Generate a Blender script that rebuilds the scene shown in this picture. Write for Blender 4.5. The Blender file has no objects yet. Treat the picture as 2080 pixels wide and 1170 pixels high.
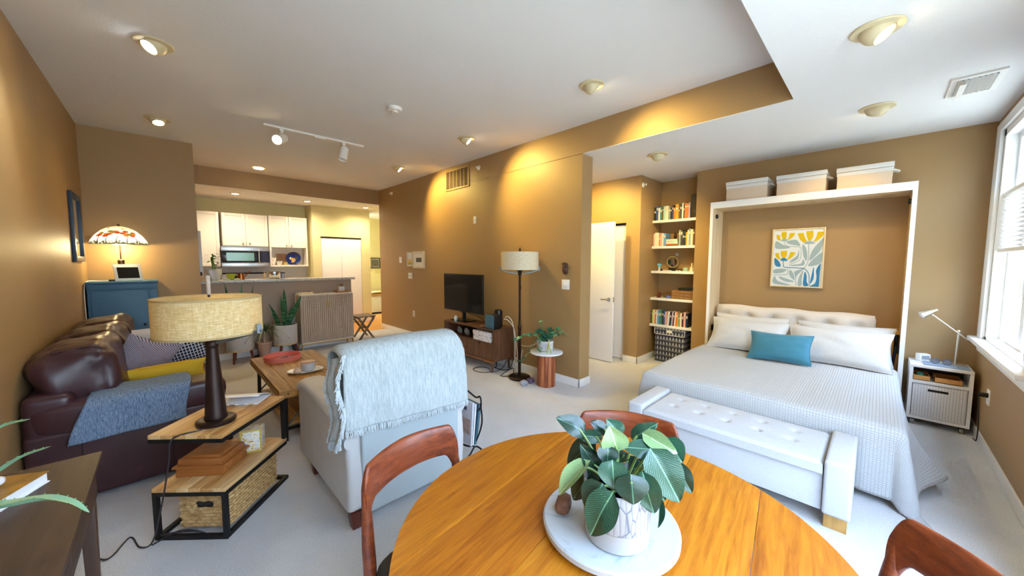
import bpy, bmesh, math, random
from mathutils import Matrix, Vector, noise
random.seed(7)
PI = math.pi
sc = bpy.context.scene
C = bpy.context.collection

# ------------------------------------------------------------------ camera, world, exposure
cam_d = bpy.data.cameras.new('camera'); cam = bpy.data.objects.new('camera', cam_d); C.objects.link(cam)
cam_d.sensor_width = 36.0; cam_d.sensor_fit = 'HORIZONTAL'; cam_d.lens = 724.1265 / 2080 * 36; cam_d.clip_start = 0.02
_pitch, _yaw, _roll = -0.0739, 0.7710, 0.0026
_f = Vector((math.sin(_yaw) * math.cos(_pitch), math.cos(_yaw) * math.cos(_pitch), math.sin(_pitch)))
_r = Vector((math.cos(_yaw), -math.sin(_yaw), 0)); _u = _r.cross(_f)
_r2 = _r * math.cos(_roll) + _u * math.sin(_roll); _u2 = -_r * math.sin(_roll) + _u * math.cos(_roll)
cam.matrix_world = Matrix(((_r2.x, _u2.x, -_f.x, 0), (_r2.y, _u2.y, -_f.y, 0), (_r2.z, _u2.z, -_f.z, 1.5), (0, 0, 0, 1)))
sc.camera = cam

world = bpy.data.worlds.new('daylight'); sc.world = world; world.use_nodes = True
_nt = world.node_tree; _bg = _nt.nodes['Background']
# a hazy clear sky, brightest near the horizon, with pale ground below it
_tc = _nt.nodes.new('ShaderNodeTexCoord'); _sp = _nt.nodes.new('ShaderNodeSeparateXYZ'); _nt.links.new(_tc.outputs['Generated'], _sp.inputs[0])
_rp = _nt.nodes.new('ShaderNodeValToRGB'); _nt.links.new(_sp.outputs['Z'], _rp.inputs['Fac'])
for _p, _c in ((0.0, (0.07, 0.086, 0.092)), (0.03, (0.74, 0.90, 1.0)), (0.30, (0.52, 0.71, 0.92)), (0.65, (0.25, 0.36, 0.52)), (1.0, (0.18, 0.26, 0.40))):
    _e = _rp.color_ramp.elements[0] if _p == 0.0 else _rp.color_ramp.elements[1] if _p == 1.0 else _rp.color_ramp.elements.new(_p)
    _e.position = _p; _e.color = _c + (1,)
_nt.links.new(_rp.outputs['Color'], _bg.inputs['Color']); _bg.inputs['Strength'].default_value = 38.0
sc.view_settings.view_transform = 'Standard'; sc.view_settings.look = 'None'
sc.view_settings.exposure = 1.02; sc.view_settings.gamma = 1.0; sc.view_settings.use_curve_mapping = False
sc.cycles.max_bounces = 7; sc.cycles.diffuse_bounces = 5; sc.cycles.glossy_bounces = 3; sc.cycles.transmission_bounces = 4; sc.cycles.caustics_reflective = False; sc.cycles.caustics_refractive = False; sc.cycles.use_adaptive_sampling = True; sc.cycles.adaptive_threshold = 0.10; sc.cycles.adaptive_min_samples = 16; sc.cycles.transparent_max_bounces = 12
sc.cycles.use_denoising = True
SPOT_W = 42.0          # recessed lamps, watts
WARM = (1.0, 0.72, 0.27)

# ------------------------------------------------------------------ helpers
def lin(c):
    if isinstance(c, str):
        c = c.lstrip('#'); c = [int(c[i:i + 2], 16) / 255 for i in (0, 2, 4)]
    return tuple((x / 12.92 if x <= 0.04045 else ((x + 0.055) / 1.055) ** 2.4) for x in c[:3]) + (1,)
def scale_col(c, k): return (min(1, c[0] * k), min(1, c[1] * k), min(1, c[2] * k), 1)

MATS = {}
def _base(name):
    m = bpy.data.materials.new(name); m.use_nodes = True
    nt = m.node_tree; b = nt.nodes['Principled BSDF']
    return m, nt, b
def _coords(nt, scale=(1, 1, 1), rot=(0, 0, 0)):
    tc = nt.nodes.new('ShaderNodeTexCoord'); mp = nt.nodes.new('ShaderNodeMapping')
    nt.links.new(tc.outputs['Object'], mp.inputs['Vector'])
    mp.inputs['Scale'].default_value = scale; mp.inputs['Rotation'].default_value = rot
    return mp.outputs['Vector']
def _noise(nt, vec, scale, detail=3, rough=.55, dist=0):
    n = nt.nodes.new('ShaderNodeTexNoise'); n.inputs['Scale'].default_value = scale
    n.inputs['Detail'].default_value = detail; n.inputs['Roughness'].default_value = rough
    n.inputs['Distortion'].default_value = dist
    nt.links.new(vec, n.inputs['Vector']); return n.outputs['Fac']
def _ramp(nt, fac, stops):
    r = nt.nodes.new('ShaderNodeValToRGB'); nt.links.new(fac, r.inputs['Fac'])
    e = r.color_ramp.elements
    e[0].position, e[0].color = stops[0]; e[1].position, e[1].color = stops[-1]
    for p, c in stops[1:-1]:
        k = e.new(p); k.color = c
    return r.outputs['Color']
def _bump(nt, b, fac, strength, dist=.002):
    n = nt.nodes.new('ShaderNodeBump'); n.inputs['Strength'].default_value = strength; n.inputs['Distance'].default_value = dist
    nt.links.new(fac, n.inputs['Height']); nt.links.new(n.outputs['Normal'], b.inputs['Normal'])
def mat(name, col, rough=.5, metal=0, var=0, vs=6, bump=0, bs=120, bd=.002, spec=.5, coat=0, emit=None, es=1, trans=0, alpha=1, sheen=0):
    if name in MATS: return MATS[name]
    m, nt, b = _base(name); c = lin(col)
    b.inputs['Base Color'].default_value = c; b.inputs['Roughness'].default_value = rough; b.inputs['Metallic'].default_value = metal
    b.inputs['Specular IOR Level'].default_value = spec; b.inputs['Coat Weight'].default_value = coat; b.inputs['Coat Roughness'].default_value = .15
    b.inputs['Transmission Weight'].default_value = trans; b.inputs['Sheen Weight'].default_value = sheen; b.inputs['Alpha'].default_value = alpha
    if var or bump: v = _coords(nt)
    if var:
        f = _noise(nt, v, vs, 4)
        nt.links.new(_ramp(nt, f, [(.25, scale_col(c, 1 - var)), (.75, scale_col(c, 1 + var))]), b.inputs['Base Color'])
    if bump: _bump(nt, b, _noise(nt, v, bs, 3), bump, bd)
    if emit is not None:
        b.inputs['Emission Color'].default_value = lin(emit); b.inputs['Emission Strength'].default_value = es
    MATS[name] = m; return m
def wood(name, c1, c2, axis=0, scale=1.0, rough=.4, coat=0, c3=None, bump=.08):
    """grain runs along the axis; c1 light, c2 dark"""
    if name in MATS: return MATS[name]
    m, nt, b = _base(name); s = [14 * scale] * 3; s[axis] = 1.1 * scale
    v = _coords(nt, tuple(s)); f = _noise(nt, v, 2.2, 6, .62, .6)
    s2 = [70 * scale] * 3; s2[axis] = 2.5 * scale
    f2 = _noise(nt, _coords(nt, tuple(s2)), 2.0, 3, .6)
    mx = nt.nodes.new('ShaderNodeMath'); mx.operation = 'MULTIPLY_ADD'
    nt.links.new(f2, mx.inputs[0]); mx.inputs[1].default_value = .35; nt.links.new(f, mx.inputs[2])
    st = [(.42, lin(c2)), (.82, lin(c1))]
    if c3: st = [(.38, lin(c3)), (.55, lin(c2)), (.85, lin(c1))]
    nt.links.new(_ramp(nt, mx.outputs[0], st), b.inputs['Base Color'])
    b.inputs['Roughness'].default_value = rough; b.inputs['Coat Weight'].default_value = coat; b.inputs['Coat Roughness'].default_value = .2
    if bump: _bump(nt, b, f2, bump, .001)
    MATS[name] = m; return m
def weave(name, c1, c2, sx=220, sy=220, rough=.9, bump=.4, axes=(0, 1), mixfac=.5):
    """two crossed thread waves"""
    if name in MATS: return MATS[name]
    m, nt, b = _base(name); v = _coords(nt)
    sep = nt.nodes.new('ShaderNodeSeparateXYZ'); nt.links.new(v, sep.inputs[0])
    outs = []
    for a, s in zip(axes, (sx, sy)):
        k = nt.nodes.new('ShaderNodeMath'); k.operation = 'MULTIPLY'; nt.links.new(sep.outputs[a], k.inputs[0]); k.inputs[1].default_value = s
        q = nt.nodes.new('ShaderNodeMath'); q.operation = 'SINE'; nt.links.new(k.outputs[0], q.inputs[0]); outs.append(q.outputs[0])
    p = nt.nodes.new('ShaderNodeMath'); p.operation = 'MULTIPLY'; nt.links.new(outs[0], p.inputs[0]); nt.links.new(outs[1], p.inputs[1])
    f = nt.nodes.new('ShaderNodeMath'); f.operation = 'MULTIPLY_ADD'; nt.links.new(p.outputs[0], f.inputs[0]); f.inputs[1].default_value = .5; f.inputs[2].default_value = .5
    n = _noise(nt, v, 40, 3)
    g = nt.nodes.new('ShaderNodeMath'); g.operation = 'MULTIPLY_ADD'; nt.links.new(n, g.inputs[0]); g.inputs[1].default_value = .5; nt.links.new(f.outputs[0], g.inputs[2])
    nt.links.new(_ramp(nt, g.outputs[0], [(.3, lin(c1)), (1.0, lin(c2))]), b.inputs['Base Color'])
    b.inputs['Roughness'].default_value = rough; b.inputs['Specular IOR Level'].default_value = .15
    _bump(nt, b, f.outputs[0], bump, .0015)
    MATS[name] = m; return m
def marble(name, c1, c2, scale=5):
    if name in MATS: return MATS[name]
    m, nt, b = _base(name); v = _coords(nt)
    f = _noise(nt, v, scale, 8, .65, 1.8)
    nt.links.new(_ramp(nt, f, [(.30, lin(c2)), (.44, lin(c1)), (.75, lin(c1))]), b.inputs['Base Color'])
    b.inputs['Roughness'].default_value = .25
    MATS[name] = m; return m
def dots(name, c1, c2, scale=60, thr=.25, rough=.7, rnd=1.0, flat=None):
    if name in MATS: return MATS[name]
    m, nt, b = _base(name); v = _coords(nt)
    vo = nt.nodes.new('ShaderNodeTexVoronoi'); vo.inputs['Scale'].default_value = scale; vo.inputs['Randomness'].default_value = rnd
    if flat:        # dots printed on one plane
        sp = nt.nodes.new('ShaderNodeSeparateXYZ'); cb = nt.nodes.new('ShaderNodeCombineXYZ'); nt.links.new(v, sp.inputs[0]); vo.voronoi_dimensions = '2D'
        for i, a in enumerate(flat): nt.links.new(sp.outputs[a], cb.inputs[i])
        v = cb.outputs[0]
    nt.links.new(v, vo.inputs['Vector'])
    nt.links.new(_ramp(nt, vo.outputs['Distance'], [(thr, lin(c2)), (thr + .06, lin(c1))]), b.inputs['Base Color'])
    b.inputs['Roughness'].default_value = rough
    MATS[name] = m; return m

def cloth(name, c1, c2, st=(1, 1, 1), s1=60, s2=420, rough=.95, bump=.25):
    """slubby cloth: coarse stretched noise and a fine one"""
    if name in MATS: return MATS[name]
    m, nt, b = _base(name); f = _noise(nt, _coords(nt, st), s1, 4, .65); g = _noise(nt, _coords(nt), s2, 2, .6)
    a = nt.nodes.new('ShaderNodeMath'); a.operation = 'MULTIPLY_ADD'; nt.links.new(g, a.inputs[0]); a.inputs[1].default_value = .6; nt.links.new(f, a.inputs[2])
    nt.links.new(_ramp(nt, a.outputs[0], [(.55, lin(c1)), (1.05, lin(c2))]), b.inputs['Base Color']); b.inputs['Roughness'].default_value = rough; b.inputs['Specular IOR Level'].default_value = .15
    _bump(nt, b, a.outputs[0], bump, .002); MATS[name] = m; return m

class MB:
    def __init__(s): s.v = []; s.f = []; s.M = None
    def _add(s, vs, fs):
        k = len(s.v)
        if s.M is not None: vs = [s.M @ Vector(p) for p in vs]
        s.v.extend(tuple(p) for p in vs); s.f.extend(tuple(i + k for i in f) for f in fs); return s
    def box(s, x0, x1, y0, y1, z0, z1):
        return s._add([(x0, y0, z0), (x1, y0, z0), (x1, y1, z0), (x0, y1, z0), (x0, y0, z1), (x1, y0, z1), (x1, y1, z1), (x0, y1, z1)],
                      [(0, 3, 2, 1), (4, 5, 6, 7), (0, 1, 5, 4), (1, 2, 6, 5), (2, 3, 7, 6), (3, 0, 4, 7)])
    def hexa(s, lo, hi):     # lo, hi: 4 corner points each, counter-clockwise seen from above
        return s._add(list(lo) + list(hi), [(0, 3, 2, 1), (4, 5, 6, 7), (0, 1, 5, 4), (1, 2, 6, 5), (2, 3, 7, 6), (3, 0, 4, 7)])
    def cyl(s, p0, p1, r0, r1=None, n=16, caps=True):
        r1 = r0 if r1 is None else r1; p0 = Vector(p0); p1 = Vector(p1); d = (p1 - p0).normalized()
        a = d.orthogonal().normalized(); b = d.cross(a); vs = []
        for p, r in ((p0, r0), (p1, r1)):
            for i in range(n):
                t = 2 * PI * i / n; vs.append(p + (a * math.cos(t) + b * math.sin(t)) * r)
        fs = [(i, (i + 1) % n, n + (i + 1) % n, n + i) for i in range(n)]
        if caps: fs += [tuple(range(n - 1, -1, -1)), tuple(range(n, 2 * n))]
        return s._add(vs, fs)
    def tube(s, pts, r, n=8, caps=True, closed=False):
        pts = [Vector(p) for p in pts]; N = len(pts); vs = []; fs = []; up = None
        rs = r if isinstance(r, (list, tuple)) else [r] * N
        for i, p in enumerate(pts):
            if closed: d = pts[(i + 1) % N] - pts[i - 1]
            else: d = pts[min(i + 1, N - 1)] - pts[max(i - 1, 0)]
            d.normalize()
            if up is None: a = d.orthogonal().normalized()
            else:
                a = up - d * up.dot(d)
                a = a.normalized() if a.length > 1e-6 else d.orthogonal().normalized()
            up = a; b = d.cross(a)
            for k in range(n):
                t = 2 * PI * k / n; vs.append(p + (a * math.cos(t) + b * math.sin(t)) * rs[i])
        for i in range(N if closed else N - 1):
            j = (i + 1) % N
            for k in range(n): fs.append((i * n + k, i * n + (k + 1) % n, j * n + (k + 1) % n, j * n + k))
        if caps and not closed: fs += [tuple(range(n - 1, -1, -1)), tuple((N - 1) * n + k for k in range(n))]
        return s._add(vs, fs)
    def lathe(s, prof, c=(0, 0, 0), n=32, closed=False, sx=1, sy=1):
        vs = []; fs = []; k = len(prof)
        for i in range(n):
            t = 2 * PI * i / n
            for r, z in prof: vs.append((c[0] + r * math.cos(t) * sx, c[1] + r * math.sin(t) * sy, c[2] + z))
        for i in range(n):
            j = (i + 1) % n
            for q in range(k if closed else k - 1):
                w = (q + 1) % k; fs.append((i * k + q, j * k + q, j * k + w, i * k + w))
        if not closed:
            if prof[0][0] > 1e-5: fs.append(tuple((n - 1 - i) * k for i in range(n)))
            if prof[-1][0] > 1e-5: fs.append(tuple(i * k + k - 1 for i in range(n)))
        return s._add(vs, fs)
    def prism(s, poly, z0, z1):
        n = len(poly)
        return s._add([(x, y, z0) for x, y in poly] + [(x, y, z1) for x, y in poly],
                      [tuple(range(n - 1, -1, -1)), tuple(range(n, 2 * n))] + [(i, (i + 1) % n, n + (i + 1) % n, n + i) for i in range(n)])
    def prism_x(s, poly, x0, x1):   # poly in (y, z), extruded along x
        k = len(s.v); n = len(poly)
        return s._add([(x0, y, z) for y, z in poly] + [(x1, y, z) for y, z in poly],
                      [tuple(range(n - 1, -1, -1)), tuple(range(n, 2 * n))] + [(i, (i + 1) % n, n + (i + 1) % n, n + i) for i in range(n)])
    def prism_y(s, poly, y0, y1):   # poly in (x, z)
        n = len(poly)
        return s._add([(x, y0, z) for x, z in poly] + [(x, y1, z) for x, z in poly],
                      [tuple(range(n)), tuple(range(2 * n - 1, n - 1, -1))] + [(n + i, n + (i + 1) % n, (i + 1) % n, i) for i in range(n)])
    def grid(s, fn, nu, nv, cu=False, cv=False):
        vs = [fn(i / nu, j / nv) for i in range(nu + (0 if cu else 1)) for j in range(nv + (0 if cv else 1))]
        U = nu if cu else nu + 1; V = nv if cv else nv + 1; fs = []
        for i in range(nu):
            for j in range(nv):
                a, b = i, (i + 1) % U; c, d = j, (j + 1) % V
                fs.append((a * V + c, b * V + c, b * V + d, a * V + d))
        return s._add(vs, fs)
    def ball(s, c, r, nu=16, nv=10, e=1.0):
        r = (r, r, r) if not isinstance(r, (tuple, list)) else r
        sg = lambda t: math.copysign(abs(t) ** e, t)
        vs = [(c[0], c[1], c[2] - r[2])]
        for j in range(1, nv):
            ph = -PI / 2 + PI * j / nv
            for i in range(nu):
                t = 2 * PI * i / nu
                vs.append((c[0] + r[0] * sg(math.cos(ph)) * sg(math.cos(t)), c[1] + r[1] * sg(math.cos(ph)) * sg(math.sin(t)), c[2] + r[2] * sg(math.sin(ph))))
        vs.append((c[0], c[1], c[2] + r[2])); L = len(vs) - 1; fs = []
        for i in range(nu): fs.append((0, 1 + (i + 1) % nu, 1 + i))
        for j in range(nv - 2):
            for i in range(nu):
                a = 1 + j * nu + i; b = 1 + j * nu + (i + 1) % nu; fs.append((a, b, b + nu, a + nu))
        for i in range(nu): fs.append((1 + (nv - 2) * nu + i, 1 + (nv - 2) * nu + (i + 1) % nu, L))
        return s._add(vs, fs)
    def pillow(s, w, h, t, M, n=14, pw=.55, seam=.0):
        """soft cushion w (x) by h (z), thickness t (y), centre at M"""
        old = s.M; s.M = M if old is None else old @ M
        def side(sg):
            def fn(u, v):
                a = 2 * u - 1; b = 2 * v - 1
                k = max(0, (1 - a ** 2)) ** pw * max(0, (1 - b ** 2)) ** pw
                ear = 1 + .05 * (a * b) ** 2 - .05 * (1 - a ** 2) * abs(b) ** 3 - .05 * (1 - b ** 2) * abs(a) ** 3
                wr = .06 * t * noise.noise((a * 3 + w * 9, b * 3, sg * 2.)) * k
                return (a * w / 2 * ear, sg * (k * t / 2 + seam) + wr, b * h / 2 * ear)
            return fn
        if 1:
            f1 = side(1); s.grid(lambda u, v: f1(u, 1 - v), n, n); f2 = side(-1); s.grid(f2, n, n)
        s.M = old; return s
    def build(s, name, m, parent=None, bevel=0, smooth=False, seg=2, W=True, sub=0, solid=0, merge=False, label=None, kind=None):
        me = bpy.data.meshes.new(name); vs = s.v
        inv = INV.get(parent.name) if parent is not None else None
        org = None
        if parent is not None:
            if W and inv is not None: vs = [inv @ Vector(p) for p in vs]
        else:
            xs = [p[0] for p in vs]; ys = [p[1] for p in vs]; zs = [p[2] for p in vs]
            org = Vector(((min(xs) + max(xs)) / 2, (min(ys) + max(ys)) / 2, min(zs)))
            vs = [Vector(p) - org for p in vs]
        me.from_pydata([tuple(p) for p in vs], [], s.f); me.update()
        if bevel or merge or smooth:
            bm = bmesh.new(); bm.from_mesh(me)
            if merge: bmesh.ops.remove_doubles(bm, verts=bm.verts, dist=1e-4)
            if bevel:
                ed = [e for e in bm.edges if len(e.link_faces) == 2 and e.calc_face_angle(0) > math.radians(28)]
                bmesh.ops.bevel(bm, geom=ed, offset=bevel, segments=seg, affect='EDGES', profile=.6, clamp_overlap=True)
            if smooth or bevel:
                for f in bm.faces: f.smooth = True
            bm.to_mesh(me); bm.free()
        if smooth or bevel: me.set_sharp_from_angle(angle=math.radians(40))
        me.materials.append(m if not isinstance(m, str) else MATS[m])
        o = bpy.data.objects.new(name, me); C.objects.link(o)
        if parent is not None:
            o.parent = parent
            if inv is not None: INV[o.name] = inv
        else: o.location = org
        if solid:
            md = o.modifiers.new('thick', 'SOLIDIFY'); md.thickness = solid; md.offset = 0
        if sub:
            md = o.modifiers.new('sub', 'SUBSURF'); md.levels = sub; md.render_levels = sub
        if label: o['label'] = label
        if kind: o['kind'] = kind
        return o
INV = {}
def tag(o, label, cat, group=None, kind=None):
    o['label'] = label; o['category'] = cat
    if group: o['group'] = group
    if kind: o['kind'] = kind
    return o
def thing(name, label, cat, loc=(0, 0, 0), rz=0, group=None):
    o = bpy.data.objects.new(name, None); C.objects.link(o); o.empty_display_size = .05
    o.location = loc; o.rotation_euler = (0, 0, rz)
    INV[o.name] = (Matrix.Translation(loc) @ Matrix.Rotation(rz, 4, 'Z')).inverted()
    return tag(o, label, cat, group)
def struct(name, mb, m, parent=None, **kw):
    o = mb.build(name, m, parent, **kw)
    if parent is None: o['kind'] = 'structure'
    return o
def dup(root, loc, rz, label=None, group=None):
    r = root.copy(); C.objects.link(r); r.location = loc; r.rotation_euler = (0, 0, rz)
    if label: r['label'] = label
    if group: r['group'] = group
    for ch in list(root.children):
        c = ch.copy(); C.objects.link(c); c.parent = r
        for g in list(ch.children):
            d = g.copy(); C.objects.link(d); d.parent = c
    return r
def Bx(*a): return MB().box(*a)
def T(x, y, z): return Matrix.Translation((x, y, z))
def R(a, ax): return Matrix.Rotation(a, 4, ax)
def bez(p, n=12):
    p = [Vector(q) for q in p]; out = []
    for i in range(n + 1):
        t = i / n; q = list(p)
        while len(q) > 1: q = [q[k].lerp(q[k + 1], t) for k in range(len(q) - 1)]
        out.append(q[0])
    return out
def spline(pts, n=6):
    """Catmull-Rom through the points"""
    P = [Vector(p) for p in pts]; P = [P[0] * 2 - P[1]] + P + [P[-1] * 2 - P[-2]]; out = []
    for i in range(1, len(P) - 2):
        for k in range(n):
            t = k / n; a, b, c, d = P[i - 1:i + 3]
            out.append(.5 * ((2 * b) + (c - a) * t + (2 * a - 5 * b + 4 * c - d) * t * t + (3 * b - a - 3 * c + d) * t ** 3))
    out.append(P[-2]); return out
# ------------------------------------------------------------------ surfaces of the room
mat('wall_paint', '#a48357', rough=.5, var=.03, vs=1.5, bump=.02, bs=260, bd=.0005, spec=.5)
mat('kitchen_paint', '#ddd2a0', rough=.6, var=.03, vs=2, spec=.3)
mat('white_trim', '#eceae6', rough=.35)
mat('door_white', '#edeaea', rough=.4)
def _ceil():
    m, nt, b = _base('ceiling_paint'); v = _coords(nt)
    b.inputs['Base Color'].default_value = lin('#e3e1de'); b.inputs['Roughness'].default_value = .9; b.inputs['Specular IOR Level'].default_value = .1
    _bump(nt, b, _noise(nt, v, 75, 4, .7), .55, .004); MATS['ceiling_paint'] = m
_ceil()
def _carpet():
    m, nt, b = _base('carpet'); v = _coords(nt)
    f = _noise(nt, v, 190, 3, .7); g = _noise(nt, v, 2.2, 3)
    mx = nt.nodes.new('ShaderNodeMath'); mx.operation = 'MULTIPLY_ADD'; nt.links.new(g, mx.inputs[0]); mx.inputs[1].default_value = .3; nt.links.new(f, mx.inputs[2])
    nt.links.new(_ramp(nt, mx.outputs[0], [(.42, lin('#b9b7b5')), (.85, lin('#ebe9e7'))]), b.inputs['Base Color'])
    b.inputs['Roughness'].default_value = .95; b.inputs['Specular IOR Level'].default_value = .05; b.inputs['Sheen Weight'].default_value = .2
    _bump(nt, b, f, .9, .006); MATS['carpet'] = m
_carpet()
wood('hall_oak', '#e0a350', '#b8762c', axis=0, scale=.6, rough=.35)

XL, XT, XT2, XD, XA, XM = -.654, 3.4815, 3.689, 4.921, 5.599, 5.277
YB, XB, YS, YE, YC, YD, YM, YW = 6.467, .340, 7.843, .524, 2.433, 2.426, 1.801, -.659
ZC, ZL, ZK = 3.055, 2.732, 2.750
HW = 6.86       # face of the half wall under the breakfast bar

struct('floor', Bx(XL - .1, 6.2, YW - .2, 7.60, -.1, 0), 'carpet')
struct('floor_kitchen', Bx(XL - .1, 6.2, 7.60, 11.2, -.1, -.004), 'hall_oak')
struct('ceiling', Bx(XL - .1, XT + .1, YE - .1, YS + .1, ZC, ZC + .1), 'ceiling_paint')
struct('ceiling_low', MB().box(XT, 6.2, YW - .2, 5.2, ZL, ZL + .004).box(XL - .1, XT, YW - .2, YE, ZL, ZL + .004).box(XT + .012, 6.2, YW - .2, 5.2, ZL + .004, ZC + .1).box(XL - .1, XT + .012, YW - .2, YE - .012, ZL + .004, ZC + .1), 'ceiling_paint')
struct('ceiling_kitchen', MB().box(XB - .12, 6.2, YS + .012, 11.2, ZK, ZC + .1).box(XB, XT, YS, YS + .012, ZK, ZK + .0039), 'ceiling_paint')
struct('wall_soffit', Bx(XT, XT + .012, YE - .012, YC, ZL + .004, ZC), 'wall_paint')
struct('wall_soffit_window', Bx(XL, XT + .012, YE - .012, YE, ZL + .004, ZC), 'wall_paint')
struct('wall_soffit_kitchen', Bx(XB, XT, YS, YS + .012, ZK + .004, ZC), 'wall_paint')
struct('wall_left', Bx(XL - .1, XL, YW - .2, YB + .12, 0, ZC), 'wall_paint')
struct('wall_back', Bx(XL, XB, YB, YB + .12, 0, ZC), 'wall_paint')
struct('wall_kitchen_left', Bx(XB - .12, XB, YB + .12, 9.5, 0, ZC), 'wall_paint')
struct('wall_tv', Bx(XT, XT2, YC, YS, 0, ZC), 'wall_paint')
struct('wall_hall_right', Bx(XT2 + 1.3, XT2 + 1.4, YS - .1, 11.2, 0, ZK), 'kitchen_paint')
struct('wall_hall_side', Bx(XT2, XT2 + 1.4, YS - .1, YS, 0, ZK), 'kitchen_paint')
struct('wall_kitchen_back', Bx(XB - .12, 2.40, 9.40, 9.5, 0, ZK), 'kitchen_paint')
struct('wall_pantry', MB().box(2.40, 2.566, 8.90, 9.5, 0, ZK).box(3.488, 3.70, 8.90, 9.5, 0, ZK).box(2.566, 3.488, 8.90, 9.5, 2.062, ZK).box(2.566, 3.488, 9.0, 9.5, 0, 2.062), 'kitchen_paint')
struct('wall_hall_end', Bx(3.6, 5.2, 10.5, 10.6, 0, ZK), 'kitchen_paint')
struct('wall_half', Bx(XB, 2.475, HW, HW + .13, 0, 1.165), 'wall_paint_half' if 0 else mat('half_wall_paint', '#a3907f', rough=.6, var=.02, vs=2))
# bedroom side
struct('wall_bedroom', MB().box(XD, XD + .12, YD, 2.645, 0, ZL).box(XD, XD + .12, 2.645, 5.2, 2.078, ZL), 'wall_paint')
struct('wall_alcove_side', Bx(XD + .12, XA, YD, YD + .1, 0, ZL), 'wall_paint')
struct('wall_alcove_back', Bx(XA, XA + .1, YM - .2, YD + .1, 0, ZL), 'wall_paint')
struct('wall_bed', Bx(XM, XA, YW - .2, YM, 0, ZL), 'wall_paint')
struct('wall_bedroom_end', Bx(XT2, 6.2, 4.6, 4.7, 0, ZL), 'wall_paint')
struct('wall_closet', Bx(5.9, 6.0, 2.5, 4.6, 0, ZL), 'wall_paint')
# window wall with two openings: x from WX0 to WX1 in view, a second one beside the dining table
WX0, WX1, WZ0, WZ1 = 3.70, 5.00, .85, 2.585
VX0, VX1 = -.48, 2.60
VZ0 = .32
struct('wall_window', MB().box(VX1, 5.7, YW - .12, YW, 0, WZ0).box(XL - .1, VX1, YW - .12, YW, 0, VZ0).box(XL - .1, 5.7, YW - .12, YW, WZ1, ZC)
       .box(XL - .1, VX0, YW - .12, YW, VZ0, WZ1).box(VX1, WX0, YW - .12, YW, WZ0, WZ1).box(WX1, 5.7, YW - .12, YW, WZ0, WZ1), 'wall_paint')
def _glass():
    m, nt, b = _base('window_glass'); nt.nodes.remove(b)
    t = nt.nodes.new('ShaderNodeBsdfTransparent'); g = nt.nodes.new('ShaderNodeBsdfGlossy'); g.inputs['Roughness'].default_value = .02
    mx = nt.nodes.new('ShaderNodeMixShader'); mx.inputs[0].default_value = .07
    nt.links.new(t.outputs[0], mx.inputs[1]); nt.links.new(g.outputs[0], mx.inputs[2])
    nt.links.new(mx.outputs[0], nt.nodes['Material Output'].inputs['Surface']); MATS['window_glass'] = m
_glass()
def _shade():
    m, nt, b = _base('shade_fabric'); b.inputs['Base Color'].default_value = lin('#e4e0dc'); b.inputs['Roughness'].default_value = .9
    tr = nt.nodes.new('ShaderNodeBsdfTranslucent'); tr.inputs['Color'].default_value = lin('#f0ece6'); mx = nt.nodes.new('ShaderNodeMixShader'); mx.inputs[0].default_value = .5
    nt.links.new(b.outputs[0], mx.inputs[1]); nt.links.new(tr.outputs[0], mx.inputs[2]); nt.links.new(mx.outputs[0], nt.nodes['Material Output'].inputs['Surface']); MATS['shade_fabric'] = m
_shade()
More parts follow.
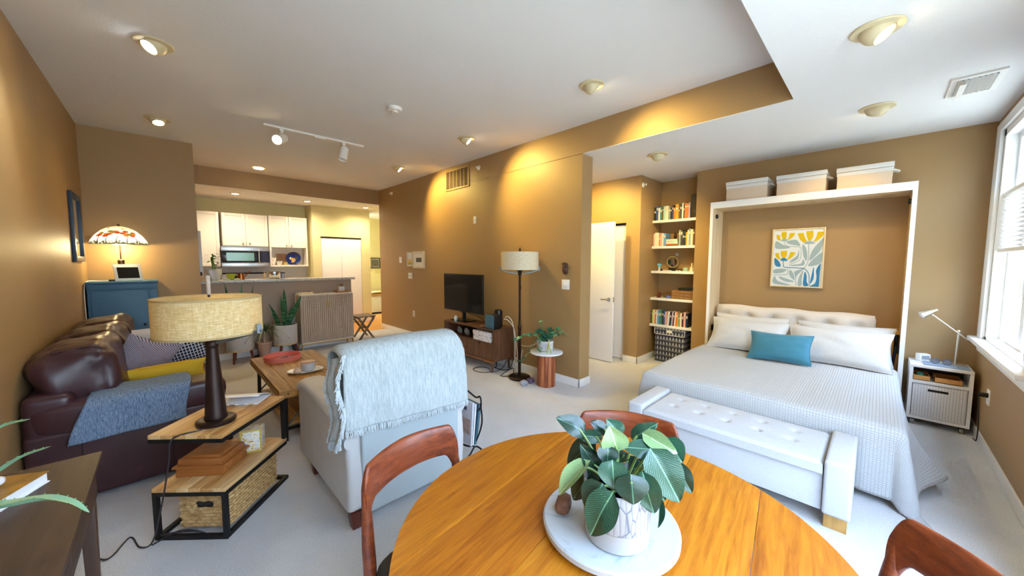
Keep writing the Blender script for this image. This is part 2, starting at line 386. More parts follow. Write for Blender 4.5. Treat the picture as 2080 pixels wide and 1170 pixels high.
def window(n, x0, x1, shade, WZ0):
    fr = YW - .065
    w = struct('window_%d' % n, MB().box(x0, x0 + .05, YW - .12, YW, WZ0, WZ1).box(x1 - .05, x1, YW - .12, YW, WZ0, WZ1)
               .box(x0, x1, YW - .12, YW, WZ1 - .05, WZ1).box(x0, x1, YW - .12, YW, WZ0 - .0, WZ0 + .02), 'white_trim')
    INV[w.name] = Matrix.Translation(w.location).inverted()
    k = 2 if x1 - x0 < 2.2 else 3; W_ = (x1 - x0 - .1) / k
    for i in range(k):
        a = x0 + .05 + i * W_; b = a + W_
        for z0, z1 in ((WZ0 + .02, WZ1 - .05),):
            MB().box(a, a + .05, fr - .04, fr, z0, z1).box(b - .05, b, fr - .04, fr, z0, z1).box(a + .05, b - .05, fr - .04, fr, z0, z0 + .05).box(a + .05, b - .05, fr - .04, fr, z1 - .05, z1).build('sash', 'white_trim', w, bevel=.006)
            Bx(a + .05, b - .05, fr - .025, fr - .018, z0 + .05, z1 - .05).build('pane', 'window_glass', w)
        mb = MB(); mb.cyl((a + W_ * .5, fr + .0, WZ0 + .055), (a + W_ * .5, fr + .03, WZ0 + .05), .012); mb.tube([(a + W_ * .5, fr + .03, WZ0 + .05), (a + W_ * .5 + .05, fr + .045, WZ0 + .04), (a + W_ * .5 + .1, fr + .04, WZ0 + .035)], .006)
        mb.build('crank_handle', 'white_trim', w, smooth=True)
        mb = MB().box(a + .01, a + .022, fr, fr + .02, 1.25, 1.38); mb.build('latch', 'white_trim', w, bevel=.003)
    if shade:
        # pleated shade that covers the middle of the window
        z0, z1, N = 1.585, 2.06, 26; yb = fr + .035
        pts = []
        for i in range(N + 1):
            pts.append((yb + (.012 if i % 2 else -.012), z0 + .03 + (z1 - z0 - .05) * i / N))
        poly = pts + [(y - .003, z) for y, z in reversed(pts)]
        mb = MB()
        n_ = len(pts); vs = [(x, y, z) for x in (x0 + .06, x1 - .06) for y, z in pts]
        mb._add(vs, [(i, i + 1, n_ + i + 1, n_ + i) for i in range(n_ - 1)])
        s_ = thing('pleated_shade', 'white pleated window shade covering the middle of the window', 'window shade', ((x0 + x1) / 2, yb, z0))
        mb.build('pleats', 'shade_fabric', s_, solid=.002)
        Bx(x0 + .055, x1 - .055, yb - .018, yb + .018, z0, z0 + .03).build('bottom_rail', 'white_trim', s_, bevel=.004)
        Bx(x0 + .055, x1 - .055, yb - .018, yb + .018, z1 - .02, z1 + .01).build('top_rail', 'white_trim', s_, bevel=.004)
    cs = .15
    mb = MB().box(x0 - cs, x0, YW, YW + .025, WZ0, WZ1 + .075).box(x1, x1 + cs, YW, YW + .025, WZ0, WZ1 + .075).box(x0, x1, YW, YW + .025, WZ1, WZ1 + .075)
    struct('trim_%d' % n, mb, 'white_trim', bevel=.006)
    mb = MB().box(x0 - cs - .03, x1 + cs + .03, YW - .11, YW + .075, WZ0 - .035, WZ0).box(x0 - cs, x1 + cs, YW, YW + .02, WZ0 - .12, WZ0 - .035)
    struct('trim_%d' % (n + 10), mb, 'white_trim', bevel=.006)
    d = bpy.data.lights.new('window_portal', 'AREA'); d.shape = 'RECTANGLE'; d.size = x1 - x0; d.size_y = WZ1 - WZ0
    d.cycles.is_portal = True
    o = bpy.data.objects.new('window_portal', d); C.objects.link(o); o.location = ((x0 + x1) / 2, YW - .13, (WZ0 + WZ1) / 2); o.rotation_euler = (-PI / 2, 0, 0)
window(1, WX0, WX1, True, WZ0)
window(2, VX0, VX1, False, VZ0)
# baseboards
bh, bt = .095, .013
def base(name, *b): struct(name, MB().box(*b), 'white_trim', bevel=.003)
base('baseboard_tv', XT - bt, XT, YC - bt, YS, 0, bh)
base('baseboard_column', XT - bt, XT2 + bt, YC - bt, YC, 0, bh)
base('baseboard_bedroom', XD - bt, XD, YD - bt, 2.645, 0, bh)
base('baseboard_alcove', XD - bt, XA, YD - bt, YD, 0, bh)
base('baseboard_bed', XM - bt, XM, YW, YM, 0, bh)
base('baseboard_window', XL, XM, YW, YW + bt, 0, bh)
base('baseboard_half', XB, 2.475 + bt, HW - bt, HW, 0, bh)
base('baseboard_half_end', 2.475, 2.475 + bt, HW, HW + .13, 0, bh)
base('baseboard_left', XL, XL + bt, YW, YB, 0, bh)
base('baseboard_back', XL, XB, YB - bt, YB, 0, bh)
base('baseboard_pantry', 3.488, 3.70, 8.90 - bt, 8.90, 0, bh)
base('baseboard_hall', 3.6, 5.0, 10.5 - bt, 10.5, 0, bh)

# ------------------------------------------------------------------ recessed lamps, built where they shine
mat('lamp_trim', '#d3c39c', rough=.45)
mat('lens_warm', '#fff1cf', emit='#ffe9b8', es=16)
mat('lens_cool', '#ffffff', emit='#f2f8ff', es=16)
mat('bulb_white', '#ffffff', emit='#fff0d0', es=9)
def eyeball(x, y, z, aim, label, cool=False, watt=None, group='recessed eyeball lamps', tilt=38, spot=80, flat=False, r=.11, col=None):
    t = thing('recessed_light', label, 'ceiling light', (x, y, z), 0, group)
    MB().lathe([(r * .62, .0), (r * .98, .0), (r, -.004), (r * .96, -.010), (r * .66, -.012), (r * .62, -.006)], (x, y, z), 32, closed=True).build('trim_ring', 'lamp_trim', t, smooth=True)
    a = math.atan2(aim[1] - y, aim[0] - x); tl = math.radians(0 if flat else tilt)
    M = T(x, y, z + (.030 if flat else -.006)) @ R(a, 'Z') @ R(-tl, 'Y')      # local -z turned towards the aim
    q = r * .66
    mb = MB(); mb.M = M
    prof = [(q * math.cos(p), -q * .95 * math.sin(p)) for p in [i * .1 for i in range(-8, 9)]]
    mb.lathe(prof + [(q * .60, prof[-1][1] + .004), (q * .56, prof[-1][1] + .012)], n=28)
    mb.build('eyeball', 'lamp_trim', t, smooth=True)
    mb = MB(); mb.M = M; zb = prof[-1][1]
    mb.lathe([(0, zb + .0005), (q * .6, zb + .004)] if not flat else [(0, zb - .012), (q * .93, zb - .002)], n=24); mb.f = [tuple(reversed(f)) for f in mb.f]
    mb.build('lens', 'lens_cool' if cool else 'lens_warm', t)
    d = bpy.data.lights.new('lamp_beam', 'SPOT'); d.energy = SPOT_W if watt is None else watt; d.color = col or ((.8, .92, 1) if cool else WARM)
    d.spot_size = math.radians(spot); d.spot_blend = .9; d.shadow_soft_size = .035
    o = bpy.data.objects.new('lamp_beam', d); C.objects.link(o); o.parent = t
    o.matrix_local = INV[t.name] @ M @ T(0, 0, zb - .03)
    return t
eyeball(.02, 3.717, ZC, (-.9, 3.2), 'cool white eyeball ceiling lamp above the sofa, nearest the left wall', cool=True, watt=22)
eyeball(.02, 5.612, ZC, (.15, 5.2), 'warm eyeball ceiling lamp above the blue cabinet corner', watt=20, tilt=22, spot=125, col=(1.0, 0.62, 0.12))
POOL = (1.0, 0.74, 0.20)
eyeball(2.78, 1.858, ZC, (3.48, 1.5), 'eyeball ceiling lamp beside the brown soffit, nearest of the lamps on the high ceiling', watt=38, col=POOL, tilt=48, spot=100)
eyeball(2.815, 3.736, ZC, (3.5, 3.05), 'eyeball ceiling lamp in front of the wall vent', watt=58, col=POOL, tilt=48, spot=105)
eyeball(2.852, 5.664, ZC, (3.6, 5.1), 'eyeball ceiling lamp near the kitchen end of the brown wall', watt=58, col=POOL, tilt=48, spot=105)
eyeball(1.197, 7.304, ZC, (1.2, 8.0), 'flat round lamp on the high ceiling before the kitchen soffit', flat=True)
eyeball(2.759, .078, ZL, (2.7, -.6), 'lit eyeball lamp in the low ceiling, largest and nearest in view', watt=20)
eyeball(4.128, .083, ZL, (5.2, .6), 'eyeball lamp in the low ceiling turned towards the bed wall', watt=22)
eyeball(4.128, 1.849, ZL, (4.9, 2.3), 'eyeball lamp in the low ceiling in front of the book alcove', watt=45, col=POOL, tilt=42, spot=100)
eyeball(4.05, 3.05, ZL, (4.9, 3.0), 'eyeball lamp behind the column, seen only by its glow', tilt=44, watt=60, col=POOL, spot=110)
for x, lab in ((1.0, 'leftmost of the three small lamps in the kitchen ceiling'), (2.197, 'middle of the three small lamps in the kitchen ceiling'), (3.412, 'rightmost of the three small lamps in the kitchen ceiling')):
    eyeball(x, 8.40, ZK, (x, 9), lab, flat=True, r=.085, group='kitchen ceiling lamps', spot=165, watt=44, col=(1.0, .85, .58))
# ------------------------------------------------------------------ kitchen end
mat('cabinet_white', '#e9e2d8', rough=.4)
mat('steel', '#c9ccd0', rough=.28, metal=1)
mat('chrome', '#e4e6e8', rough=.12, metal=1)
mat('black_glass', '#0d1720', rough=.06, coat=.6)
mat('black_plastic', '#141416', rough=.4)
mat('dark_gap', '#17130f', rough=.9)
mat('white_ceramic', '#cfcecd', rough=.25, coat=.3)
mat('switch_white', '#efece6', rough=.4)
mat('black_metal', '#17181a', rough=.5, metal=.4)
mat('brass', '#c79a3f', rough=.3, metal=1)
def granite():
    m, nt, b = _base('granite'); v = _coords(nt); f = _noise(nt, v, 90, 5, .75)
    nt.links.new(_ramp(nt, f, [(.34, lin('#6d6b69')), (.5, lin('#c9c6c2')), (.7, lin('#e8e5e1'))]), b.inputs['Base Color']); b.inputs['Roughness'].default_value = .2; MATS['granite'] = m
granite()
o = Bx(XB, 2.535, HW - .05, HW + .36, 1.165, 1.205).build('bar_top', 'granite', bevel=.006); tag(o, 'grey speckled stone breakfast bar top on the half wall', 'countertop')

def shaker(name, t, x0, x1, z0, z1, y, knob=None, m='cabinet_white'):
    """door whose face looks to -y"""
    w = .055
    d = Bx(x0 + .003, x1 - .003, y, y + .012, z0 + .003, z1 - .003).build(name, m, t)
    MB().box(x0 + .003, x0 + w, y - .008, y, z0 + .003, z1 - .003).box(x1 - w, x1 - .003, y - .008, y, z0 + .003, z1 - .003).box(x0 + w, x1 - w, y - .008, y, z0 + .003, z0 + w).box(x0 + w, x1 - w, y - .008, y, z1 - w, z1 - .003).build('door_frame', m, d, bevel=.003)
    if knob:
        mb = MB(); mb.cyl((knob[0], y - .008, knob[1]), (knob[0], y - .022, knob[1]), .006); mb.M = T(knob[0], y - .028, knob[1]) @ R(PI / 2, 'X'); mb.ball((0, 0, 0), (.016, .016, .010)); mb.build('knob', 'steel', d, smooth=True)
    return d
CY = 9.08
def upper(x0, x1, z0, z1, label, doors, knobs):
    t = thing('wall_cabinet', label, 'cabinet', ((x0 + x1) / 2, (CY + 9.4) / 2, z0), 0, 'white kitchen wall cabinets')
    Bx(x0, x1, CY + .012, 9.398, z0, z1).build('cabinet_body', 'cabinet_white', t)
    w = (x1 - x0) / doors
    for i in range(doors): shaker('door', t, x0 + i * w, x0 + (i + 1) * w, z0, z1, CY, knobs[i])
    return t
upper(.36, .795, 1.39, 2.455, 'tall white wall cabinet left of the microwave', 1, [(.745, 1.46)])
upper(.835, 1.60, 1.80, 2.455, 'white two-door wall cabinet above the microwave', 2, [(1.16, 1.86), (1.275, 1.86)])
upper(1.615, 2.345, 1.79, 2.465, 'white two-door wall cabinet right of the microwave, above the open shelf', 2, [(1.93, 1.84), (2.03, 1.84)])
t = thing('shelf_box', 'white open shelf box under the right wall cabinet', 'shelf', (1.98, 9.24, 1.38))
Bx(1.615, 2.345, CY, 9.398, 1.38, 1.415).build('bottom_board', 'cabinet_white', t); Bx(1.615, 1.65, CY, 9.398, 1.415, 1.79).build('side_board', 'cabinet_white', t)
Bx(2.31, 2.345, CY, 9.398, 1.415, 1.79).build('side_board', 'cabinet_white', t); Bx(1.65, 2.31, 9.385, 9.398, 1.415, 1.79).build('back_board', 'cabinet_white', t)
# microwave
t = thing('microwave', 'stainless over-the-range microwave with dark glass door', 'microwave', (1.2, 9.2, 1.375))
Bx(.80, 1.595, 9.04, 9.398, 1.375, 1.795).build('body', 'black_plastic', t, bevel=.005)
Bx(.80, 1.595, 9.00, 9.04, 1.375, 1.465).build('lower_band', 'steel', t, bevel=.004); Bx(.80, 1.595, 9.00, 9.04, 1.70, 1.795).build('upper_band', 'steel', t, bevel=.004)
dr = Bx(.815, 1.40, 9.01, 9.04, 1.467, 1.698).build('door', 'black_glass', t, bevel=.003)
Bx(.88, 1.33, 9.006, 9.012, 1.50, 1.665).build('window', mat('oven_window', '#5f8f92', rough=.15, coat=.5), dr)
mb = MB(); mb.tube([(1.41, 9.01, 1.44), (1.41, 8.965, 1.46), (1.41, 8.965, 1.71), (1.41, 9.01, 1.73)], .014); mb.build('handle', 'chrome', dr, smooth=True)
pn = Bx(1.45, 1.585, 9.01, 9.04, 1.467, 1.698).build('control_panel', mat('panel_dark', '#1c1b38', rough=.15), t)
o = Bx(.36, 2.39, 9.385, 9.399, .912, 1.385).build('backsplash', mat('splash_grey', '#c9c6c4', rough=.4)); o['kind'] = 'structure'; o.name = 'wall_backsplash'
# back counter and range
t = thing('base_cabinet', 'long white base cabinet with stone worktop along the kitchen back wall', 'cabinet', (1.97, 9.1, 0))
Bx(1.61, 2.395, 8.80, 9.398, .09, .875).build('cabinet_body', 'cabinet_white', t); Bx(1.61, 2.395, 8.85, 9.398, 0, .09).build('toe_kick', 'dark_gap', t)
for i in range(2): shaker('door', t, 1.61 + i * .39, 2.0 + i * .39, .1, .87, 8.788, (1.96 + i * .09, .8))
Bx(1.605, 2.398, 8.76, 9.398, .875, .91).build('worktop', 'granite', t)
t = thing('base_cabinet', 'white base cabinet with stone worktop left of the range', 'cabinet', (.6, 9.1, 0))
Bx(.35, .80, 8.80, 9.398, .09, .875).build('cabinet_body', 'cabinet_white', t); shaker('door', t, .35, .80, .1, .87, 8.788, (.75, .8)); Bx(.35, .805, 8.76, 9.398, .875, .91).build('worktop', 'granite', t)
t = thing('range', 'stainless range whose white back panel shows above the bar', 'stove', (1.2, 9.05, 0))
Bx(.815, 1.595, 8.76, 9.35, 0, .905).build('body', 'steel', t, bevel=.006); Bx(.815, 1.595, 8.76, 9.33, .905, .92).build('cooktop', 'black_glass', t)
Bx(.815, 1.595, 9.33, 9.398, .92, 1.265).build('back_panel', mat('enamel', '#e6e6ea', rough=.25), t, bevel=.008)
Bx(.83, 1.58, 9.325, 9.331, 1.225, 1.255).build('vent_slot', 'dark_gap', t); Bx(.93, 1.16, 9.325, 9.331, 1.10, 1.2).build('display', 'black_glass', t)
# things in the open shelf
t = thing('decorative_plate', 'round blue plate with flower bouquet on a stand in the open shelf', 'plate', (2.08, 9.2, 1.418))
M = T(2.08, 9.22, 1.565) @ R(math.radians(12) + PI / 2, 'X')
mb = MB(); mb.M = M; mb.lathe([(0, 0), (.11, .0), (.145, .012), (.148, .016), (.11, .006), (0, .005)], n=36); mb.build('plate_rim', mat('plate_blue', '#1c2f78', rough=.2, coat=.5), t, smooth=True)
random.seed(3)
for k in range(16):
    c = random.choice([('petal_red', '#b8452f'), ('petal_pink', '#d98f86'), ('petal_white', '#efe6df'), ('petal_yellow', '#d8b04a'), ('leaf_dark', '#3d5a3a')])
    mb = MB(); mb.M = M; a = random.uniform(0, 6.28); rr = random.uniform(0, .075); mb.ball((rr * math.cos(a), -.01 + rr * math.sin(a), .008), (.026, .022, .004), 10, 6); mb.build('flower', mat(c[0], c[1], rough=.5), t, smooth=True)
mb = MB(); mb.tube([(2.02, 9.13, 1.42), (2.02, 9.2, 1.421), (2.02, 9.27, 1.45)], .005); mb.tube([(2.14, 9.13, 1.42), (2.14, 9.2, 1.421), (2.14, 9.27, 1.45)], .005); mb.tube([(2.02, 9.14, 1.425), (2.14, 9.14, 1.425)], .005); mb.build('stand', 'black_metal', t)
def cup(x, y, z, r, h, m, name, label, cat, handle=True, taper=.8):
    t = thing(name, label, cat, (x, y, z))
    MB().lathe([(0, 0), (r * taper, 0), (r, h), (r * .92, h), (r * taper * .9, .01), (0, .01)], (x, y, z), 24).build('body', m, t, smooth=True)
    if handle: MB().tube([(x - r * .9, y, z + h * .8), (x - r * 1.6, y, z + h * .75), (x - r * 1.6, y, z + h * .35), (x - r * .85, y, z + h * .25)], .006).build('handle', m, t, smooth=True)
    return t
cup(1.70, 9.22, 1.416, .055, .16, dots('folk_dots', '#e9ddd6', '#8a3f3a', 26, .2), 'pitcher', 'white patterned pitcher at the left of the open shelf', 'pitcher')
cup(1.80, 9.17, 1.416, .065, .085, 'white_ceramic', 'bowl', 'white round bowl between pitcher and yellow pot in the open shelf', 'bowl', False, .6)
cup(1.92, 9.17, 1.416, .04, .06, mat('mustard_glaze', '#b29a43', rough=.3, coat=.4), 'pot', 'small mustard yellow pot in the open shelf', 'pot', False, .9)
o = Bx(1.78, 1.98, 9.35, 9.372, 1.417, 1.66).build('cutting_board', wood('board_wood', '#c99a6b', '#a06c40', axis=2), bevel=.006); tag(o, 'wooden cutting board standing at the back of the open shelf', 'cutting board')
# things on the bar
ZB = 1.2055
t = thing('vase', 'white fluted vase holding lucky bamboo on the left end of the bar', 'vase', (.515, 7.02, ZB))
def fl(u, v):
    a = 2 * PI * u; z = v * .17; r = (.06 + .03 * math.sin(v * 1.9)) * (1 + .10 * math.sin(6 * a + v * 3))
    return (.515 + r * math.cos(a), 7.02 + r * math.sin(a), ZB + z)
MB().grid(fl, 60, 10, cu=True).build('fluted_wall', 'white_ceramic', t, smooth=True, solid=.006)
MB().lathe([(0, 0), (.055, 0), (.055, .008), (0, .008)], (.515, 7.02, ZB + .001), 24).build('foot', 'white_ceramic', t)
def leaf(mb, p, d, L, w, droop=.3, n=6, side=None, cup=.0, twist=0):
    """blade leaf from p along d"""
    p = Vector(p); d = Vector(d).normalized(); s = d.cross(Vector((0, 0, 1)))
    s = s.normalized() if s.length > 1e-3 else Vector((1, 0, 0))
    if side is not None: s = Vector(side).normalized()
    up = s.cross(d); k = len(mb.v); vs = []
    for i in range(n + 1):
        t_ = i / n; c = p + d * (L * t_) - Vector((0, 0, 1)) * droop * L * t_ * t_
        ww = w * math.sin(PI * min(1, .06 + t_ * .94)) ** .7 * (1 - .15 * t_)
        vs += [c - s * ww / 2 + up * cup * ww, c, c + s * ww / 2 + up * cup * ww]
    fs = []
    for i in range(n): fs += [(3 * i, 3 * i + 1, 3 * i + 4, 3 * i + 3), (3 * i + 1, 3 * i + 2, 3 * i + 5, 3 * i + 4)]
    mb._add(vs, fs); return mb
g1 = mat('bamboo_green', '#5d8a3a', rough=.45); random.seed(11)
for k in range(3):
    a = k * 2.1; x = .515 + .02 * math.cos(a); y = 7.02 + .02 * math.sin(a); hh = .30 + .05 * k
    MB().tube([(x, y, ZB + .01), (x + .01, y, ZB + hh * .6), (x + .015 * (k - 1), y, ZB + hh)], .008).build('bamboo_cane', g1, t, smooth=True)
    for j in range(9):
        b = random.uniform(0, 6.28)
        leaf(MB(), (x + .012 * (k - 1), y, ZB + hh * random.uniform(.75, 1)), (math.cos(b), math.sin(b), random.uniform(.1, .8)), random.uniform(.10, .17), .034, .35).build('leaf', mat('leaf_green', '#4f7d33', rough=.45), t, smooth=True)
cup(.727, 7.02, ZB, .066, .095, mat('lime_glaze', '#a9b53a', rough=.25, coat=.5), 'bowl', 'lime green footed bowl on the bar', 'bowl', False, .5)
for k, x in enumerate((.67, .79)):
    o = MB().lathe([(0, 0), (.035, 0), (.04, .018), (.03, .022), (0, .02)], (x, 6.93, ZB), 20).build('saucer', mat('pale_green', '#c6cf94', rough=.3), smooth=True); tag(o, 'small pale green saucer left of the lime bowl' if k == 0 else 'small pale green saucer right of the lime bowl', 'saucer', 'pale green saucers on the bar')
t = thing('watering_can', 'small copper watering can with curved spout on the bar', 'watering can', (.85, 7.02, ZB)); cop = mat('copper', '#a8663c', rough=.25, metal=1)
MB().lathe([(0, 0), (.05, 0), (.04, .10), (.036, .10), (0, .006)], (.85, 7.02, ZB), 24).build('body', cop, t, smooth=True)
MB().tube(spline([(.89, 7.02, ZB + .03), (.93, 7.02, ZB + .08), (.95, 7.02, ZB + .12), (.99, 7.02, ZB + .135)], 4), [.008] * 12 + [.005]).build('spout', cop, t, smooth=True)
t = thing('pepper_mill', 'small pale wooden mill on the bar beside the saucepan', 'pepper mill', (1.17, 7.05, ZB))
MB().lathe([(0, 0), (.02, 0), (.022, .01), (.014, .04), (.018, .07)], (1.17, 7.05, ZB), 20).build('body', mat('pale_wood', '#d6b98c', rough=.4), t, smooth=True); MB().ball((1.17, 7.05, ZB + .085), .018).build('knob', 'pale_wood', t, smooth=True)
t = thing('saucepan', 'stainless saucepan with lid on the bar', 'saucepan', (1.30, 7.06, ZB))
MB().lathe([(0, 0), (.088, 0), (.092, .006), (.092, .115), (.086, .115), (.086, .01), (0, .01)], (1.30, 7.06, ZB), 32).build('pan', 'chrome', t, smooth=True)
MB().lathe([(.097, .112), (.097, .12), (.05, .128), (0, .13)], (1.30, 7.06, ZB), 32).build('lid', 'black_plastic', t, smooth=True); Bx(1.39, 1.46, 7.05, 7.07, ZB + .09, ZB + .105).build('handle', 'black_plastic', t, bevel=.004)
o = MB().lathe([(0, 0), (.035, 0), (.035, .11), (.032, .11), (0, .005)], (1.44, 7.14, ZB), 20).build('glass_jar', mat('lilac_glass', '#b9b3d0', rough=.1, trans=.5), smooth=True); tag(o, 'pale lilac jar behind the saucepan handle on the bar', 'jar')
t = thing('knife_block', 'pale block with dark handles at the left end of the bar', 'knife block', (.395, 7.0, ZB))
MB().hexa([(.35, 6.85, ZB), (.41, 6.85, ZB), (.41, 6.95, ZB), (.35, 6.95, ZB)], [(.35, 6.87, ZB + .06), (.39, 6.87, ZB + .06), (.39, 6.95, ZB + .10), (.35, 6.95, ZB + .10)]).build('block', 'pale_wood', t)
for k in range(3): MB().cyl((.36 + k * .012, 6.90 + k * .015, ZB + .06), (.352 + k * .012, 6.885 + k * .015, ZB + .13), .008, n=10).build('knife_handle', 'black_plastic', t)
t = thing('refrigerator', 'grey refrigerator edge just showing behind the left wall', 'refrigerator', (.42, 8.45, 0)); Bx(.345, .475, 8.30, 8.74, .02, 2.025).build('body', mat('fridge_grey', '#a9b4c4', rough=.35, metal=.2), t, bevel=.01); MB().tube([(.42, 8.27, .9), (.42, 8.26, 1.5)], .01).build('handle', 'steel', t)
# pantry doors
d = struct('door_3', MB().box(2.57, 3.026, 8.935, 8.965, .02, 2.035), 'door_white', bevel=.003); INV[d.name] = T(*d.location).inverted()
Bx(3.03, 3.484, 8.935, 8.965, .02, 2.035).build('folding_leaf', 'door_white', d, bevel=.003); Bx(2.57, 3.486, 8.93, 8.97, 2.04, 2.06).build('track', 'dark_gap', d)
MB().ball((3.0, 8.925, .95), .016).build('knob', 'steel', d, smooth=True)
# far hall
t = thing('picture', 'small black-framed picture on the yellow hall wall', 'picture', (4.49, 10.49, 1.29))
MB().box(4.33, 4.65, 10.47, 10.498, 1.29, 1.31).box(4.33, 4.65, 10.47, 10.498, 1.585, 1.605).box(4.33, 4.35, 10.47, 10.498, 1.31, 1.585).box(4.63, 4.65, 10.47, 10.498, 1.31, 1.585).build('frame', 'black_plastic', t)
Bx(4.35, 4.63, 10.485, 10.498, 1.31, 1.585).build('mat_board', mat('old_photo', '#8f8a80', rough=.6, var=.5, vs=9), t); Bx(4.39, 4.59, 10.48, 10.486, 1.36, 1.54).build('print', mat('old_print', '#5d5a54', rough=.6, var=.6, vs=14), t)
t = thing('light_switch', 'ivory double switch under the hall picture', 'light switch', (4.55, 10.49, 1.14)); Bx(4.50, 4.62, 10.49, 10.499, 1.14, 1.26).build('plate', mat('ivory', '#d8c98a', rough=.4), t, bevel=.003)
for x in (4.53, 4.59): Bx(x - .01, x + .01, 10.482, 10.49, 1.185, 1.215).build('toggle', 'ivory', t)
t = thing('hall_chest', 'pale chest with wooden top in the far hall', 'chest', (4.5, 10.2, 0))
Bx(4.0, 4.95, 10.0, 10.48, .04, .50).build('body', mat('pale_chest', '#cfd0c8', rough=.4), t, bevel=.005); Bx(3.98, 4.97, 9.97, 10.485, .50, .56).build('top_board', wood('chest_oak', '#b98a45', '#7b531f'), t, bevel=.004); Bx(4.0, 4.95, 9.99, 10.47, 0, .04).build('plinth', 'dark_gap', t)
o = MB().pillow(.5, .3, .08, T(4.45, 10.2, .605) @ R(PI / 2, 'X')).build('seat_pad', mat('cream_pad', '#e6dba8', rough=.9), smooth=True); tag(o, 'cream pad lying on the hall chest', 'cushion')
# ------------------------------------------------------------------ on the ceiling and the brown wall
mat('white_metal', '#eae6df', rough=.4)
t = thing('track_light', 'white track lamp with two cylinder heads on the ceiling', 'track light', (1.43, 4.945, ZC))
Bx(.877, 2.0, 4.928, 4.962, ZC - .022, ZC).build('track', 'white_metal', t, bevel=.003); Bx(1.40, 1.52, 4.925, 4.965, ZC - .035, ZC - .002).build('feed_box', 'white_metal', t, bevel=.004)
for x, d, on in ((1.05, Vector((-.55, -.72, -.42)), True), (1.745, Vector((-.25, -.12, -1)), False)):
    d.normalize(); p0 = Vector((x, 4.945, ZC - .13)); 
    h = MB().box(x - .02, x + .02, 4.93, 4.96, ZC - .05, ZC - .02).cyl((x, 4.945, ZC - .13), (x, 4.945, ZC - .04), .012).build('stem', 'white_metal', t, smooth=True)
    mb = MB(); mb.M = Matrix.LocRotScale(p0, d.to_track_quat('Z', 'Y'), None)
    mb.lathe([(0, -.06), (.03, -.06), (.052, -.045), (.055, -.03), (.055, .12), (.049, .12), (.047, .085), (0, .085)], n=28); hd = mb.build('lamp_head', 'white_metal', t, smooth=True)
    mb = MB(); mb.M = Matrix.LocRotScale(p0, d.to_track_quat('Z', 'Y'), None); mb.lathe([(.047, .10), (.03, .103), (0, .105)], n=24); mb.build('bulb', 'lens_warm' if on else 'white_metal', hd)
    if on:
        l = bpy.data.lights.new('track_beam', 'SPOT'); l.energy = SPOT_W * .8; l.color = WARM; l.spot_size = 1.4; l.spot_blend = .9; l.shadow_soft_size = .03
        o = bpy.data.objects.new('track_beam', l); C.objects.link(o); o.parent = t; o.matrix_local = INV[t.name] @ Matrix.LocRotScale(p0 + d * .14, (-d).to_track_quat('Z', 'Y'), None)
t = thing('smoke_detector', 'small round white smoke detector on the high ceiling', 'smoke detector', (1.754, 3.52, ZC))
MB().lathe([(0, 0), (.07, 0), (.07, -.015), (.062, -.03), (.035, -.036), (0, -.036)][::-1], (1.754, 3.52, ZC), 28).build('housing', 'white_metal', t, smooth=True); MB().lathe([(.03, -.036), (.03, -.05), (0, -.052)][::-1], (1.754, 3.52, ZC), 20).build('sensor', 'white_metal', t, smooth=True)
# ceiling register in the low ceiling
vx, vy = 4.06, -.385
t = thing('ceiling_vent', 'white ceiling air register above the window', 'vent', (vx, vy, ZL))
MB().box(vx - .20, vx + .20, vy - .115, vy - .085, ZL - .012, ZL).box(vx - .20, vx + .20, vy + .085, vy + .115, ZL - .012, ZL).box(vx - .20, vx - .165, vy - .085, vy + .085, ZL - .012, ZL).box(vx + .165, vx + .20, vy - .085, vy + .085, ZL - .012, ZL).build('frame', 'white_metal', t)
Bx(vx - .165, vx + .165, vy - .085, vy + .085, ZL - .002, ZL).build('backing', mat('vent_grey', '#7f8e97', rough=.6), t)
for k in range(7):
    y = vy - .07 + k * .0235; mb = MB(); mb.M = T(vx, y, ZL - .012) @ R(math.radians(40), 'X'); mb.box(-.16, .16, -.012, .012, -.001, .001); mb.build('louver', 'white_metal', t)
Bx(vx - .16, vx + .16, vy + .045, vy + .075, ZL - .045, ZL - .04).build('deflector', 'white_metal', t)
# return-air grille on the brown wall
t = thing('wall_vent', 'brown-framed return air grille high on the brown wall', 'vent', (XT, 4.87, 2.67))
y0, y1, z0, z1 = 4.545, 5.195, 2.675, 3.015
fm = mat('vent_frame', '#a97f4a', rough=.5); MB().box(XT - .012, XT, y0, y0 + .03, z0, z1).box(XT - .012, XT, y1 - .03, y1, z0, z1).box(XT - .012, XT, y0 + .03, y1 - .03, z0, z0 + .03).box(XT - .012, XT, y0 + .03, y1 - .03, z1 - .03, z1).build('frame', fm, t, bevel=.002)
Bx(XT - .002, XT, y0 + .03, y1 - .03, z0 + .03, z1 - .03).build('backing', mat('vent_dark', '#3a1d10', rough=.8), t)
for k in range(1, 6):
    y = y0 + .03 + (y1 - y0 - .06) * k / 6; Bx(XT - .011, XT - .003, y - .006, y + .006, z0 + .03, z1 - .03).build('mullion', fm, t)
mb = MB()
for k in range(16):
    z = z0 + .04 + k * .0175; mb.box(XT - .008, XT - .003, y0 + .03, y1 - .03, z, z + .006)
mb.build('louvers', mat('louver_brown', '#6d4526', rough=.6), t, kind='stuff')
def sprinkler(M, label):
    p = M.translation; t = thing('sprinkler', label, 'sprinkler', tuple(p), 0, 'white sprinkler heads')
    mb = MB(); mb.M = M; mb.lathe([(0, 0), (.034, 0), (.034, .008), (.014, .014), (0, .014)], n=24); mb.build('plate', 'white_metal', t, smooth=True)
    mb = MB(); mb.M = M; mb.cyl((0, 0, .012), (0, 0, .045), .008); mb.lathe([(0, .045), (.018, .046), (.018, .05), (0, .05)], n=16); mb.build('nozzle', 'white_metal', t, smooth=True)
RX = R(-PI / 2, 'Y')     # local z to -x
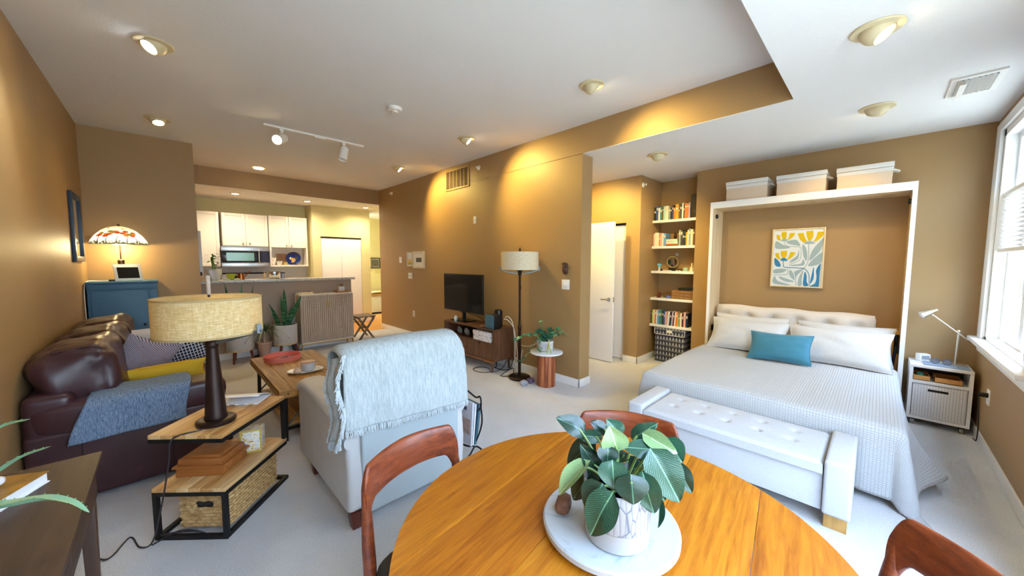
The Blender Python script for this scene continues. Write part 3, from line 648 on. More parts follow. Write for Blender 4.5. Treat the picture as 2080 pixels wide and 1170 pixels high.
sprinkler(T(XT, 4.307, 2.913) @ RX, 'white sprinkler head beside the wall vent'); sprinkler(T(XT, 7.20, 2.916) @ RX, 'white sprinkler head at the kitchen end of the brown wall'); sprinkler(T(4.97, YD, 2.60) @ R(PI / 2, 'X'), 'white sprinkler head on the alcove side wall')
def plate(y, z, w, h, label, name, parts, cat, m='switch_white'):
    t = thing(name, label, cat, (XT, y, z - h / 2)); Bx(XT - .007, XT, y - w / 2, y + w / 2, z - h / 2, z + h / 2).build('plate', m, t, bevel=.002)
    for n_, dy, dz, pw, ph, dp in parts: Bx(XT - .007 - dp, XT - .006, y + dy - pw / 2, y + dy + pw / 2, z + dz - ph / 2, z + dz + ph / 2).build(n_, m if n_ != 'slot' else 'dark_gap', t, bevel=.001)
    return t
plate(4.409, 2.141, .065, .11, 'blank white sensor plate high on the brown wall', 'wall_sensor', [('lens', 0, .01, .03, .03, .01)], 'sensor')
plate(6.868, 1.528, .10, .12, 'white thermostat left of the two small pictures', 'thermostat', [('display', 0, .02, .05, .03, .012)], 'thermostat')
plate(6.47, 1.216, .16, .115, 'white triple switch plate under the two small pictures', 'light_switch', [('slot', -.045, 0, .01, .035, .001), ('toggle', 0, 0, .03, .06, .005), ('slot', .045, 0, .01, .035, .001)], 'light switch')
plate(6.359, .47, .07, .115, 'white outlet low on the brown wall', 'outlet', [('slot', 0, .025, .02, .02, .001), ('slot', 0, -.025, .02, .02, .001)], 'outlet')
plate(2.645, 1.224, .115, .12, 'white switch plate with round dimmer knobs near the column', 'light_switch', [('knob', .02, 0, .025, .025, .012), ('knob', -.02, 0, .02, .02, .008)], 'light switch')
def wallpic(y0, y1, z0, z1, fw, label, fmat, pm, mw, pdiv):
    t = thing('picture', label, 'picture', (XT, (y0 + y1) / 2, z0)); 
    MB().box(XT - .02, XT, y0, y0 + fw, z0, z1).box(XT - .02, XT, y1 - fw, y1, z0, z1).box(XT - .02, XT, y0 + fw, y1 - fw, z0, z0 + fw).box(XT - .02, XT, y0 + fw, y1 - fw, z1 - fw, z1).build('frame', fmat, t, bevel=.003)
    Bx(XT - .008, XT, y0 + fw, y1 - fw, z0 + fw, z1 - fw).build('mat_board', mat('mat_board', '#efe9e0', rough=.8), t); Bx(XT - .010, XT - .008, y0 + fw + mw, y1 - fw - mw, z0 + fw + mw, z1 - fw - mw).build('print', pm, t)
def grad(name, c1, c2, c3):
    m, nt, b = _base(name); v = _coords(nt); sp = nt.nodes.new('ShaderNodeSeparateXYZ'); nt.links.new(v, sp.inputs[0])
    nz = _noise(nt, v, 22, 4); a = nt.nodes.new('ShaderNodeMath'); a.operation = 'MULTIPLY_ADD'; nt.links.new(nz, a.inputs[0]); a.inputs[1].default_value = .12; nt.links.new(sp.outputs[2], a.inputs[2])
    nt.links.new(_ramp(nt, a.outputs[0], [(.08, lin(c1)), (.15, lin(c2)), (.24, lin(c3))]), b.inputs['Base Color']); b.inputs['Roughness'].default_value = .6; MATS[name] = m; return m
wallpic(6.36, 6.58, 1.40, 1.68, .014, 'small pale-framed landscape with yellow field on the brown wall', mat('frame_pale', '#cfc6b4', rough=.4), grad('meadow_print', '#8c8a3c', '#d8b63c', '#dfe3e4'), .02, 0)
wallpic(5.905, 6.345, 1.365, 1.69, .035, 'cream-framed picture with dark print on the brown wall', mat('frame_cream', '#dccfb2', rough=.45), mat('dark_print', '#5b5549', rough=.6, var=.6, vs=18), .085, 0)
# carved mask
t = thing('wall_mask', 'small carved dark wooden mask above the switch near the column', 'mask', (XT, 2.651, 1.37)); wm = mat('mask_wood', '#4b2b1c', rough=.5, var=.4, vs=60, bump=.6, bs=70, bd=.004)
def mk(u, v):
    a = (u - .5) * PI; b = (v - .5) * PI; r = 1 + .12 * math.sin(v * 19) * math.cos(a)
    return (XT - .004 - .035 * math.cos(a) * math.cos(b) * r, 2.651 + .042 * math.sin(a) * math.cos(b) ** .5, 1.415 + .068 * math.sin(b))
MB().grid(mk, 14, 18).build('face', wm, t, smooth=True); MB().ball((XT - .04, 2.651, 1.412), (.012, .01, .016)).build('nose', wm, t, smooth=True)
for s in (-1, 1): MB().ball((XT - .034, 2.651 + s * .017, 1.432), (.007, .009, .005)).build('eye', wm, t, smooth=True)
MB().ball((XT - .034, 2.651, 1.388), (.007, .016, .006)).build('mouth', wm, t, smooth=True)
for k in range(5): MB().ball((XT - .02, 2.651 + (k - 2) * .016, 1.482 - abs(k - 2) * .004), (.012, .009, .012), 10, 6).build('crown_knob', wm, t, smooth=True)
# door leaf standing open, closet behind
d = struct('door_1', Bx(4.685, 4.72, 2.70, 3.50, .012, 2.08), 'door_white', bevel=.003); INV[d.name] = T(*d.location).inverted()
mb = MB(); mb.cyl((4.685, 2.765, .945), (4.676, 2.765, .945), .026, n=24); mb.tube([(4.68, 2.765, .945), (4.64, 2.765, .945), (4.632, 2.79, .945), (4.632, 2.87, .943)], .009); mb.build('handle', 'steel', d, smooth=True)
Bx(4.69, 4.715, 2.697, 2.701, .91, .98).build('latch_plate', 'steel', d)
d = struct('door_2', Bx(4.985, 5.015, 2.65, 3.55, .02, 2.05), 'door_white'); INV[d.name] = T(*d.location).inverted()
Bx(4.975, 5.02, 2.645, 3.6, 2.055, 2.077).build('track', 'dark_gap', d); Bx(4.985, 5.015, 3.56, 4.5, .02, 2.05).build('sliding_panel', 'door_white', d)

# ------------------------------------------------------------------ TV stand and what stands by the brown wall
wood('walnut', '#6e4730', '#3f2417', axis=1, scale=1.2, rough=.38); wood('walnut_v', '#7a5138', '#452a1b', axis=2, scale=1.2, rough=.4)
mat('walnut_dark', '#1d110b', rough=.6)
x0, x1, y0, y1, z0, z1 = 3.085, 3.455, 3.53, 4.70, .15, .592
t = thing('tv_stand', 'low walnut TV stand with open shelf and two drawers', 'tv stand', ((x0 + x1) / 2, (y0 + y1) / 2, 0))
Bx(x0, x1, y0, y1, z1 - .022, z1).build('top_board', 'walnut', t, bevel=.003); Bx(x0 + .01, x1, y0, y1, z0, z0 + .022).build('bottom_board', 'walnut', t, bevel=.003)
Bx(x0 + .004, x1, y0, y0 + .022, z0 + .022, z1 - .022).build('side_panel', 'walnut_v', t); Bx(x0 + .004, x1, y1 - .022, y1, z0 + .022, z1 - .022).build('side_panel', 'walnut_v', t)
Bx(x0 + .012, x1 - .01, y0 + .022, y1 - .022, .385, .40).build('shelf_board', 'walnut', t); Bx(x1 - .012, x1, y0 + .022, y1 - .022, z0 + .022, z1 - .022).build('back_panel', 'walnut_dark', t)
Bx(x0 - .004, x0 + .03, y0 + .005, y1 - .005, z0 - .018, z0 + .004).build('apron', mat('walnut_edge', '#8a5c3b', rough=.4), t, bevel=.003)
w2 = (y1 - y0 - .048) / 2
for k in range(2):
    a = y0 + .024 + k * w2; dr = Bx(x0 + .006, x0 + .024, a + .002, a + w2 - .002, z0 + .026, .383).build('drawer_front', 'walnut_v', t)
    mb = MB(); mb.M = T(x0 + .005, a + w2 / 2, .383) @ R(PI / 2, 'Y') @ R(PI / 2, 'Z'); n = 12; mb.prism([(.035 * math.cos(PI * i / n), .022 * math.sin(PI * i / n) * -1) for i in range(n + 1)], -.001, .002); mb.build('finger_notch', 'walnut_dark', dr)
for yy in (y0 + .05, y1 - .07):
    for xx in (x0 + .03, x1 - .035): MB().cyl((xx, yy, 0), (xx, yy + .005, z0 - .0), .011, .019, 14).build('leg', 'walnut_v', t, smooth=True)
# television
ty0, ty1, tz0, tz1, tx = 3.955, 4.94, .728, 1.31, 3.25
t = thing('television', 'black flat television on the walnut TV stand', 'television', (tx, (ty0 + ty1) / 2, z1))
Bx(tx, tx + .03, ty0, ty1, tz0, tz1).build('housing', 'black_plastic', t, bevel=.006); Bx(tx + .03, tx + .07, ty0 + .2, ty1 - .2, tz0 + .06, tz1 - .18).build('rear_bulge', 'black_plastic', t, bevel=.015)
Bx(tx - .002, tx + .001, ty0 + .012, ty1 - .012, tz0 + .02, tz1 - .012).build('screen', mat('tv_screen', '#0a0a0c', rough=.09, coat=.4), t)
Bx(tx - .004, tx + .02, 4.40, 4.49, tz0 - .012, tz0 + .002).build('sensor_bar', 'black_plastic', t, bevel=.003)
Bx(tx + .012, tx + .04, 4.40, 4.46, z1 + .012, tz0 + .05).build('stand_post', 'black_plastic', t, bevel=.004); Bx(tx - .09, tx + .12, 4.24, 4.62, z1 + .0005, z1 + .014).build('stand_foot', mat('gloss_black', '#0b0b0d', rough=.1), t, bevel=.003)
# glass coasters on the shelf
for k, y in enumerate((4.40, 4.22)):
    t = thing('glass_ornament', ('left' if k == 0 else 'right') + ' round clear glass ornament on the TV stand shelf', 'ornament', (3.16, y, .401), 0, 'round glass ornaments'); gl = mat('cut_glass', '#e6eef2', rough=.05, trans=.75)
    mb = MB(); mb.M = T(3.17, y, .401 + .062) @ R(PI / 2 - .25, 'Y'); mb.lathe([(0, -.008), (.04, -.01), (.055, -.004), (.061, .0), (.055, .006), (.03, .012), (0, .010)], n=12); mb.build('disc', gl, t)
    mb = MB(); mb.M = T(3.15, y, .401 + .055) @ R(PI / 2 - .25, 'Y'); mb.lathe([(.03, -.006), (.036, 0), (.03, .006)], n=12, closed=True); mb.build('ring', gl, t)
t = thing('storage_box', 'white box with dark dots on the TV stand shelf', 'box', (3.24, 3.78, .401)); dm = dots('dotted_paper', '#ece9ea', '#5b6a7c', 34, .22)
Bx(3.10, 3.40, 3.60, 3.98, .401, .50).build('box_body', dm, t, bevel=.003); Bx(3.095, 3.405, 3.595, 3.985, .485, .535).build('lid', dm, t, bevel=.003)
t = thing('ornament_egg', 'small white egg-shaped ornament on top of the TV stand', 'ornament', (3.15, 4.42, z1)); MB().ball((3.125, 4.44, z1 + .05), (.03, .03, .042)).build('egg', 'white_ceramic', t, smooth=True); MB().lathe([(0, 0), (.022, 0), (.018, .018), (0, .02)], (3.125, 4.44, z1), 20).build('foot', mat('blue_glaze', '#7fa9b5', rough=.3), t, smooth=True)
o = MB().ball((3.13, 3.80, z1 + .012), (.035, .05, .012)).build('pebble', mat('brown_stone', '#7b5f4a', rough=.5, var=.4, vs=40), smooth=True); tag(o, 'flat brown pebble on top of the TV stand', 'stone')
t = thing('speaker', 'small square blue-grey speaker box on the TV stand', 'speaker', (3.2, 3.62, z1)); Bx(3.10, 3.24, 3.545, 3.70, z1 + .0005, z1 + .19).build('cabinet', 'black_plastic', t, bevel=.004)
mb = MB(); mb.box(3.094, 3.101, 3.535, 3.71, z1 + .003, z1 + .195); mb.build('grille', weave('speaker_cloth', '#3f5f6e', '#58798a', 500, 500, axes=(1, 2)), t, bevel=.003)
Bx(3.088, 3.094, 3.55, 3.695, z1 + .02, z1 + .022).build('trim_line', 'black_plastic', t)
t = thing('router', 'black cylinder device behind the square speaker', 'device', (3.30, 3.67, z1)); MB().lathe([(0, 0), (.055, 0), (.058, .01), (.058, .21), (.05, .235), (0, .24)], (3.31, 3.68, z1 + .0005), 28).build('body', 'black_plastic', t, smooth=True); MB().lathe([(.0, .241), (.04, .2405), (.04, .2415), (0, .243)], (3.31, 3.68, z1), 20).build('top_light', 'gloss_black', t)
# cables
wc = mat('white_cable', '#e9e3d8', rough=.5); bc = mat('black_cable', '#1b1c1f', rough=.5)
def cable(pts, r, m, label): o = MB().tube(spline(pts, 6), r, 6).build('cable', m, smooth=True); tag(o, label, 'cable')
cable([(3.30, 3.53, .74), (3.31, 3.47, .75), (3.33, 3.41, .66), (3.36, 3.40, .4), (3.37, 3.41, .2), (3.40, 3.43, .03), (3.43, 3.5, .01)], .006, wc, 'white cable curving down from the speaker past the stand end')
cable([(3.28, 3.53, .72), (3.30, 3.46, .70), (3.34, 3.39, .58), (3.38, 3.38, .3), (3.42, 3.37, .1), (3.45, 3.34, .3)], .005, wc, 'second white cable behind the floor lamp pole')
cable([(3.40, 3.40, .12), (3.36, 3.37, .2), (3.35, 3.42, .12), (3.38, 3.44, .05), (3.42, 3.40, .10), (3.39, 3.37, .17), (3.37, 3.42, .1)], .005, wc, 'looped white cable near the floor behind the lamp')
cable([(3.44, 3.38, .36), (3.38, 3.22, .38), (3.34, 3.1, .41), (3.38, 2.98, .47), (3.44, 2.9, .52)], .005, wc, 'pale cable stretched along the wall behind the ivy')
cable([(3.42, 3.62, .10), (3.30, 3.60, .008), (3.12, 3.58, .008), (2.98, 3.70, .008), (3.0, 3.86, .008), (3.14, 3.88, .008), (3.18, 3.74, .008), (3.1, 3.6, .008)], .005, bc, 'black cable looped on the carpet under the TV stand')
cable([(3.44, 3.5, .15), (3.36, 3.5, .02), (3.2, 3.44, .008), (3.08, 3.38, .008), (3.16, 3.30, .008), (3.30, 3.36, .008), (3.38, 3.45, .008)], .005, bc, 'black cable coiled beside the floor lamp base')
cable([(3.45, 4.0, .5), (3.43, 3.9, .2), (3.34, 3.75, .012), (3.22, 3.66, .03), (3.28, 3.52, .012), (3.4, 3.48, .02)], .006, bc, 'tangled black cord behind the front leg of the TV stand')
cable([(3.28, 4.35, .72), (3.34, 4.2, .68), (3.40, 4.12, .62), (3.44, 4.1, .596)], .004, bc, 'thin black cord hanging from the television')
# floor lamp
lx, ly = 3.21, 3.163; bz = mat('bronze', '#2c1f1c', rough=.35, metal=.7); ln = cloth('linen', '#cbb994', '#e9dcc0', (1, 1, 9), 26, 300)
t = thing('floor_lamp', 'bronze floor lamp with linen drum shade by the brown wall', 'floor lamp', (lx, ly, 0))
MB().lathe([(0, 0), (.135, 0), (.14, .006), (.14, .026), (.13, .034), (.03, .036), (0, .036)], (lx, ly, 0), 40).build('base', bz, t, smooth=True)
mb = MB(); mb.cyl((lx, ly, .03), (lx, ly, .66), .019); mb.cyl((lx, ly, .64), (lx, ly, 1.36), .014); mb.lathe([(.019, .63), (.023, .64), (.023, .68), (.015, .70)], (lx, ly, 0), 20); mb.build('pole', bz, t, smooth=True)
mb = MB(); mb.lathe([(0, 1.33), (.02, 1.33), (.024, 1.35), (.024, 1.38), (.012, 1.40), (0, 1.40)], (lx, ly, 0), 20); mb.cyl((lx, ly, 1.38), (lx, ly, 1.675), .006); mb.lathe([(.006, 1.63), (.012, 1.635), (.012, 1.65), (0, 1.68)], (lx, ly, 0), 14); mb.build('hub', bz, t, smooth=True)
MB().lathe([(.236, 1.40), (.236, 1.62)], (lx, ly, 0), 48).build('shade', ln, t, smooth=True, solid=.004)
_ = [o for o in t.children][-1]
MB().lathe([(0, 1.612), (.232, 1.612)], (lx, ly, 0), 48).build('diffuser', mat('shade_liner', '#f3efe6', rough=.9), t)
sm = mat('arm_steel', '#93a5b0', rough=.4, metal=.3)
for s in (-1, 1):
    u = Vector((math.cos(-_yaw), math.sin(-_yaw), 0)) * s
    c = Vector((lx, ly, 0)); MB().tube([c + Vector((0, 0, 1.345)) + u * .01, c + u * .14 + Vector((0, 0, 1.365)), c + u * .25 + Vector((0, 0, 1.40))], .009, 6).build('arm', sm, t); mb = MB(); mb.cyl(c + u * .243 + Vector((0, 0, 1.385)), c + u * .243 + Vector((0, 0, 1.44)), .012, n=8); mb.build('arm_tip', sm, t)
for a in (.6, 2.2, 3.9, 5.4): MB().tube([(lx, ly, 1.36), (lx + .05 * math.cos(a), ly + .05 * math.sin(a), 1.40), (lx + .07 * math.cos(a), ly + .07 * math.sin(a), 1.45)], .005, 6).build('prong', bz, t)
mb = MB(); mb.tube([(lx - .01, ly - .02, 1.34), (lx - .012, ly - .03, 1.15)], .002, 5); mb.cyl((lx - .012, ly - .03, 1.15), (lx - .012, ly - .03, 1.20), .005); mb.build('pull_chain', bz, t)
# drum side table
sx, sy = 3.262, 2.755; wood('acacia', '#b5663d', '#7a3a20', axis=2, scale=1.5, rough=.4, c3='#4e2414'); marble('marble', '#e9eaea', '#b9c0c6', 5)
t = thing('drum_table', 'small wooden drum side table with round marble top', 'side table', (sx, sy, 0))
for k in range(14):
    a0 = 2 * PI * k / 14 + .01; a1 = 2 * PI * (k + 1) / 14 - .01; am = (a0 + a1) / 2; r = .108
    o = MB().prism([(sx + q * math.cos(a), sy + q * math.sin(a)) for q, a in ((r, a0), (r * 1.03, am), (r, a1), (r * .7, a1), (r * .7, a0))], .001, .40)
    random.seed(k); c = random.choice(['acacia', 'acacia_b', 'acacia_c']); wood('acacia_b', '#c4774a', '#93512e', axis=2, scale=1.5); wood('acacia_c', '#a3552f', '#6a2f1a', axis=2, scale=1.5); o.build('stave', c, t, bevel=.004)
MB().lathe([(0, 0), (.19, 0), (.197, .005), (.197, .018), (.19, .022), (0, .022)], (sx, sy, .4005), 48).build('marble_top', 'marble', t, smooth=True)
# ivy pot
px_, py_, pz_ = sx + .02, sy + .04, .4235
t = thing('potted_ivy', 'trailing ivy in a white ribbed pot on the drum table', 'potted plant', (px_, py_, pz_))
def rib(u, v):
    a = 2 * PI * u; r = .098 * (1 + .02 * math.cos(a * 24)) * (.93 + .07 * v); return (px_ + r * math.cos(a), py_ + r * math.sin(a), pz_ + v * .125)
MB().grid(rib, 96, 4, cu=True).build('pot', 'white_ceramic', t, smooth=True, solid=.006)
MB().lathe([(0, .0), (.088, .0), (.09, .006), (0, .006)], (px_, py_, pz_), 28).build('pot_base', 'white_ceramic', t); MB().lathe([(0, .10), (.092, .10)][::-1], (px_, py_, pz_), 28).build('soil', mat('soil', '#3c3530', rough=1, bump=.5, bs=80), t)
random.seed(21)
ivy = [mat('ivy_dark', '#2f6b58', rough=.45), mat('ivy_mid', '#4d8a5c', rough=.45), mat('ivy_light', '#a9c98a', rough=.5)]
def ivyleaf():
    mb = MB(); pts = [(0, 0, 0), (.012, -.008, .002), (.022, .002, .004), (.016, .012, .002), (.020, .026, .003), (.008, .026, 0), (0, .042, -.004), (-.008, .026, 0), (-.020, .026, .003), (-.016, .012, .002), (-.022, .002, .004), (-.012, -.008, .002), (0, .014, -.003)]
    mb._add(pts, [(i, i + 1, 12) for i in range(0, 11)] + [(11, 0, 12)]); return mb
protos = []
def strand(pts, n, col, t=t):
    P = spline(pts, 8); MB().tube(P, .0025, 5).build('vine', ivy[1], t)
    for k in range(n):
        q = P[int(len(P) * (.12 + .88 * k / n)) % len(P)]; s = random.uniform(.85, 1.45)
        mb = MB(); mb.M = Matrix.LocRotScale(q, None, None) @ R(random.uniform(0, 6.28), 'Z') @ R(random.uniform(-.9, .5), 'X') @ R(random.uniform(-.5, .5), 'Y') @ Matrix.Scale(s, 4)
        pts2 = ivyleaf(); mb._add(pts2.v, pts2.f); mb.build('leaf', random.choice(col), t, smooth=True)
top = pz_ + .10
D2, M2, L2 = [ivy[0], ivy[0], ivy[1]], [ivy[1], ivy[0], ivy[2]], [ivy[2], ivy[1], ivy[2]]
UR = Vector((math.cos(-_yaw), math.sin(-_yaw), 0)); UF = Vector((math.sin(_yaw), math.cos(_yaw), 0)); pc = Vector((px_, py_, 0))
def pp(r, f, z): return tuple(pc + UR * r + UF * f + Vector((0, 0, z)))
for k in range(7):
    a = k * .9; strand([pp(0, 0, top), pp(.05 * math.cos(a), .05 * math.sin(a), top + .09), pp(.10 * math.cos(a), .09 * math.sin(a), top + .13 + .03 * math.sin(k * 2)), pp(.14 * math.cos(a), .11 * math.sin(a), top + .10)], 13, D2)
strand([pp(-.02, 0, top), pp(-.04, 0, top + .15), pp(-.05, 0, top + .24), pp(-.06, -.02, top + .27)], 8, L2)
strand([pp(.03, 0, top), pp(.12, -.04, top + .10), pp(.22, -.06, top + .12), pp(.27, -.07, top + .08)], 8, M2)
strand([pp(.03, 0, top), pp(.12, -.02, top + .16), pp(.18, -.03, top + .15), pp(.20, -.03, top + .12)], 7, L2)
strand([pp(-.03, 0, top), pp(-.13, -.05, top + .10), pp(-.24, -.05, top + .10), pp(-.34, -.05, top + .05), pp(-.39, -.05, top + .0)], 14, M2)
strand([pp(-.03, -.02, top), pp(-.10, -.08, top + .05), pp(-.18, -.07, top - .06), pp(-.22, -.08, top - .14), pp(-.29, -.08, top - .20), pp(-.35, -.08, top - .24)], 12, M2)
strand([pp(-.05, -.04, top), pp(-.08, -.10, top + .02), pp(-.08, -.115, top - .05), pp(-.075, -.12, top - .10)], 8, [ivy[1]])
# golden figure in front of the pot
fx, fy = 3.10 - .0, 2.66
c = Vector((sx, sy, 0)) - UF * .14 + UR * .015
t = thing('figurine', 'small pale gold standing figure in front of the ivy pot', 'figurine', (c.x, c.y, pz_)); gm = mat('pale_gold', '#c3c07c', rough=.35, metal=.4)
MB().tube([c + UR * -.018 + Vector((0, 0, pz_)), c + UR * -.012 + Vector((0, 0, pz_ + .06)), c + UR * -.004 + Vector((0, 0, pz_ + .10))], [.007, .011, .014]).build('leg', gm, t, smooth=True)
MB().tube([c + UR * .026 + Vector((0, 0, pz_)), c + UR * .02 + Vector((0, 0, pz_ + .05)), c + UR * .002 + Vector((0, 0, pz_ + .075))], [.006, .009, .012]).build('leg', gm, t, smooth=True)
MB().tube([c + UR * .001 + Vector((0, 0, pz_ + .07)), c + Vector((0, 0, pz_ + .11)), c + UR * -.003 + Vector((0, 0, pz_ + .13))], [.013, .016, .008]).build('body', gm, t, smooth=True); MB().ball(c + UR * -.004 + Vector((0, 0, pz_ + .142)), (.012, .012, .015)).build('head', gm, t, smooth=True)
random.seed(5)
for k, (x, y, lab) in enumerate(((3.05, 2.93, 'clear quartz crystal on the carpet beside the lamp base'), (3.17, 2.93, 'purple crystal lump on the carpet beside the drum table'))):
    mb = MB(); mb.ball((x, y, .035), (.06, .045, .035), 7, 5); mb.v = [(a + random.uniform(-.008, .008), b + random.uniform(-.008, .008), max(0.001, z_ + random.uniform(-.006, .006))) for a, b, z_ in mb.v]
    o = mb.build('crystal', mat('quartz', '#cdd0da', rough=.15, trans=.5) if k == 0 else mat('amethyst', '#5b4560', rough=.3, var=.3, vs=50)); tag(o, lab, 'crystal')
# ------------------------------------------------------------------ bedroom corner
ply = wood('birch', '#e3cda6', '#cdb085', axis=2, scale=.5, rough=.5)
mx0, my0, my1, mz0, mz1 = 4.877, -.201, 1.496, 2.156, 2.232
t = thing('wall_bed_cabinet', 'tall white-edged birch wall-bed frame around the bed head', 'bed frame', (5.08, .65, 0))
Bx(mx0 + .006, XM - .001, my0, my0 + .03, .0, mz0).build('side_panel', ply, t); Bx(mx0 + .006, XM - .001, my1 - .03, my1, .0, mz0).build('side_panel', ply, t); Bx(mx0 + .006, XM - .001, my0, my1, mz0, mz1).build('top_panel', ply, t)
Bx(mx0, mx0 + .006, my0, my0 + .03, 0, mz1).build('front_edge', 'white_trim', t); Bx(mx0, mx0 + .006, my1 - .03, my1, 0, mz1).build('front_edge', 'white_trim', t); Bx(mx0, mx0 + .006, my0 + .03, my1 - .03, mz0, mz1).build('front_edge', 'white_trim', t)
Bx(mx0, XM - .001, my0 - .002, my0, 0, mz1).build('side_face', 'white_trim', t); Bx(mx0, XM - .001, my1, my1 + .002, 0, mz1).build('side_face', 'white_trim', t)
for y, s in ((my0 + .03, 1), (my1 - .03, -1)):
    MB().cyl((5.0, y, 2.07), (5.0, y + s * .02, 2.07), .028, .022, 16).build('stop_knob', 'black_plastic', t, smooth=True); MB().box(4.98, 5.05, min(y, y + s * .03), max(y, y + s * .03), .63, .70).build('pivot_bracket', 'black_metal', t, bevel=.004)
Bx(5.18, XM - .001, my0 + .031, my1 - .031, .30, .815).build('head_panel', wood('birch_y', '#dfb97f', '#c99b5c', axis=1, scale=.5, rough=.5), t)
t = thing('lift_strut', 'dark purple gas strut standing beside the bed head', 'strut', (5.0, -.14, .48)); MB().cyl((5.0, -.135, .505), (5.0, -.15, .68), .012).build('rod', mat('strut_purple', '#241d4a', rough=.3, metal=.3), t, smooth=True); MB().cyl((5.0, -.15, .66), (5.0, -.152, .81), .016).build('cylinder', 'black_metal', t, smooth=True)
# bed
BX0, BX1, BY0, BY1, BZ = 3.15, 5.17, -.125, 1.43, .50
t = thing('bed', 'wide bed platform with mattress under the white quilt', 'bed', (4.1, .65, 0))
Bx(BX0 + .04, BX1, BY0 + .05, BY1 - .05, .22, BZ - .03).build('mattress', mat('mattress_white', '#e9e6e1', rough=.9), t, bevel=.04, seg=3); Bx(BX0 + .08, BX1, BY0 + .06, BY1 - .06, .12, .22).build('platform', 'birch_y', t)
for x in (BX0 + .3, BX1 - .1):
    for y in (BY0 + .15, BY1 - .15): Bx(x - .03, x + .03, y - .03, y + .03, 0, .12).build('leg', 'birch_y', t)
def _quilt():
    m, nt, b = _base('quilt'); uvn = nt.nodes.new('ShaderNodeUVMap'); uvn.uv_map = 'cloth'; v = uvn.outputs[0]; sp = nt.nodes.new('ShaderNodeSeparateXYZ'); nt.links.new(v, sp.inputs[0])
    outs = []
    for src, s in ((sp.outputs[0], 215), (sp.outputs[1], 190)):
        k = nt.nodes.new('ShaderNodeMath'); k.operation = 'MULTIPLY'; nt.links.new(src, k.inputs[0]); k.inputs[1].default_value = s
        q = nt.nodes.new('ShaderNodeMath'); q.operation = 'SINE'; nt.links.new(k.outputs[0], q.inputs[0]); ab = nt.nodes.new('ShaderNodeMath'); ab.operation = 'ABSOLUTE'; nt.links.new(q.outputs[0], ab.inputs[0]); outs.append(ab.outputs[0])
    p = nt.nodes.new('ShaderNodeMath'); p.operation = 'MINIMUM'; nt.links.new(outs[0], p.inputs[0]); nt.links.new(outs[1], p.inputs[1])
    nt.links.new(_ramp(nt, p.outputs[0], [(0, lin('#a4a4a3')), (.5, lin('#c0c0bf'))]), b.inputs['Base Color']); b.inputs['Roughness'].default_value = .95; b.inputs['Specular IOR Level'].default_value = .1
    _bump(nt, b, p.outputs[0], .5, .004); MATS['quilt'] = m
_quilt()
def quilt():
    dside, dfoot, L, W_ = .47, .46, BX1 - BX0 - .06, BY1 - BY0; nu, nv = 90, 110
    def fn(u, v):
        b = u * (L - .25 + dfoot) ; x = BX1 - .31 - b; a = -dside + v * (W_ + 2 * dside); y = BY0 + a
        ox = max(0, BX0 - x); oy = 0
        if y < BY0: oy = BY0 - y
        if y > BY1: oy = y - BY1
        sgn = -1 if y < BY0 else 1; cx = max(x, BX0); cy = min(max(y, BY0), BY1)
        r = math.hypot(ox, oy); z = BZ + .004 * noise.noise((x * 4, y * 4, 0)) + .012 * noise.noise((x * 1.5, y * 1.5, 3))
        if r > 1e-6:
            dx, dy = ox / r, oy / r; rr = r
            k = .10 + .05 * math.sin(cx * 4.0 + 1.0) if sgn < 0 else .14 + .04 * math.sin(cx * 5)
            bump = math.exp(-((cx - 3.62) / .20) ** 2) if sgn < 0 else 0
            fl = (k + .34 * bump * (r / .45)) * dy ** 2 + .015 * dx ** 2 + .40 * dx * dx * dy * dy
            rnd = .05; out = rr * fl + (min(rr, rnd) * .8); drop = max(0, rr - .015) * (1 - fl * .25)
            if rr < rnd: drop = rnd * (1 - math.sqrt(max(0, 1 - (rr / rnd) ** 2))) * .8
            zz = z - drop
            if zz < .014: out += (.014 - zz) * .5; zz = .014 + .008 * abs(math.sin(cx * 9))
            # the bench stands close to the foot of the bed
            nx = cx - dx * out; ny = cy + sgn * dy * out
            if ny > .02 and nx < 3.118: nx = 3.118
            return (nx, ny, zz)
        return (x, y, z)
    return MB().grid(lambda u, v: fn(u, 1 - v), nu, nv)
o = quilt().build('quilt', 'quilt', smooth=True, solid=.010)
_uv = o.data.uv_layers.new(name='cloth')
for _l in o.data.loops: _i, _j = divmod(_l.vertex_index, 111); _uv.data[_l.index].uv = (_i / 90 * 2.17, _j / 110 * 2.495)
tag(o, 'white quilted bedspread draped over the bed to the floor', 'quilt')
# cushions at the bed head
cot = mat('cotton_cream', '#d2c8bd', rough=.95, bump=.2, bs=300); cotw = cloth('linen_white', '#c2c0bd', '#cbc9c6', (1, 1, 1), 60, 450, bump=.15)
def futon():
    w, h, d = 1.44, .47, .15; tufts = [(-.60 + .24 * i, zz) for i in range(6) for zz in (.10,)]
    def side(s):
        def fn(u, v):
            a = 2 * u - 1; b = 2 * v - 1; k = (max(0, 1 - a ** 8) * max(0, 1 - b ** 6)) ** .5
            X_ = a * w / 2; Z_ = b * h / 2; q = d / 2 * k
            for tx, tz in tufts:
                rr = math.hypot((X_ - tx), (Z_ - tz)); q -= .045 * math.exp(-(rr / .05) ** 2) * k
            q += .008 * noise.noise((X_ * 14, Z_ * 4, s)) * k
            top = 1 + .03 * math.cos(a * 9) * (b > .5)
            return (X_ * (1 - .012 * (abs(b) > .9)), s * q, Z_ * top)
        return fn
    mb = MB(); mb.M = T(5.085, .715, .735) @ R(PI / 2, 'Z') @ R(.06, 'X'); f1, f2 = side(1), side(-1)
    mb.grid(lambda u, v: f1(u, 1 - v), 60, 24); mb.grid(f2, 60, 24); return mb
t = thing('futon_cushion', 'long cream tufted cushion leaning on the wall behind the pillows', 'cushion', (5.085, .715, .5)); futon().build('cushion_body', cot, t, smooth=True, merge=True)
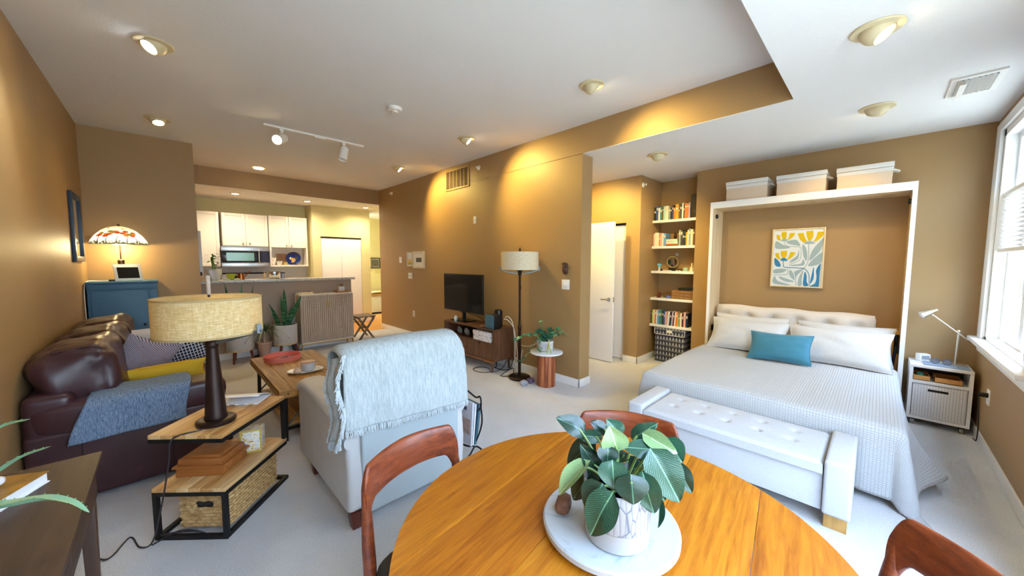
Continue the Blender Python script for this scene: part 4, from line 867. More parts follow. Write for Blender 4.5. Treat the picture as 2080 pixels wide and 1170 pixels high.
for i in range(6): mb = MB(); mb.ball((4.985 + .01, .715 + (-.60 + .24 * i), .835), (.006, .012, .012), 10, 6); mb.build('tuft_button', cot, t, smooth=True)
def bedpillow(y, w, h, x, z, lean, lab, m, th=.17, roll=0, grp='pillows on the bed'):
    t = thing('pillow', lab, 'pillow', (x, y, .505), 0, grp); mb = MB(); mb.pillow(w, h, th, T(x, y, z) @ R(PI / 2, 'Z') @ R(lean, 'X') @ R(roll, 'Y'), 18, .42); mb.build('pillow_body', m, t, smooth=True, merge=True)
    def seam(s):
        pts = []
        for q in range(0, 41):
            k = q / 40 * 4; e = int(k) % 4; f = k - int(k); a, b = [(-1 + 2 * f, -1), (1, -1 + 2 * f), (1 - 2 * f, 1), (-1, 1 - 2 * f)][e]
            ear = 1 + .05 * (a * b) ** 2 - .05 * (1 - a ** 2) * abs(b) ** 3 - .05 * (1 - b ** 2) * abs(a) ** 3; pts.append((a * w / 2 * ear, 0, b * h / 2 * ear))
        return pts
    mb = MB(); mb.M = T(x, y, z) @ R(PI / 2, 'Z') @ R(lean, 'X') @ R(roll, 'Y'); mb.tube(seam(1)[:-1], .004, 6, closed=True); mb.build('piping', m, t, smooth=True)
bedpillow(1.03, .70, .38, 4.90, .680, .30, 'white pillow at the left bed head, partly behind another', cotw, .15)
bedpillow(.22, .70, .38, 4.90, .680, .30, 'white pillow at the right bed head, partly behind another', cotw, .15)
bedpillow(1.01, .72, .38, 4.69, .672, .62, 'front white pillow on the left half of the bed', cotw)
bedpillow(.255, .74, .38, 4.685, .672, .62, 'front white pillow on the right half of the bed', cotw)
bedpillow(.665, .50, .30, 4.43, .640, .60, 'teal blue lumbar pillow in the middle of the bed', mat('teal_cloth', '#38798f', rough=.9, var=.06, vs=8, sheen=.3), .15, .03)
# storage boxes on the bed frame
bxm = weave('box_linen', '#cdb49a', '#dcc6ad', 700, 700, axes=(1, 2), bump=.15); bxw = mat('box_white', '#d9d4cd', rough=.7)
for k, (y0, y1, lab) in enumerate(((.926, 1.345, 'left beige fabric box with white lid on top of the bed frame'), (.425, .850, 'middle beige fabric box with white lid on top of the bed frame'), (-.045, .355, 'right beige fabric box with white lid on top of the bed frame'))):
    h = .225 - k * .008; t = thing('storage_box', lab, 'box', (5.06, (y0 + y1) / 2, mz1), 0, 'beige boxes on the bed frame')
    Bx(4.90, 5.23, y0 + .008, y1 - .008, mz1 + .001, mz1 + h - .05).build('box_body', bxm, t, bevel=.006); Bx(4.893, 5.237, y0, y1, mz1 + h - .045, mz1 + h).build('lid', bxw, t, bevel=.006); Bx(4.897, 5.233, y0 + .004, y1 - .004, mz1 + h - .085, mz1 + h - .048).build('rim_band', bxw, t, bevel=.003)
    MB().tube([(5.00, y0 + .002, mz1 + h - .06), (5.01, y0 - .035, mz1 + h - .075), (5.09, y0 - .035, mz1 + h - .075), (5.10, y0 + .002, mz1 + h - .06)], .008, 6).build('handle_strap', bxw, t, smooth=True)
# painting
ay0, ay1, az0, az1, ax = .432, .912, 1.212, 1.890, 5.245
t = thing('painting', 'framed picture of yellow flowers with grey and blue leaves above the bed', 'painting', (ax, (ay0 + ay1) / 2, az0)); fr = wood('frame_maple', '#e4cfa6', '#cdb07c', axis=2, rough=.45); fw = .013
MB().box(ax - .012, XM - .001, ay0, ay0 + fw, az0, az1).box(ax - .012, XM - .001, ay1 - fw, ay1, az0, az1).box(ax - .012, XM - .001, ay0 + fw, ay1 - fw, az0, az0 + fw).box(ax - .012, XM - .001, ay0 + fw, ay1 - fw, az1 - fw, az1).build('frame', fr, t)
cv = Bx(ax, XM - .005, ay0 + fw, ay1 - fw, az0 + fw, az1 - fw).build('canvas', mat('canvas_white', '#d6dada', rough=.8), t)
YL, GR, BL = mat('art_yellow', '#cfae00', rough=.8, var=.08, vs=30), mat('art_grey', '#97a9ad', rough=.8), mat('art_blue', '#337aa6', rough=.8)
def cp(X_, Y_):
    u = (X_ - (190 - .035 * (Y_ - 150))) / 768; v = (Y_ - 150 + (X_ - 190) * .03) / 885
    return (ay1 - fw - u * (ay1 - ay0 - 2 * fw), az1 - fw - v * (az1 - az0 - 2 * fw))
def shp(poly, m, name, k):
    P = [Vector((a, b, 0)) for a, b in poly]; n = len(P); out = []
    for i in range(n):
        a, b = P[i], P[(i + 1) % n]; pr, nx = P[i - 1], P[(i + 2) % n]
        for q in (0, .33, .66): out.append(.5 * ((2 * a) + (b - pr) * q + (2 * pr - 5 * a + 4 * b - nx) * q * q + (3 * a - pr - 3 * b + nx) * q ** 3) if name != 'petal' else a.lerp(b, q))
    MB().prism_x([cp(p.x, p.y) for p in out], ax - .0012 - .0003 * k, ax).build(name, m, cv)
for p in ([(222, 225), (280, 218), (285, 260), (300, 300), (270, 312), (235, 290)], [(308, 180), (388, 170), (390, 240), (375, 285), (330, 290), (305, 240)], [(440, 190), (525, 190), (495, 250), (440, 290), (405, 300), (430, 240)],
          [(560, 200), (650, 190), (670, 260), (705, 320), (660, 345), (600, 300)], [(690, 170), (800, 160), (795, 250), (765, 310), (725, 310), (700, 250)], [(860, 180), (958, 178), (930, 250), (850, 320), (800, 330), (840, 260)],
          [(205, 515), (268, 505), (280, 560), (300, 600), (270, 615), (225, 580)], [(298, 480), (405, 470), (400, 550), (375, 590), (330, 590), (305, 550)], [(455, 490), (540, 495), (500, 560), (440, 605), (405, 605), (430, 560)]): shp(p, YL, 'petal', 0)
for p in ([(300, 310), (330, 285), (375, 280), (410, 305), (395, 320), (310, 322)], [(660, 355), (700, 325), (740, 315), (790, 325), (830, 350), (790, 362), (700, 365)]): shp(p, GR, 'calyx', 1)
shp([(295, 620), (330, 590), (375, 588), (412, 620), (395, 635), (310, 632)], BL, 'calyx', 1)
for p in ([(205, 590), (280, 650), (305, 720), (250, 730), (205, 690)], [(685, 790), (715, 860), (715, 940), (745, 1000), (690, 1018), (660, 990), (670, 880)], [(815, 710), (820, 800), (815, 900), (765, 975), (785, 850)], [(915, 665), (905, 800), (900, 950), (885, 1015), (760, 1015), (840, 960), (860, 860), (850, 770), (880, 700)]): shp(p, BL, 'leaf_shape', 1)
for p in ([(220, 320), (330, 375), (455, 425), (220, 440)], [(390, 330), (480, 300), (560, 310), (605, 390), (540, 385), (430, 365)], [(640, 370), (690, 420), (715, 520), (705, 625), (660, 560), (640, 450)], [(950, 270), (925, 420), (850, 530), (750, 620), (770, 500), (830, 400), (890, 330)], [(935, 490), (920, 640), (830, 690), (730, 700), (780, 620), (860, 540)],
          [(585, 440), (580, 590), (450, 660), (480, 610), (565, 540)], [(655, 600), (680, 660), (640, 700), (440, 712), (500, 690), (620, 670)], [(190, 790), (260, 765), (400, 765), (340, 820), (200, 840)], [(210, 880), (260, 960), (480, 1015), (190, 1005)], [(280, 885), (400, 915), (530, 955), (400, 965), (310, 930)],
          [(455, 770), (510, 830), (530, 930), (470, 890), (440, 830)], [(660, 755), (580, 770), (525, 800), (530, 850), (550, 900), (570, 850)], [(660, 770), (640, 900), (640, 1005), (580, 1010), (600, 880)]): shp(p, GR, 'leaf_shape', 0)
for pts, m in (([(360, 320), (370, 370), (430, 400), (590, 410), (620, 450), (610, 590), (560, 640), (440, 690)], GR), ([(735, 365), (735, 560), (700, 700), (560, 850), (555, 1020)], GR), ([(420, 730), (420, 800), (400, 850), (190, 865)], GR), ([(345, 635), (350, 700), (380, 735), (640, 740), (710, 770), (750, 850), (755, 1010)], BL)):
    S = spline([(a, b, 0) for a, b in pts], 6); L, Rr = [], []
    for i, p in enumerate(S):
        d = (S[min(i + 1, len(S) - 1)] - S[max(0, i - 1)]).normalized(); nn = Vector((-d.y, d.x, 0)) * 5; L.append(cp(*(p + nn)[:2])); Rr.append(cp(*(p - nn)[:2]))
    mb = MB(); n = len(L); vs = [(ax - .002, a, b) for a, b in L] + [(ax - .002, a, b) for a, b in Rr]; mb._add(vs, [(i, i + 1, n + i + 1, n + i) for i in range(n - 1)]); mb.build('stem', m, cv)
# bench
bw = cloth('bench_linen', '#b9b8b8', '#c3c2c2', (1, 1, 1), 90, 500, bump=.12); x0, x1 = 2.575, 3.10
t = thing('storage_bench', 'white upholstered storage bench with tufted lid at the foot of the bed', 'bench', (2.84, .68, 0))
Bx(x0 + .03, x1 - .01, .158, 1.207, .095, .315).build('box_body', bw, t, bevel=.01)
for a, b in ((.035, .155), (1.21, 1.33)): Bx(x0, x1, a, b, .095, .405).build('arm', bw, t, bevel=.018, seg=3)
def lid():
    ya, yb, xa, xb, zb, zt = .16, 1.205, x0 + .005, x1 - .01, .318, .385; nx, ny = 26, 60
    tf = [(xx, yy) for yy in (1.06, .88, .70, .515, .33) for xx in (2.80, 2.965)]
    def fn(u, v):
        x = xa + u * (xb - xa); y = ya + v * (yb - ya); e = min(u, 1 - u) * (xb - xa); f = min(v, 1 - v) * (yb - ya); k = min(1, e / .03) * min(1, f / .03); k = 1 - (1 - k) ** 2
        z = zt - .02 + .02 * k
        for a, b in tf:
            r = math.hypot(x - a, y - b); z -= .016 * math.exp(-(r / .022) ** 2) + .004 * math.exp(-(r / .07) ** 2)
        return (x, y, z)
    mb = MB().grid(fn, nx * 2, ny * 2)
    mb.box(xa, xb, ya, yb, zb, zt - .018); return mb, tf
mb, tf = lid(); ld = mb.build('lid_cushion', bw, t, smooth=True)
for a, b in tf: MB().ball((a, b, .3665), (.009, .009, .005), 10, 6).build('tuft_button', bw, ld, smooth=True)
for x in (x0 + .045, x1 - .15):
    for y in (.048, 1.22): Bx(x, x + .095, y, y + .098, 0, .096).build('leg', wood('leg_oak', '#c99a55', '#a97a38', axis=2, rough=.4), t, bevel=.003)
# nightstand
nx0, nx1, ny0, ny1, nz = 4.925, 5.262, -.618, -.248, .565
t = thing('nightstand', 'white bedside cabinet on castors with a dotted bin', 'nightstand', (5.09, -.43, 0)); wl = mat('laminate_white', '#ece8e2', rough=.4)
Bx(nx0 - .004, nx1, ny0, ny1, nz - .025, nz).build('top_board', wl, t, bevel=.003); Bx(nx0, nx1, ny0, ny0 + .022, .06, nz - .025).build('side_board', wl, t); Bx(nx0, nx1, ny1 - .022, ny1, .06, nz - .025).build('side_board', wl, t)
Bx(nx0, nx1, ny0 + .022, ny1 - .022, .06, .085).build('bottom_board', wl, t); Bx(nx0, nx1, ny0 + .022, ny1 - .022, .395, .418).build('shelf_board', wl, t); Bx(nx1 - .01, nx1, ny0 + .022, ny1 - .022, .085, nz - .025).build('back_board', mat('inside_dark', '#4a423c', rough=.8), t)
for x in (nx0 + .035, nx1 - .04):
    for y in (ny0 + .04, ny1 - .04):
        c = MB().cyl((x, y - .012, .024), (x, y + .012, .024), .024, n=18).build('castor', mat('castor_grey', '#8d8f93', rough=.4), t, smooth=True); Bx(x - .012, x + .012, y - .016, y + .016, .035, .0605).build('fork', 'black_metal', c)
t = thing('fabric_bin', 'pale bin with grey dots and dark hand slot inside the nightstand', 'bin', (5.08, -.43, .086)); dd = dots('bin_dots', '#e3dedb', '#8f8888', 58, .17, rnd=.0, flat=(1, 2))
Bx(nx0 + .004, nx1 - .02, ny0 + .026, ny1 - .026, .087, .388).build('bin_body', dd, t, bevel=.004); MB().box(nx0 + .001, nx0 + .006, -.487, -.367, .332, .352).build('hand_slot', 'dark_gap', t, bevel=.002)
crd = mat('cardboard', '#c98f4f', rough=.7)
for k, (a, b, lab) in enumerate(((-.375, -.275, 'left small wooden tray in the nightstand shelf'), (-.56, -.405, 'right small wooden tray in the nightstand shelf'))):
    tt = thing('tray', lab, 'tray', (5.05, (a + b) / 2, .419), 0, 'trays in the nightstand'); z = .419
    Bx(4.945, 5.15, a, b, z, z + .006).build('bottom', crd, tt); Bx(4.945, 4.952, a, b, z, z + .045).build('front', crd, tt); Bx(5.143, 5.15, a, b, z, z + .045).build('back', crd, tt); Bx(4.952, 5.143, a, a + .006, z, z + .045).build('side', crd, tt); Bx(4.952, 5.143, b - .006, b, z, z + .045).build('side', crd, tt)
o = MB().ball((5.03, -.32, .455), (.035, .03, .026), 10, 6).build('sponge', mat('mint', '#3fa898', rough=.8), smooth=True); tag(o, 'green cloth bundle in the left nightstand tray', 'cloth')
t = thing('alarm_clock', 'small white square clock on the nightstand', 'clock', (5.16, -.33, nz)); mb = MB(); mb.M = T(5.15, -.335, nz + .0005) @ R(.5, 'Z'); mb.box(-.03, .03, -.04, .04, 0, .07); mb.build('case', wl, t, bevel=.008); mb = MB(); mb.M = T(5.15, -.335, nz + .0005) @ R(.5, 'Z'); mb.box(-.033, -.0295, -.028, .028, .02, .055); mb.build('display', mat('lcd_grey', '#9aa0a6', rough=.3), t)
o = MB().box(4.945, 5.10, -.60, -.33, nz + .0005, nz + .012).build('desk_mat', mat('slate_blue', '#8fa0b4', rough=.5), bevel=.003); tag(o, 'slate blue tray lying on the nightstand', 'tray')
t = thing('eyeglasses', 'pair of glasses lying on the nightstand tray', 'glasses', (5.0, -.43, nz + .012)); gz = nz + .04; gb = mat('glasses_blue', '#5f6f96', rough=.3)
for s in (-1, 1):
    mb = MB(); mb.M = T(5.0, -.435 + s * .035, gz) @ R(PI / 2 - .3, 'Y'); mb.lathe([(.024, -.002), (.028, 0), (.024, .002)], n=20, closed=True); mb.build('rim', gb, t); mb = MB(); mb.M = T(5.0, -.435 + s * .035, gz) @ R(PI / 2 - .3, 'Y'); mb.lathe([(.024, -.0005), (0, -.0005)], n=20); mb.build('lens', mat('lens_glass', '#cdd8e4', rough=.05, trans=.6), t)
    MB().tube([(5.0, -.435 + s * .064, gz + .01), (5.05, -.435 + s * .066, gz + .006), (5.09, -.435 + s * .06, nz + .014)], .002, 5).build('temple', gb, t)
MB().tube([(5.0, -.445, gz), (4.998, -.435, gz + .006), (5.0, -.425, gz)], .002, 5).build('bridge', gb, t)
t = thing('desk_lamp', 'brushed adjustable desk lamp with tilted head on the nightstand', 'desk lamp', (5.14, -.53, nz)); cr = mat('champagne', '#d8d0bc', rough=.3, metal=.8)
Bx(5.09, 5.21, -.59, -.46, nz + .0005, nz + .014).build('base', cr, t, bevel=.004); MB().cyl((5.14, -.53, nz + .01), (5.14, -.533, .875), .008).build('post', cr, t, smooth=True); MB().ball((5.14, -.533, .878), .015).build('joint', cr, t, smooth=True)
MB().cyl((5.14, -.592, .805), (5.12, -.362, 1.022), .006).build('arm', cr, t, smooth=True); hd = MB().cyl((5.12, -.395, 1.065), (5.10, -.30, 1.005), .012, .035, 20, caps=True).build('lamp_head', cr, t, smooth=True); MB().cyl((5.10, -.301, 1.0055), (5.099, -.298, 1.0035), .03, n=20).build('bulb_disc', 'white_ceramic', hd)
t = thing('outlet', 'white outlet with a black plug under the window', 'outlet', (4.62, YW, .38)); Bx(4.575, 4.665, YW, YW + .007, .38, .50).build('plate', 'switch_white', t, bevel=.002); MB().cyl((4.61, YW + .005, .455), (4.61, YW + .05, .455), .02, .016, 12).build('plug', 'black_plastic', t, smooth=True)
cable([(4.62, YW + .05, .45), (4.66, YW + .045, .40), (4.68, YW + .03, .2), (4.70, YW + .03, .05), (4.80, YW + .035, .03)], .004, bc, 'black cord hanging from the window wall outlet')
# ------------------------------------------------------------------ alcove shelves
SZ = [2.118, 1.735, 1.366, .960, .557]; SN = ['top', 'second', 'third', 'fourth', 'lowest']
for z, n_ in zip(SZ, SN):
    t = thing('wall_shelf', 'white board shelf, %s of the five in the alcove' % ('uppermost' if n_ == 'top' else n_ if n_ == 'lowest' else n_ + ' from the top'), 'shelf', (5.46, 2.11, z - .035), 0, 'alcove shelves')
    Bx(5.32, XA, YM + .002, YD - .002, z - .022, z).build('board', 'white_trim', t, bevel=.002); Bx(5.31, 5.322, YM + .002, YD - .002, z - .036, z + .001).build('front_lip', 'white_trim', t, bevel=.002)
COL = dict(black='#22221f', navy='#1f2a44', blue='#3b5aa0', white='#e4e1da', teal='#3f7f86', pale_teal='#a8cfc9', cream='#e6dcc6', grey='#8f979a', purple='#4b4266', orange='#d9792b', gold='#c8952c', brown='#6a4630', lavender='#b5a6cc', pink='#e0a9a0', red='#a23a34', green='#4f7a4a', lime='#b9c43f', sky='#6f9fd0', maroon='#5b2330', charcoal='#3a3d42')
ORD = ['first', 'second', 'third', 'fourth', 'fifth', 'sixth', 'seventh', 'eighth', 'ninth', 'tenth', '11th', '12th', '13th', '14th', '15th', '16th', '17th', '18th', '19th', '20th', '21st', '22nd', '23rd', '24th', '25th', '26th']
pages = mat('pages', '#e9e1cf', rough=.9)
def book(yl, th, h, z, c, label, d=.16, lean=0, x=5.345, grp='books in the alcove'):
    """upright book; yl is its left side (larger y), spine towards the room"""
    t = thing('book', label, 'book', (x, yl - th / 2, z), 0, grp); M = T(x, yl, z + .0005) @ R(lean, 'X'); m = mat('cover_' + c, COL[c], rough=.5)
    cvt = .0022; mb = MB(); mb.M = M; mb.box(0, d, -cvt, 0, 0, h).box(0, d, -th, -th + cvt, 0, h).box(-.003, .001, -th, 0, 0, h); mb.build('cover', m, t)
    mb = MB(); mb.M = M; mb.box(.002, d - .005, -th + cvt, -cvt, .004, h - .004); mb.build('page_block', pages, t)
    mb = MB(); mb.M = M; zz = h * random.uniform(.55, .75); mb.box(-.0036, -.002, -th * .82, -th * .18, zz, zz + h * random.uniform(.08, .2)); mb.build('spine_label', mat('label_' + random.choice(['cream', 'gold', 'white']), '#d8cdb2', rough=.6), t)
random.seed(31)
def row(y, z, spec, where, lean=None):
    for i, (c, th, h) in enumerate(spec):
        a = lean(i) if lean else 0
        book(y, th, h, z, c, '%s %s book, %s from the left on the %s' % ('slim' if th < .022 else 'thick' if th > .035 else 'upright', c.replace('_', ' '), ORD[i], where), random.uniform(.13, .19), a); y -= th + .0012 + (abs(math.sin(a)) * .012)
    return y
y = row(2.418, SZ[0], [('black', .030, .20), ('blue', .032, .21), ('white', .026, .19), ('teal', .028, .205), ('brown', .018, .19), ('pale_teal', .032, .205), ('cream', .038, .205), ('grey', .030, .19), ('navy', .020, .17), ('purple', .022, .205), ('orange', .024, .17), ('gold', .044, .215), ('brown', .018, .19), ('charcoal', .026, .21), ('white', .020, .22), ('black', .014, .20), ('orange', .030, .215), ('orange', .022, .21), ('lavender', .020, .22)], 'top alcove shelf')
t = thing('box_file', 'tall black box file at the right end of the top alcove shelf', 'box', (5.45, 1.87, SZ[0])); Bx(5.345, 5.57, YM + .012, y - .004, SZ[0] + .0005, SZ[0] + .33).build('case', mat('box_black', '#2a2118', rough=.6), t, bevel=.003); Bx(5.342, 5.346, (YM + y) / 2 - .02, (YM + y) / 2 + .02, SZ[0] + .07, SZ[0] + .12).build('spine_label', mat('label_dark', '#3a3024', rough=.6), t)
y = row(2.418, SZ[1], [('pink', .022, .19), ('cream', .040, .205), ('white', .020, .20), ('orange', .018, .17), ('pink', .026, .195), ('white', .022, .19), ('sky', .032, .19)], 'left part of the second alcove shelf')
zz = SZ[1]; ys = y
for k, (c, th) in enumerate((('navy', .016), ('orange', .020), ('white', .018), ('pale_teal', .026), ('cream', .020))):
    t = thing('book', '%s book lying flat, %s from the bottom of the stack on the second shelf' % (c.replace('_', ' '), ORD[k]), 'book', (5.42, ys - .09, zz), 0, 'flat stack of books'); w = .178 - .004 * k
    MB().box(5.345, 5.49, ys - w, ys - .002, zz + .0003, zz + .003).box(5.345, 5.49, ys - w, ys - .002, zz + th - .003, zz + th - .0003).box(5.342, 5.346, ys - w, ys - .002, zz + .0003, zz + th - .0003).build('cover', mat('cover_' + c, COL[c], rough=.5), t); Bx(5.346, 5.486, ys - w + .003, ys - .005, zz + .003, zz + th - .003).build('page_block', pages, t); zz += th
t = thing('figurine', 'small dark seated figure on the flat stack of books', 'figurine', (5.41, ys - .11, zz)); fgm = mat('dark_bronze', '#3a211a', rough=.35, metal=.3)
MB().lathe([(0, 0), (.028, 0), (.026, .012), (0, .014)], (5.41, ys - .11, zz + .0003), 16).build('plinth', fgm, t, smooth=True); MB().ball((5.41, ys - .11, zz + .04), (.022, .024, .03)).build('body', fgm, t, smooth=True); MB().ball((5.405, ys - .11, zz + .082), .015).build('head', fgm, t, smooth=True)
row(ys - .186, SZ[1], [('grey', .024, .225), ('charcoal', .026, .22), ('navy', .018, .20), ('black', .024, .205), ('gold', .020, .19), ('white', .016, .215), ('grey', .026, .235), ('cream', .028, .225), ('brown', .022, .225), ('charcoal', .020, .22)][:9], 'right part of the second alcove shelf')
# third shelf: mirror and ornaments
z = SZ[2]
t = thing('round_mirror', 'round gold-rimmed mirror leaning on the third alcove shelf', 'mirror', (5.5, 2.20, z)); M = T(5.545, 2.20, z + .135) @ R(PI / 2 - .15, 'Y'); mb = MB(); mb.M = M; mb.lathe([(.073, -.01), (.085, -.012), (.092, 0), (.085, .008), (.073, .004)], n=36, closed=True); mb.build('rim', mat('pale_brass', '#d9c48d', rough=.35, metal=.7), t, smooth=True); mb = MB(); mb.M = M; mb.lathe([(0, -.002), (.076, -.002)][::-1], n=36); mb.build('glass', mat('mirror_glass', '#d6d3cc', rough=.05, metal=1), t)
MB().box(5.50, 5.56, 2.16, 2.24, z + .0005, z + .045).build('easel', 'black_plastic', t, bevel=.004)
t = thing('wall_star', 'small white star-shaped ornament on the alcove wall by the mirror', 'ornament', (XA - .01, 2.155, 1.58)); mb = MB(); mb.prism_x([(2.155 + (.034 if k % 2 == 0 else .014) * math.cos(k * PI / 5 + .3), 1.612 + (.034 if k % 2 == 0 else .014) * math.sin(k * PI / 5 + .3)) for k in range(10)], XA - .012, XA - .001); mb.build('star', 'white_ceramic', t); MB().ball((XA - .012, 2.155, 1.612), .008).build('boss', 'white_ceramic', t, smooth=True)
t = thing('figurine', 'turquoise hand-shaped ornament on the third alcove shelf', 'figurine', (5.37, 2.325, z)); tq = mat('turquoise', '#5fb0cf', rough=.3)
MB().lathe([(0, 0), (.022, 0), (.012, .02), (.016, .05), (0, .055)], (5.37, 2.325, z + .0005), 16).build('stem', 'white_ceramic', t, smooth=True)
for k in range(5): a = (k - 2) * .35; MB().tube([(5.37, 2.325, z + .045), (5.37, 2.325 - .02 * math.sin(a), z + .07), (5.37, 2.325 - .045 * math.sin(a), z + .07 + .045 * math.cos(a))], [.012, .010, .006]).build('finger', tq, t, smooth=True)
for k, (yy, r_, h_, m_, lab, cat_) in enumerate(((2.375, .016, .03, mat('grey_stone', '#6d6660', rough=.6), 'small grey stone at the left end of the third alcove shelf', 'stone'), (2.285, .014, .03, 'black_plastic', 'small dark stone right of the turquoise hand', 'stone'), (2.03, .038, .028, mat('umber', '#4a3226', rough=.6), 'dark oval box in the middle of the third alcove shelf', 'box'), (1.94, .034, .052, mat('celadon', '#9fb8a6', rough=.3), 'pale green jar on the third alcove shelf', 'jar'))):
    t = thing('ornament', lab, cat_, (5.36, yy, z)); MB().lathe([(0, 0), (r_, 0), (r_ * 1.06, h_ * .3), (r_, h_ * .85), (r_ * .7, h_), (0, h_)], (5.365, yy, z + .0005), 18).build('body', m_, t, smooth=True); MB().lathe([(r_ * .8, h_), (r_ * .8, h_ + .004), (0, h_ + .006)], (5.365, yy, z + .0005), 18).build('lid', m_, t, smooth=True)
for k, (ya, yb, lab) in enumerate(((2.27, 2.13, 'white oblong dish on the third alcove shelf under the mirror'), (2.07, 1.99, 'white oblong dish in the middle of the third alcove shelf'))):
    o = MB().ball((5.345, (ya + yb) / 2, z + .008), (.02, (ya - yb) / 2, .0075), 18, 6, .6).build('dish', 'white_ceramic', smooth=True); tag(o, lab, 'dish', 'white dishes on the third shelf')
t = thing('candle_holder', 'cream candle in a holder at the right end of the third alcove shelf', 'candle', (5.37, 1.86, z)); MB().lathe([(0, 0), (.03, 0), (.032, .02), (.022, .05), (.026, .06), (.012, .064), (0, .064)], (5.37, 1.86, z + .0005), 18).build('holder', mat('cream_glaze', '#e2d3bb', rough=.4), t, smooth=True); MB().cyl((5.37, 1.86, z + .06), (5.37, 1.86, z + .12), .009).build('candle', mat('wax', '#efe6cf', rough=.5), t, smooth=True)
# fourth shelf
z = SZ[3]
t = thing('drawer_box', 'brown wooden box with three shallow drawers on the fourth alcove shelf', 'box', (5.45, 1.96, z)); dk = mat('drawer_kraft', '#8a6238', rough=.6); Bx(5.345, 5.57, 1.815, 2.125, z + .0005, z + .125).build('case', dk, t, bevel=.002)
for k in range(3):
    dr = Bx(5.338, 5.346, 1.82, 2.12, z + .006 + k * .04, z + .042 + k * .04).build('drawer', dk, t, bevel=.001); MB().ball((5.333, 1.97, z + .024 + k * .04), .008, 10, 6).build('knob', 'pale_brass', dr, smooth=True); Bx(5.336, 5.339, 2.07, 2.115, z + .022 + k * .04, z + .026 + k * .04).build('corner_strip', 'pale_brass', dr); Bx(5.336, 5.339, 1.85, 1.93, z + .016 + k * .04, z + .02 + k * .04).build('label_strip', 'pale_brass', dr)
t = thing('flat_case', 'flat black case on top of the brown drawer box', 'case', (5.45, 1.92, z + .125)); Bx(5.36, 5.55, 1.82, 2.03, z + .126, z + .150).build('case', 'black_plastic', t, bevel=.004); Bx(5.358, 5.552, 1.818, 2.032, z + .151, z + .162).build('lid', 'black_plastic', t, bevel=.003)
t = thing('figurine', 'small reddish-brown squat figure on the fourth alcove shelf', 'figurine', (5.36, 2.31, z)); rb = mat('red_brown', '#6b2c1f', rough=.4)
MB().ball((5.365, 2.31, z + .028), (.026, .03, .028)).build('body', rb, t, smooth=True); MB().ball((5.36, 2.31, z + .068), (.022, .024, .022)).build('head', rb, t, smooth=True)
for s in (-1, 1): MB().ball((5.36, 2.31 + s * .02, z + .086), .008).build('ear', rb, t, smooth=True); MB().ball((5.345, 2.31 + s * .02, z + .01), (.016, .01, .0095)).build('foot', rb, t, smooth=True)
t = thing('bowl', 'olive green bowl at the back of the fourth alcove shelf', 'bowl', (5.47, 2.24, z)); MB().lathe([(0, 0), (.04, 0), (.075, .045), (.07, .048), (.04, .008), (0, .008)], (5.47, 2.24, z + .0005), 28).build('body', mat('olive_glaze', '#7f8560', rough=.4), t, smooth=True); MB().lathe([(.076, .044), (.078, .048), (.072, .05)], (5.47, 2.24, z), 28).build('rim', 'brass', t)
t = thing('tin', 'round periwinkle blue tin on the fourth alcove shelf', 'tin', (5.385, 2.175, z)); MB().lathe([(0, 0), (.042, 0), (.042, .028), (0, .028)], (5.385, 2.175, z + .0005), 28).build('body', mat('periwinkle', '#6f74b8', rough=.35), t, smooth=True); MB().lathe([(.044, .026), (.044, .04), (.03, .043), (0, .043)], (5.385, 2.175, z), 28).build('lid', 'periwinkle', t, smooth=True)
o = MB().lathe([(0, 0), (.012, 0), (.016, .03), (.008, .045), (.01, .055), (0, .06)], (5.52, 2.38, z + .0005), 14).build('bottle', mat('amber', '#8a4a22', rough=.3), smooth=True); tag(o, 'tiny amber bottle at the back left of the fourth alcove shelf', 'bottle')
# lowest shelf, some books leaning
random.seed(8)
row(2.418, SZ[4], [('charcoal', .016, .20), ('lime', .020, .21), ('cream', .016, .215), ('orange', .024, .215), ('white', .016, .21), ('sky', .022, .20), ('teal', .030, .215), ('green', .018, .20), ('navy', .022, .205), ('blue', .020, .20), ('pink', .026, .20), ('white', .030, .205), ('navy', .028, .21), ('lavender', .020, .21), ('maroon', .018, .205), ('cream', .016, .21), ('orange', .026, .20), ('lime', .014, .17), ('grey', .024, .19), ('cream', .022, .20), ('maroon', .024, .20), ('pink', .028, .215), ('navy', .030, .205)], 'lowest alcove shelf', lambda i: (.07 if 11 <= i <= 17 else 0))
# hamper
def chevron():
    m, nt, b = _base('arrow_cloth'); v = _coords(nt); sp = nt.nodes.new('ShaderNodeSeparateXYZ'); nt.links.new(v, sp.inputs[0])
    def mth(op, a, b_=None, c_=None):
        n = nt.nodes.new('ShaderNodeMath'); n.operation = op
        for i, x in enumerate((a, b_, c_)):
            if x is None: continue
            if isinstance(x, (int, float)): n.inputs[i].default_value = x
            else: nt.links.new(x, n.inputs[i])
        return n.outputs[0]
    xy = mth('ADD', sp.outputs[0], sp.outputs[1]); s = mth('PINGPONG', mth('MULTIPLY', xy, 22), .5); f = mth('FRACT', mth('ADD', mth('MULTIPLY', sp.outputs[2], 13), mth('MULTIPLY', s, 1.6)))
    line = mth('LESS_THAN', s, .12); g = mth('MULTIPLY', mth('GREATER_THAN', f, .45), line); h = mth('MULTIPLY', mth('LESS_THAN', f, .18), .45); q = mth('MAXIMUM', g, h)
    nt.links.new(_ramp(nt, q, [(.1, lin('#2a3044')), (.9, lin('#c5c8cc'))]), b.inputs['Base Color']); b.inputs['Roughness'].default_value = .85; MATS['arrow_cloth'] = m
chevron()
t = thing('laundry_hamper', 'navy fabric hamper with pale arrow pattern under the alcove shelves', 'hamper', (5.44, 2.11, 0)); Bx(5.31, 5.575, 1.90, 2.33, .001, .44).build('hamper_body', 'arrow_cloth', t, bevel=.012)
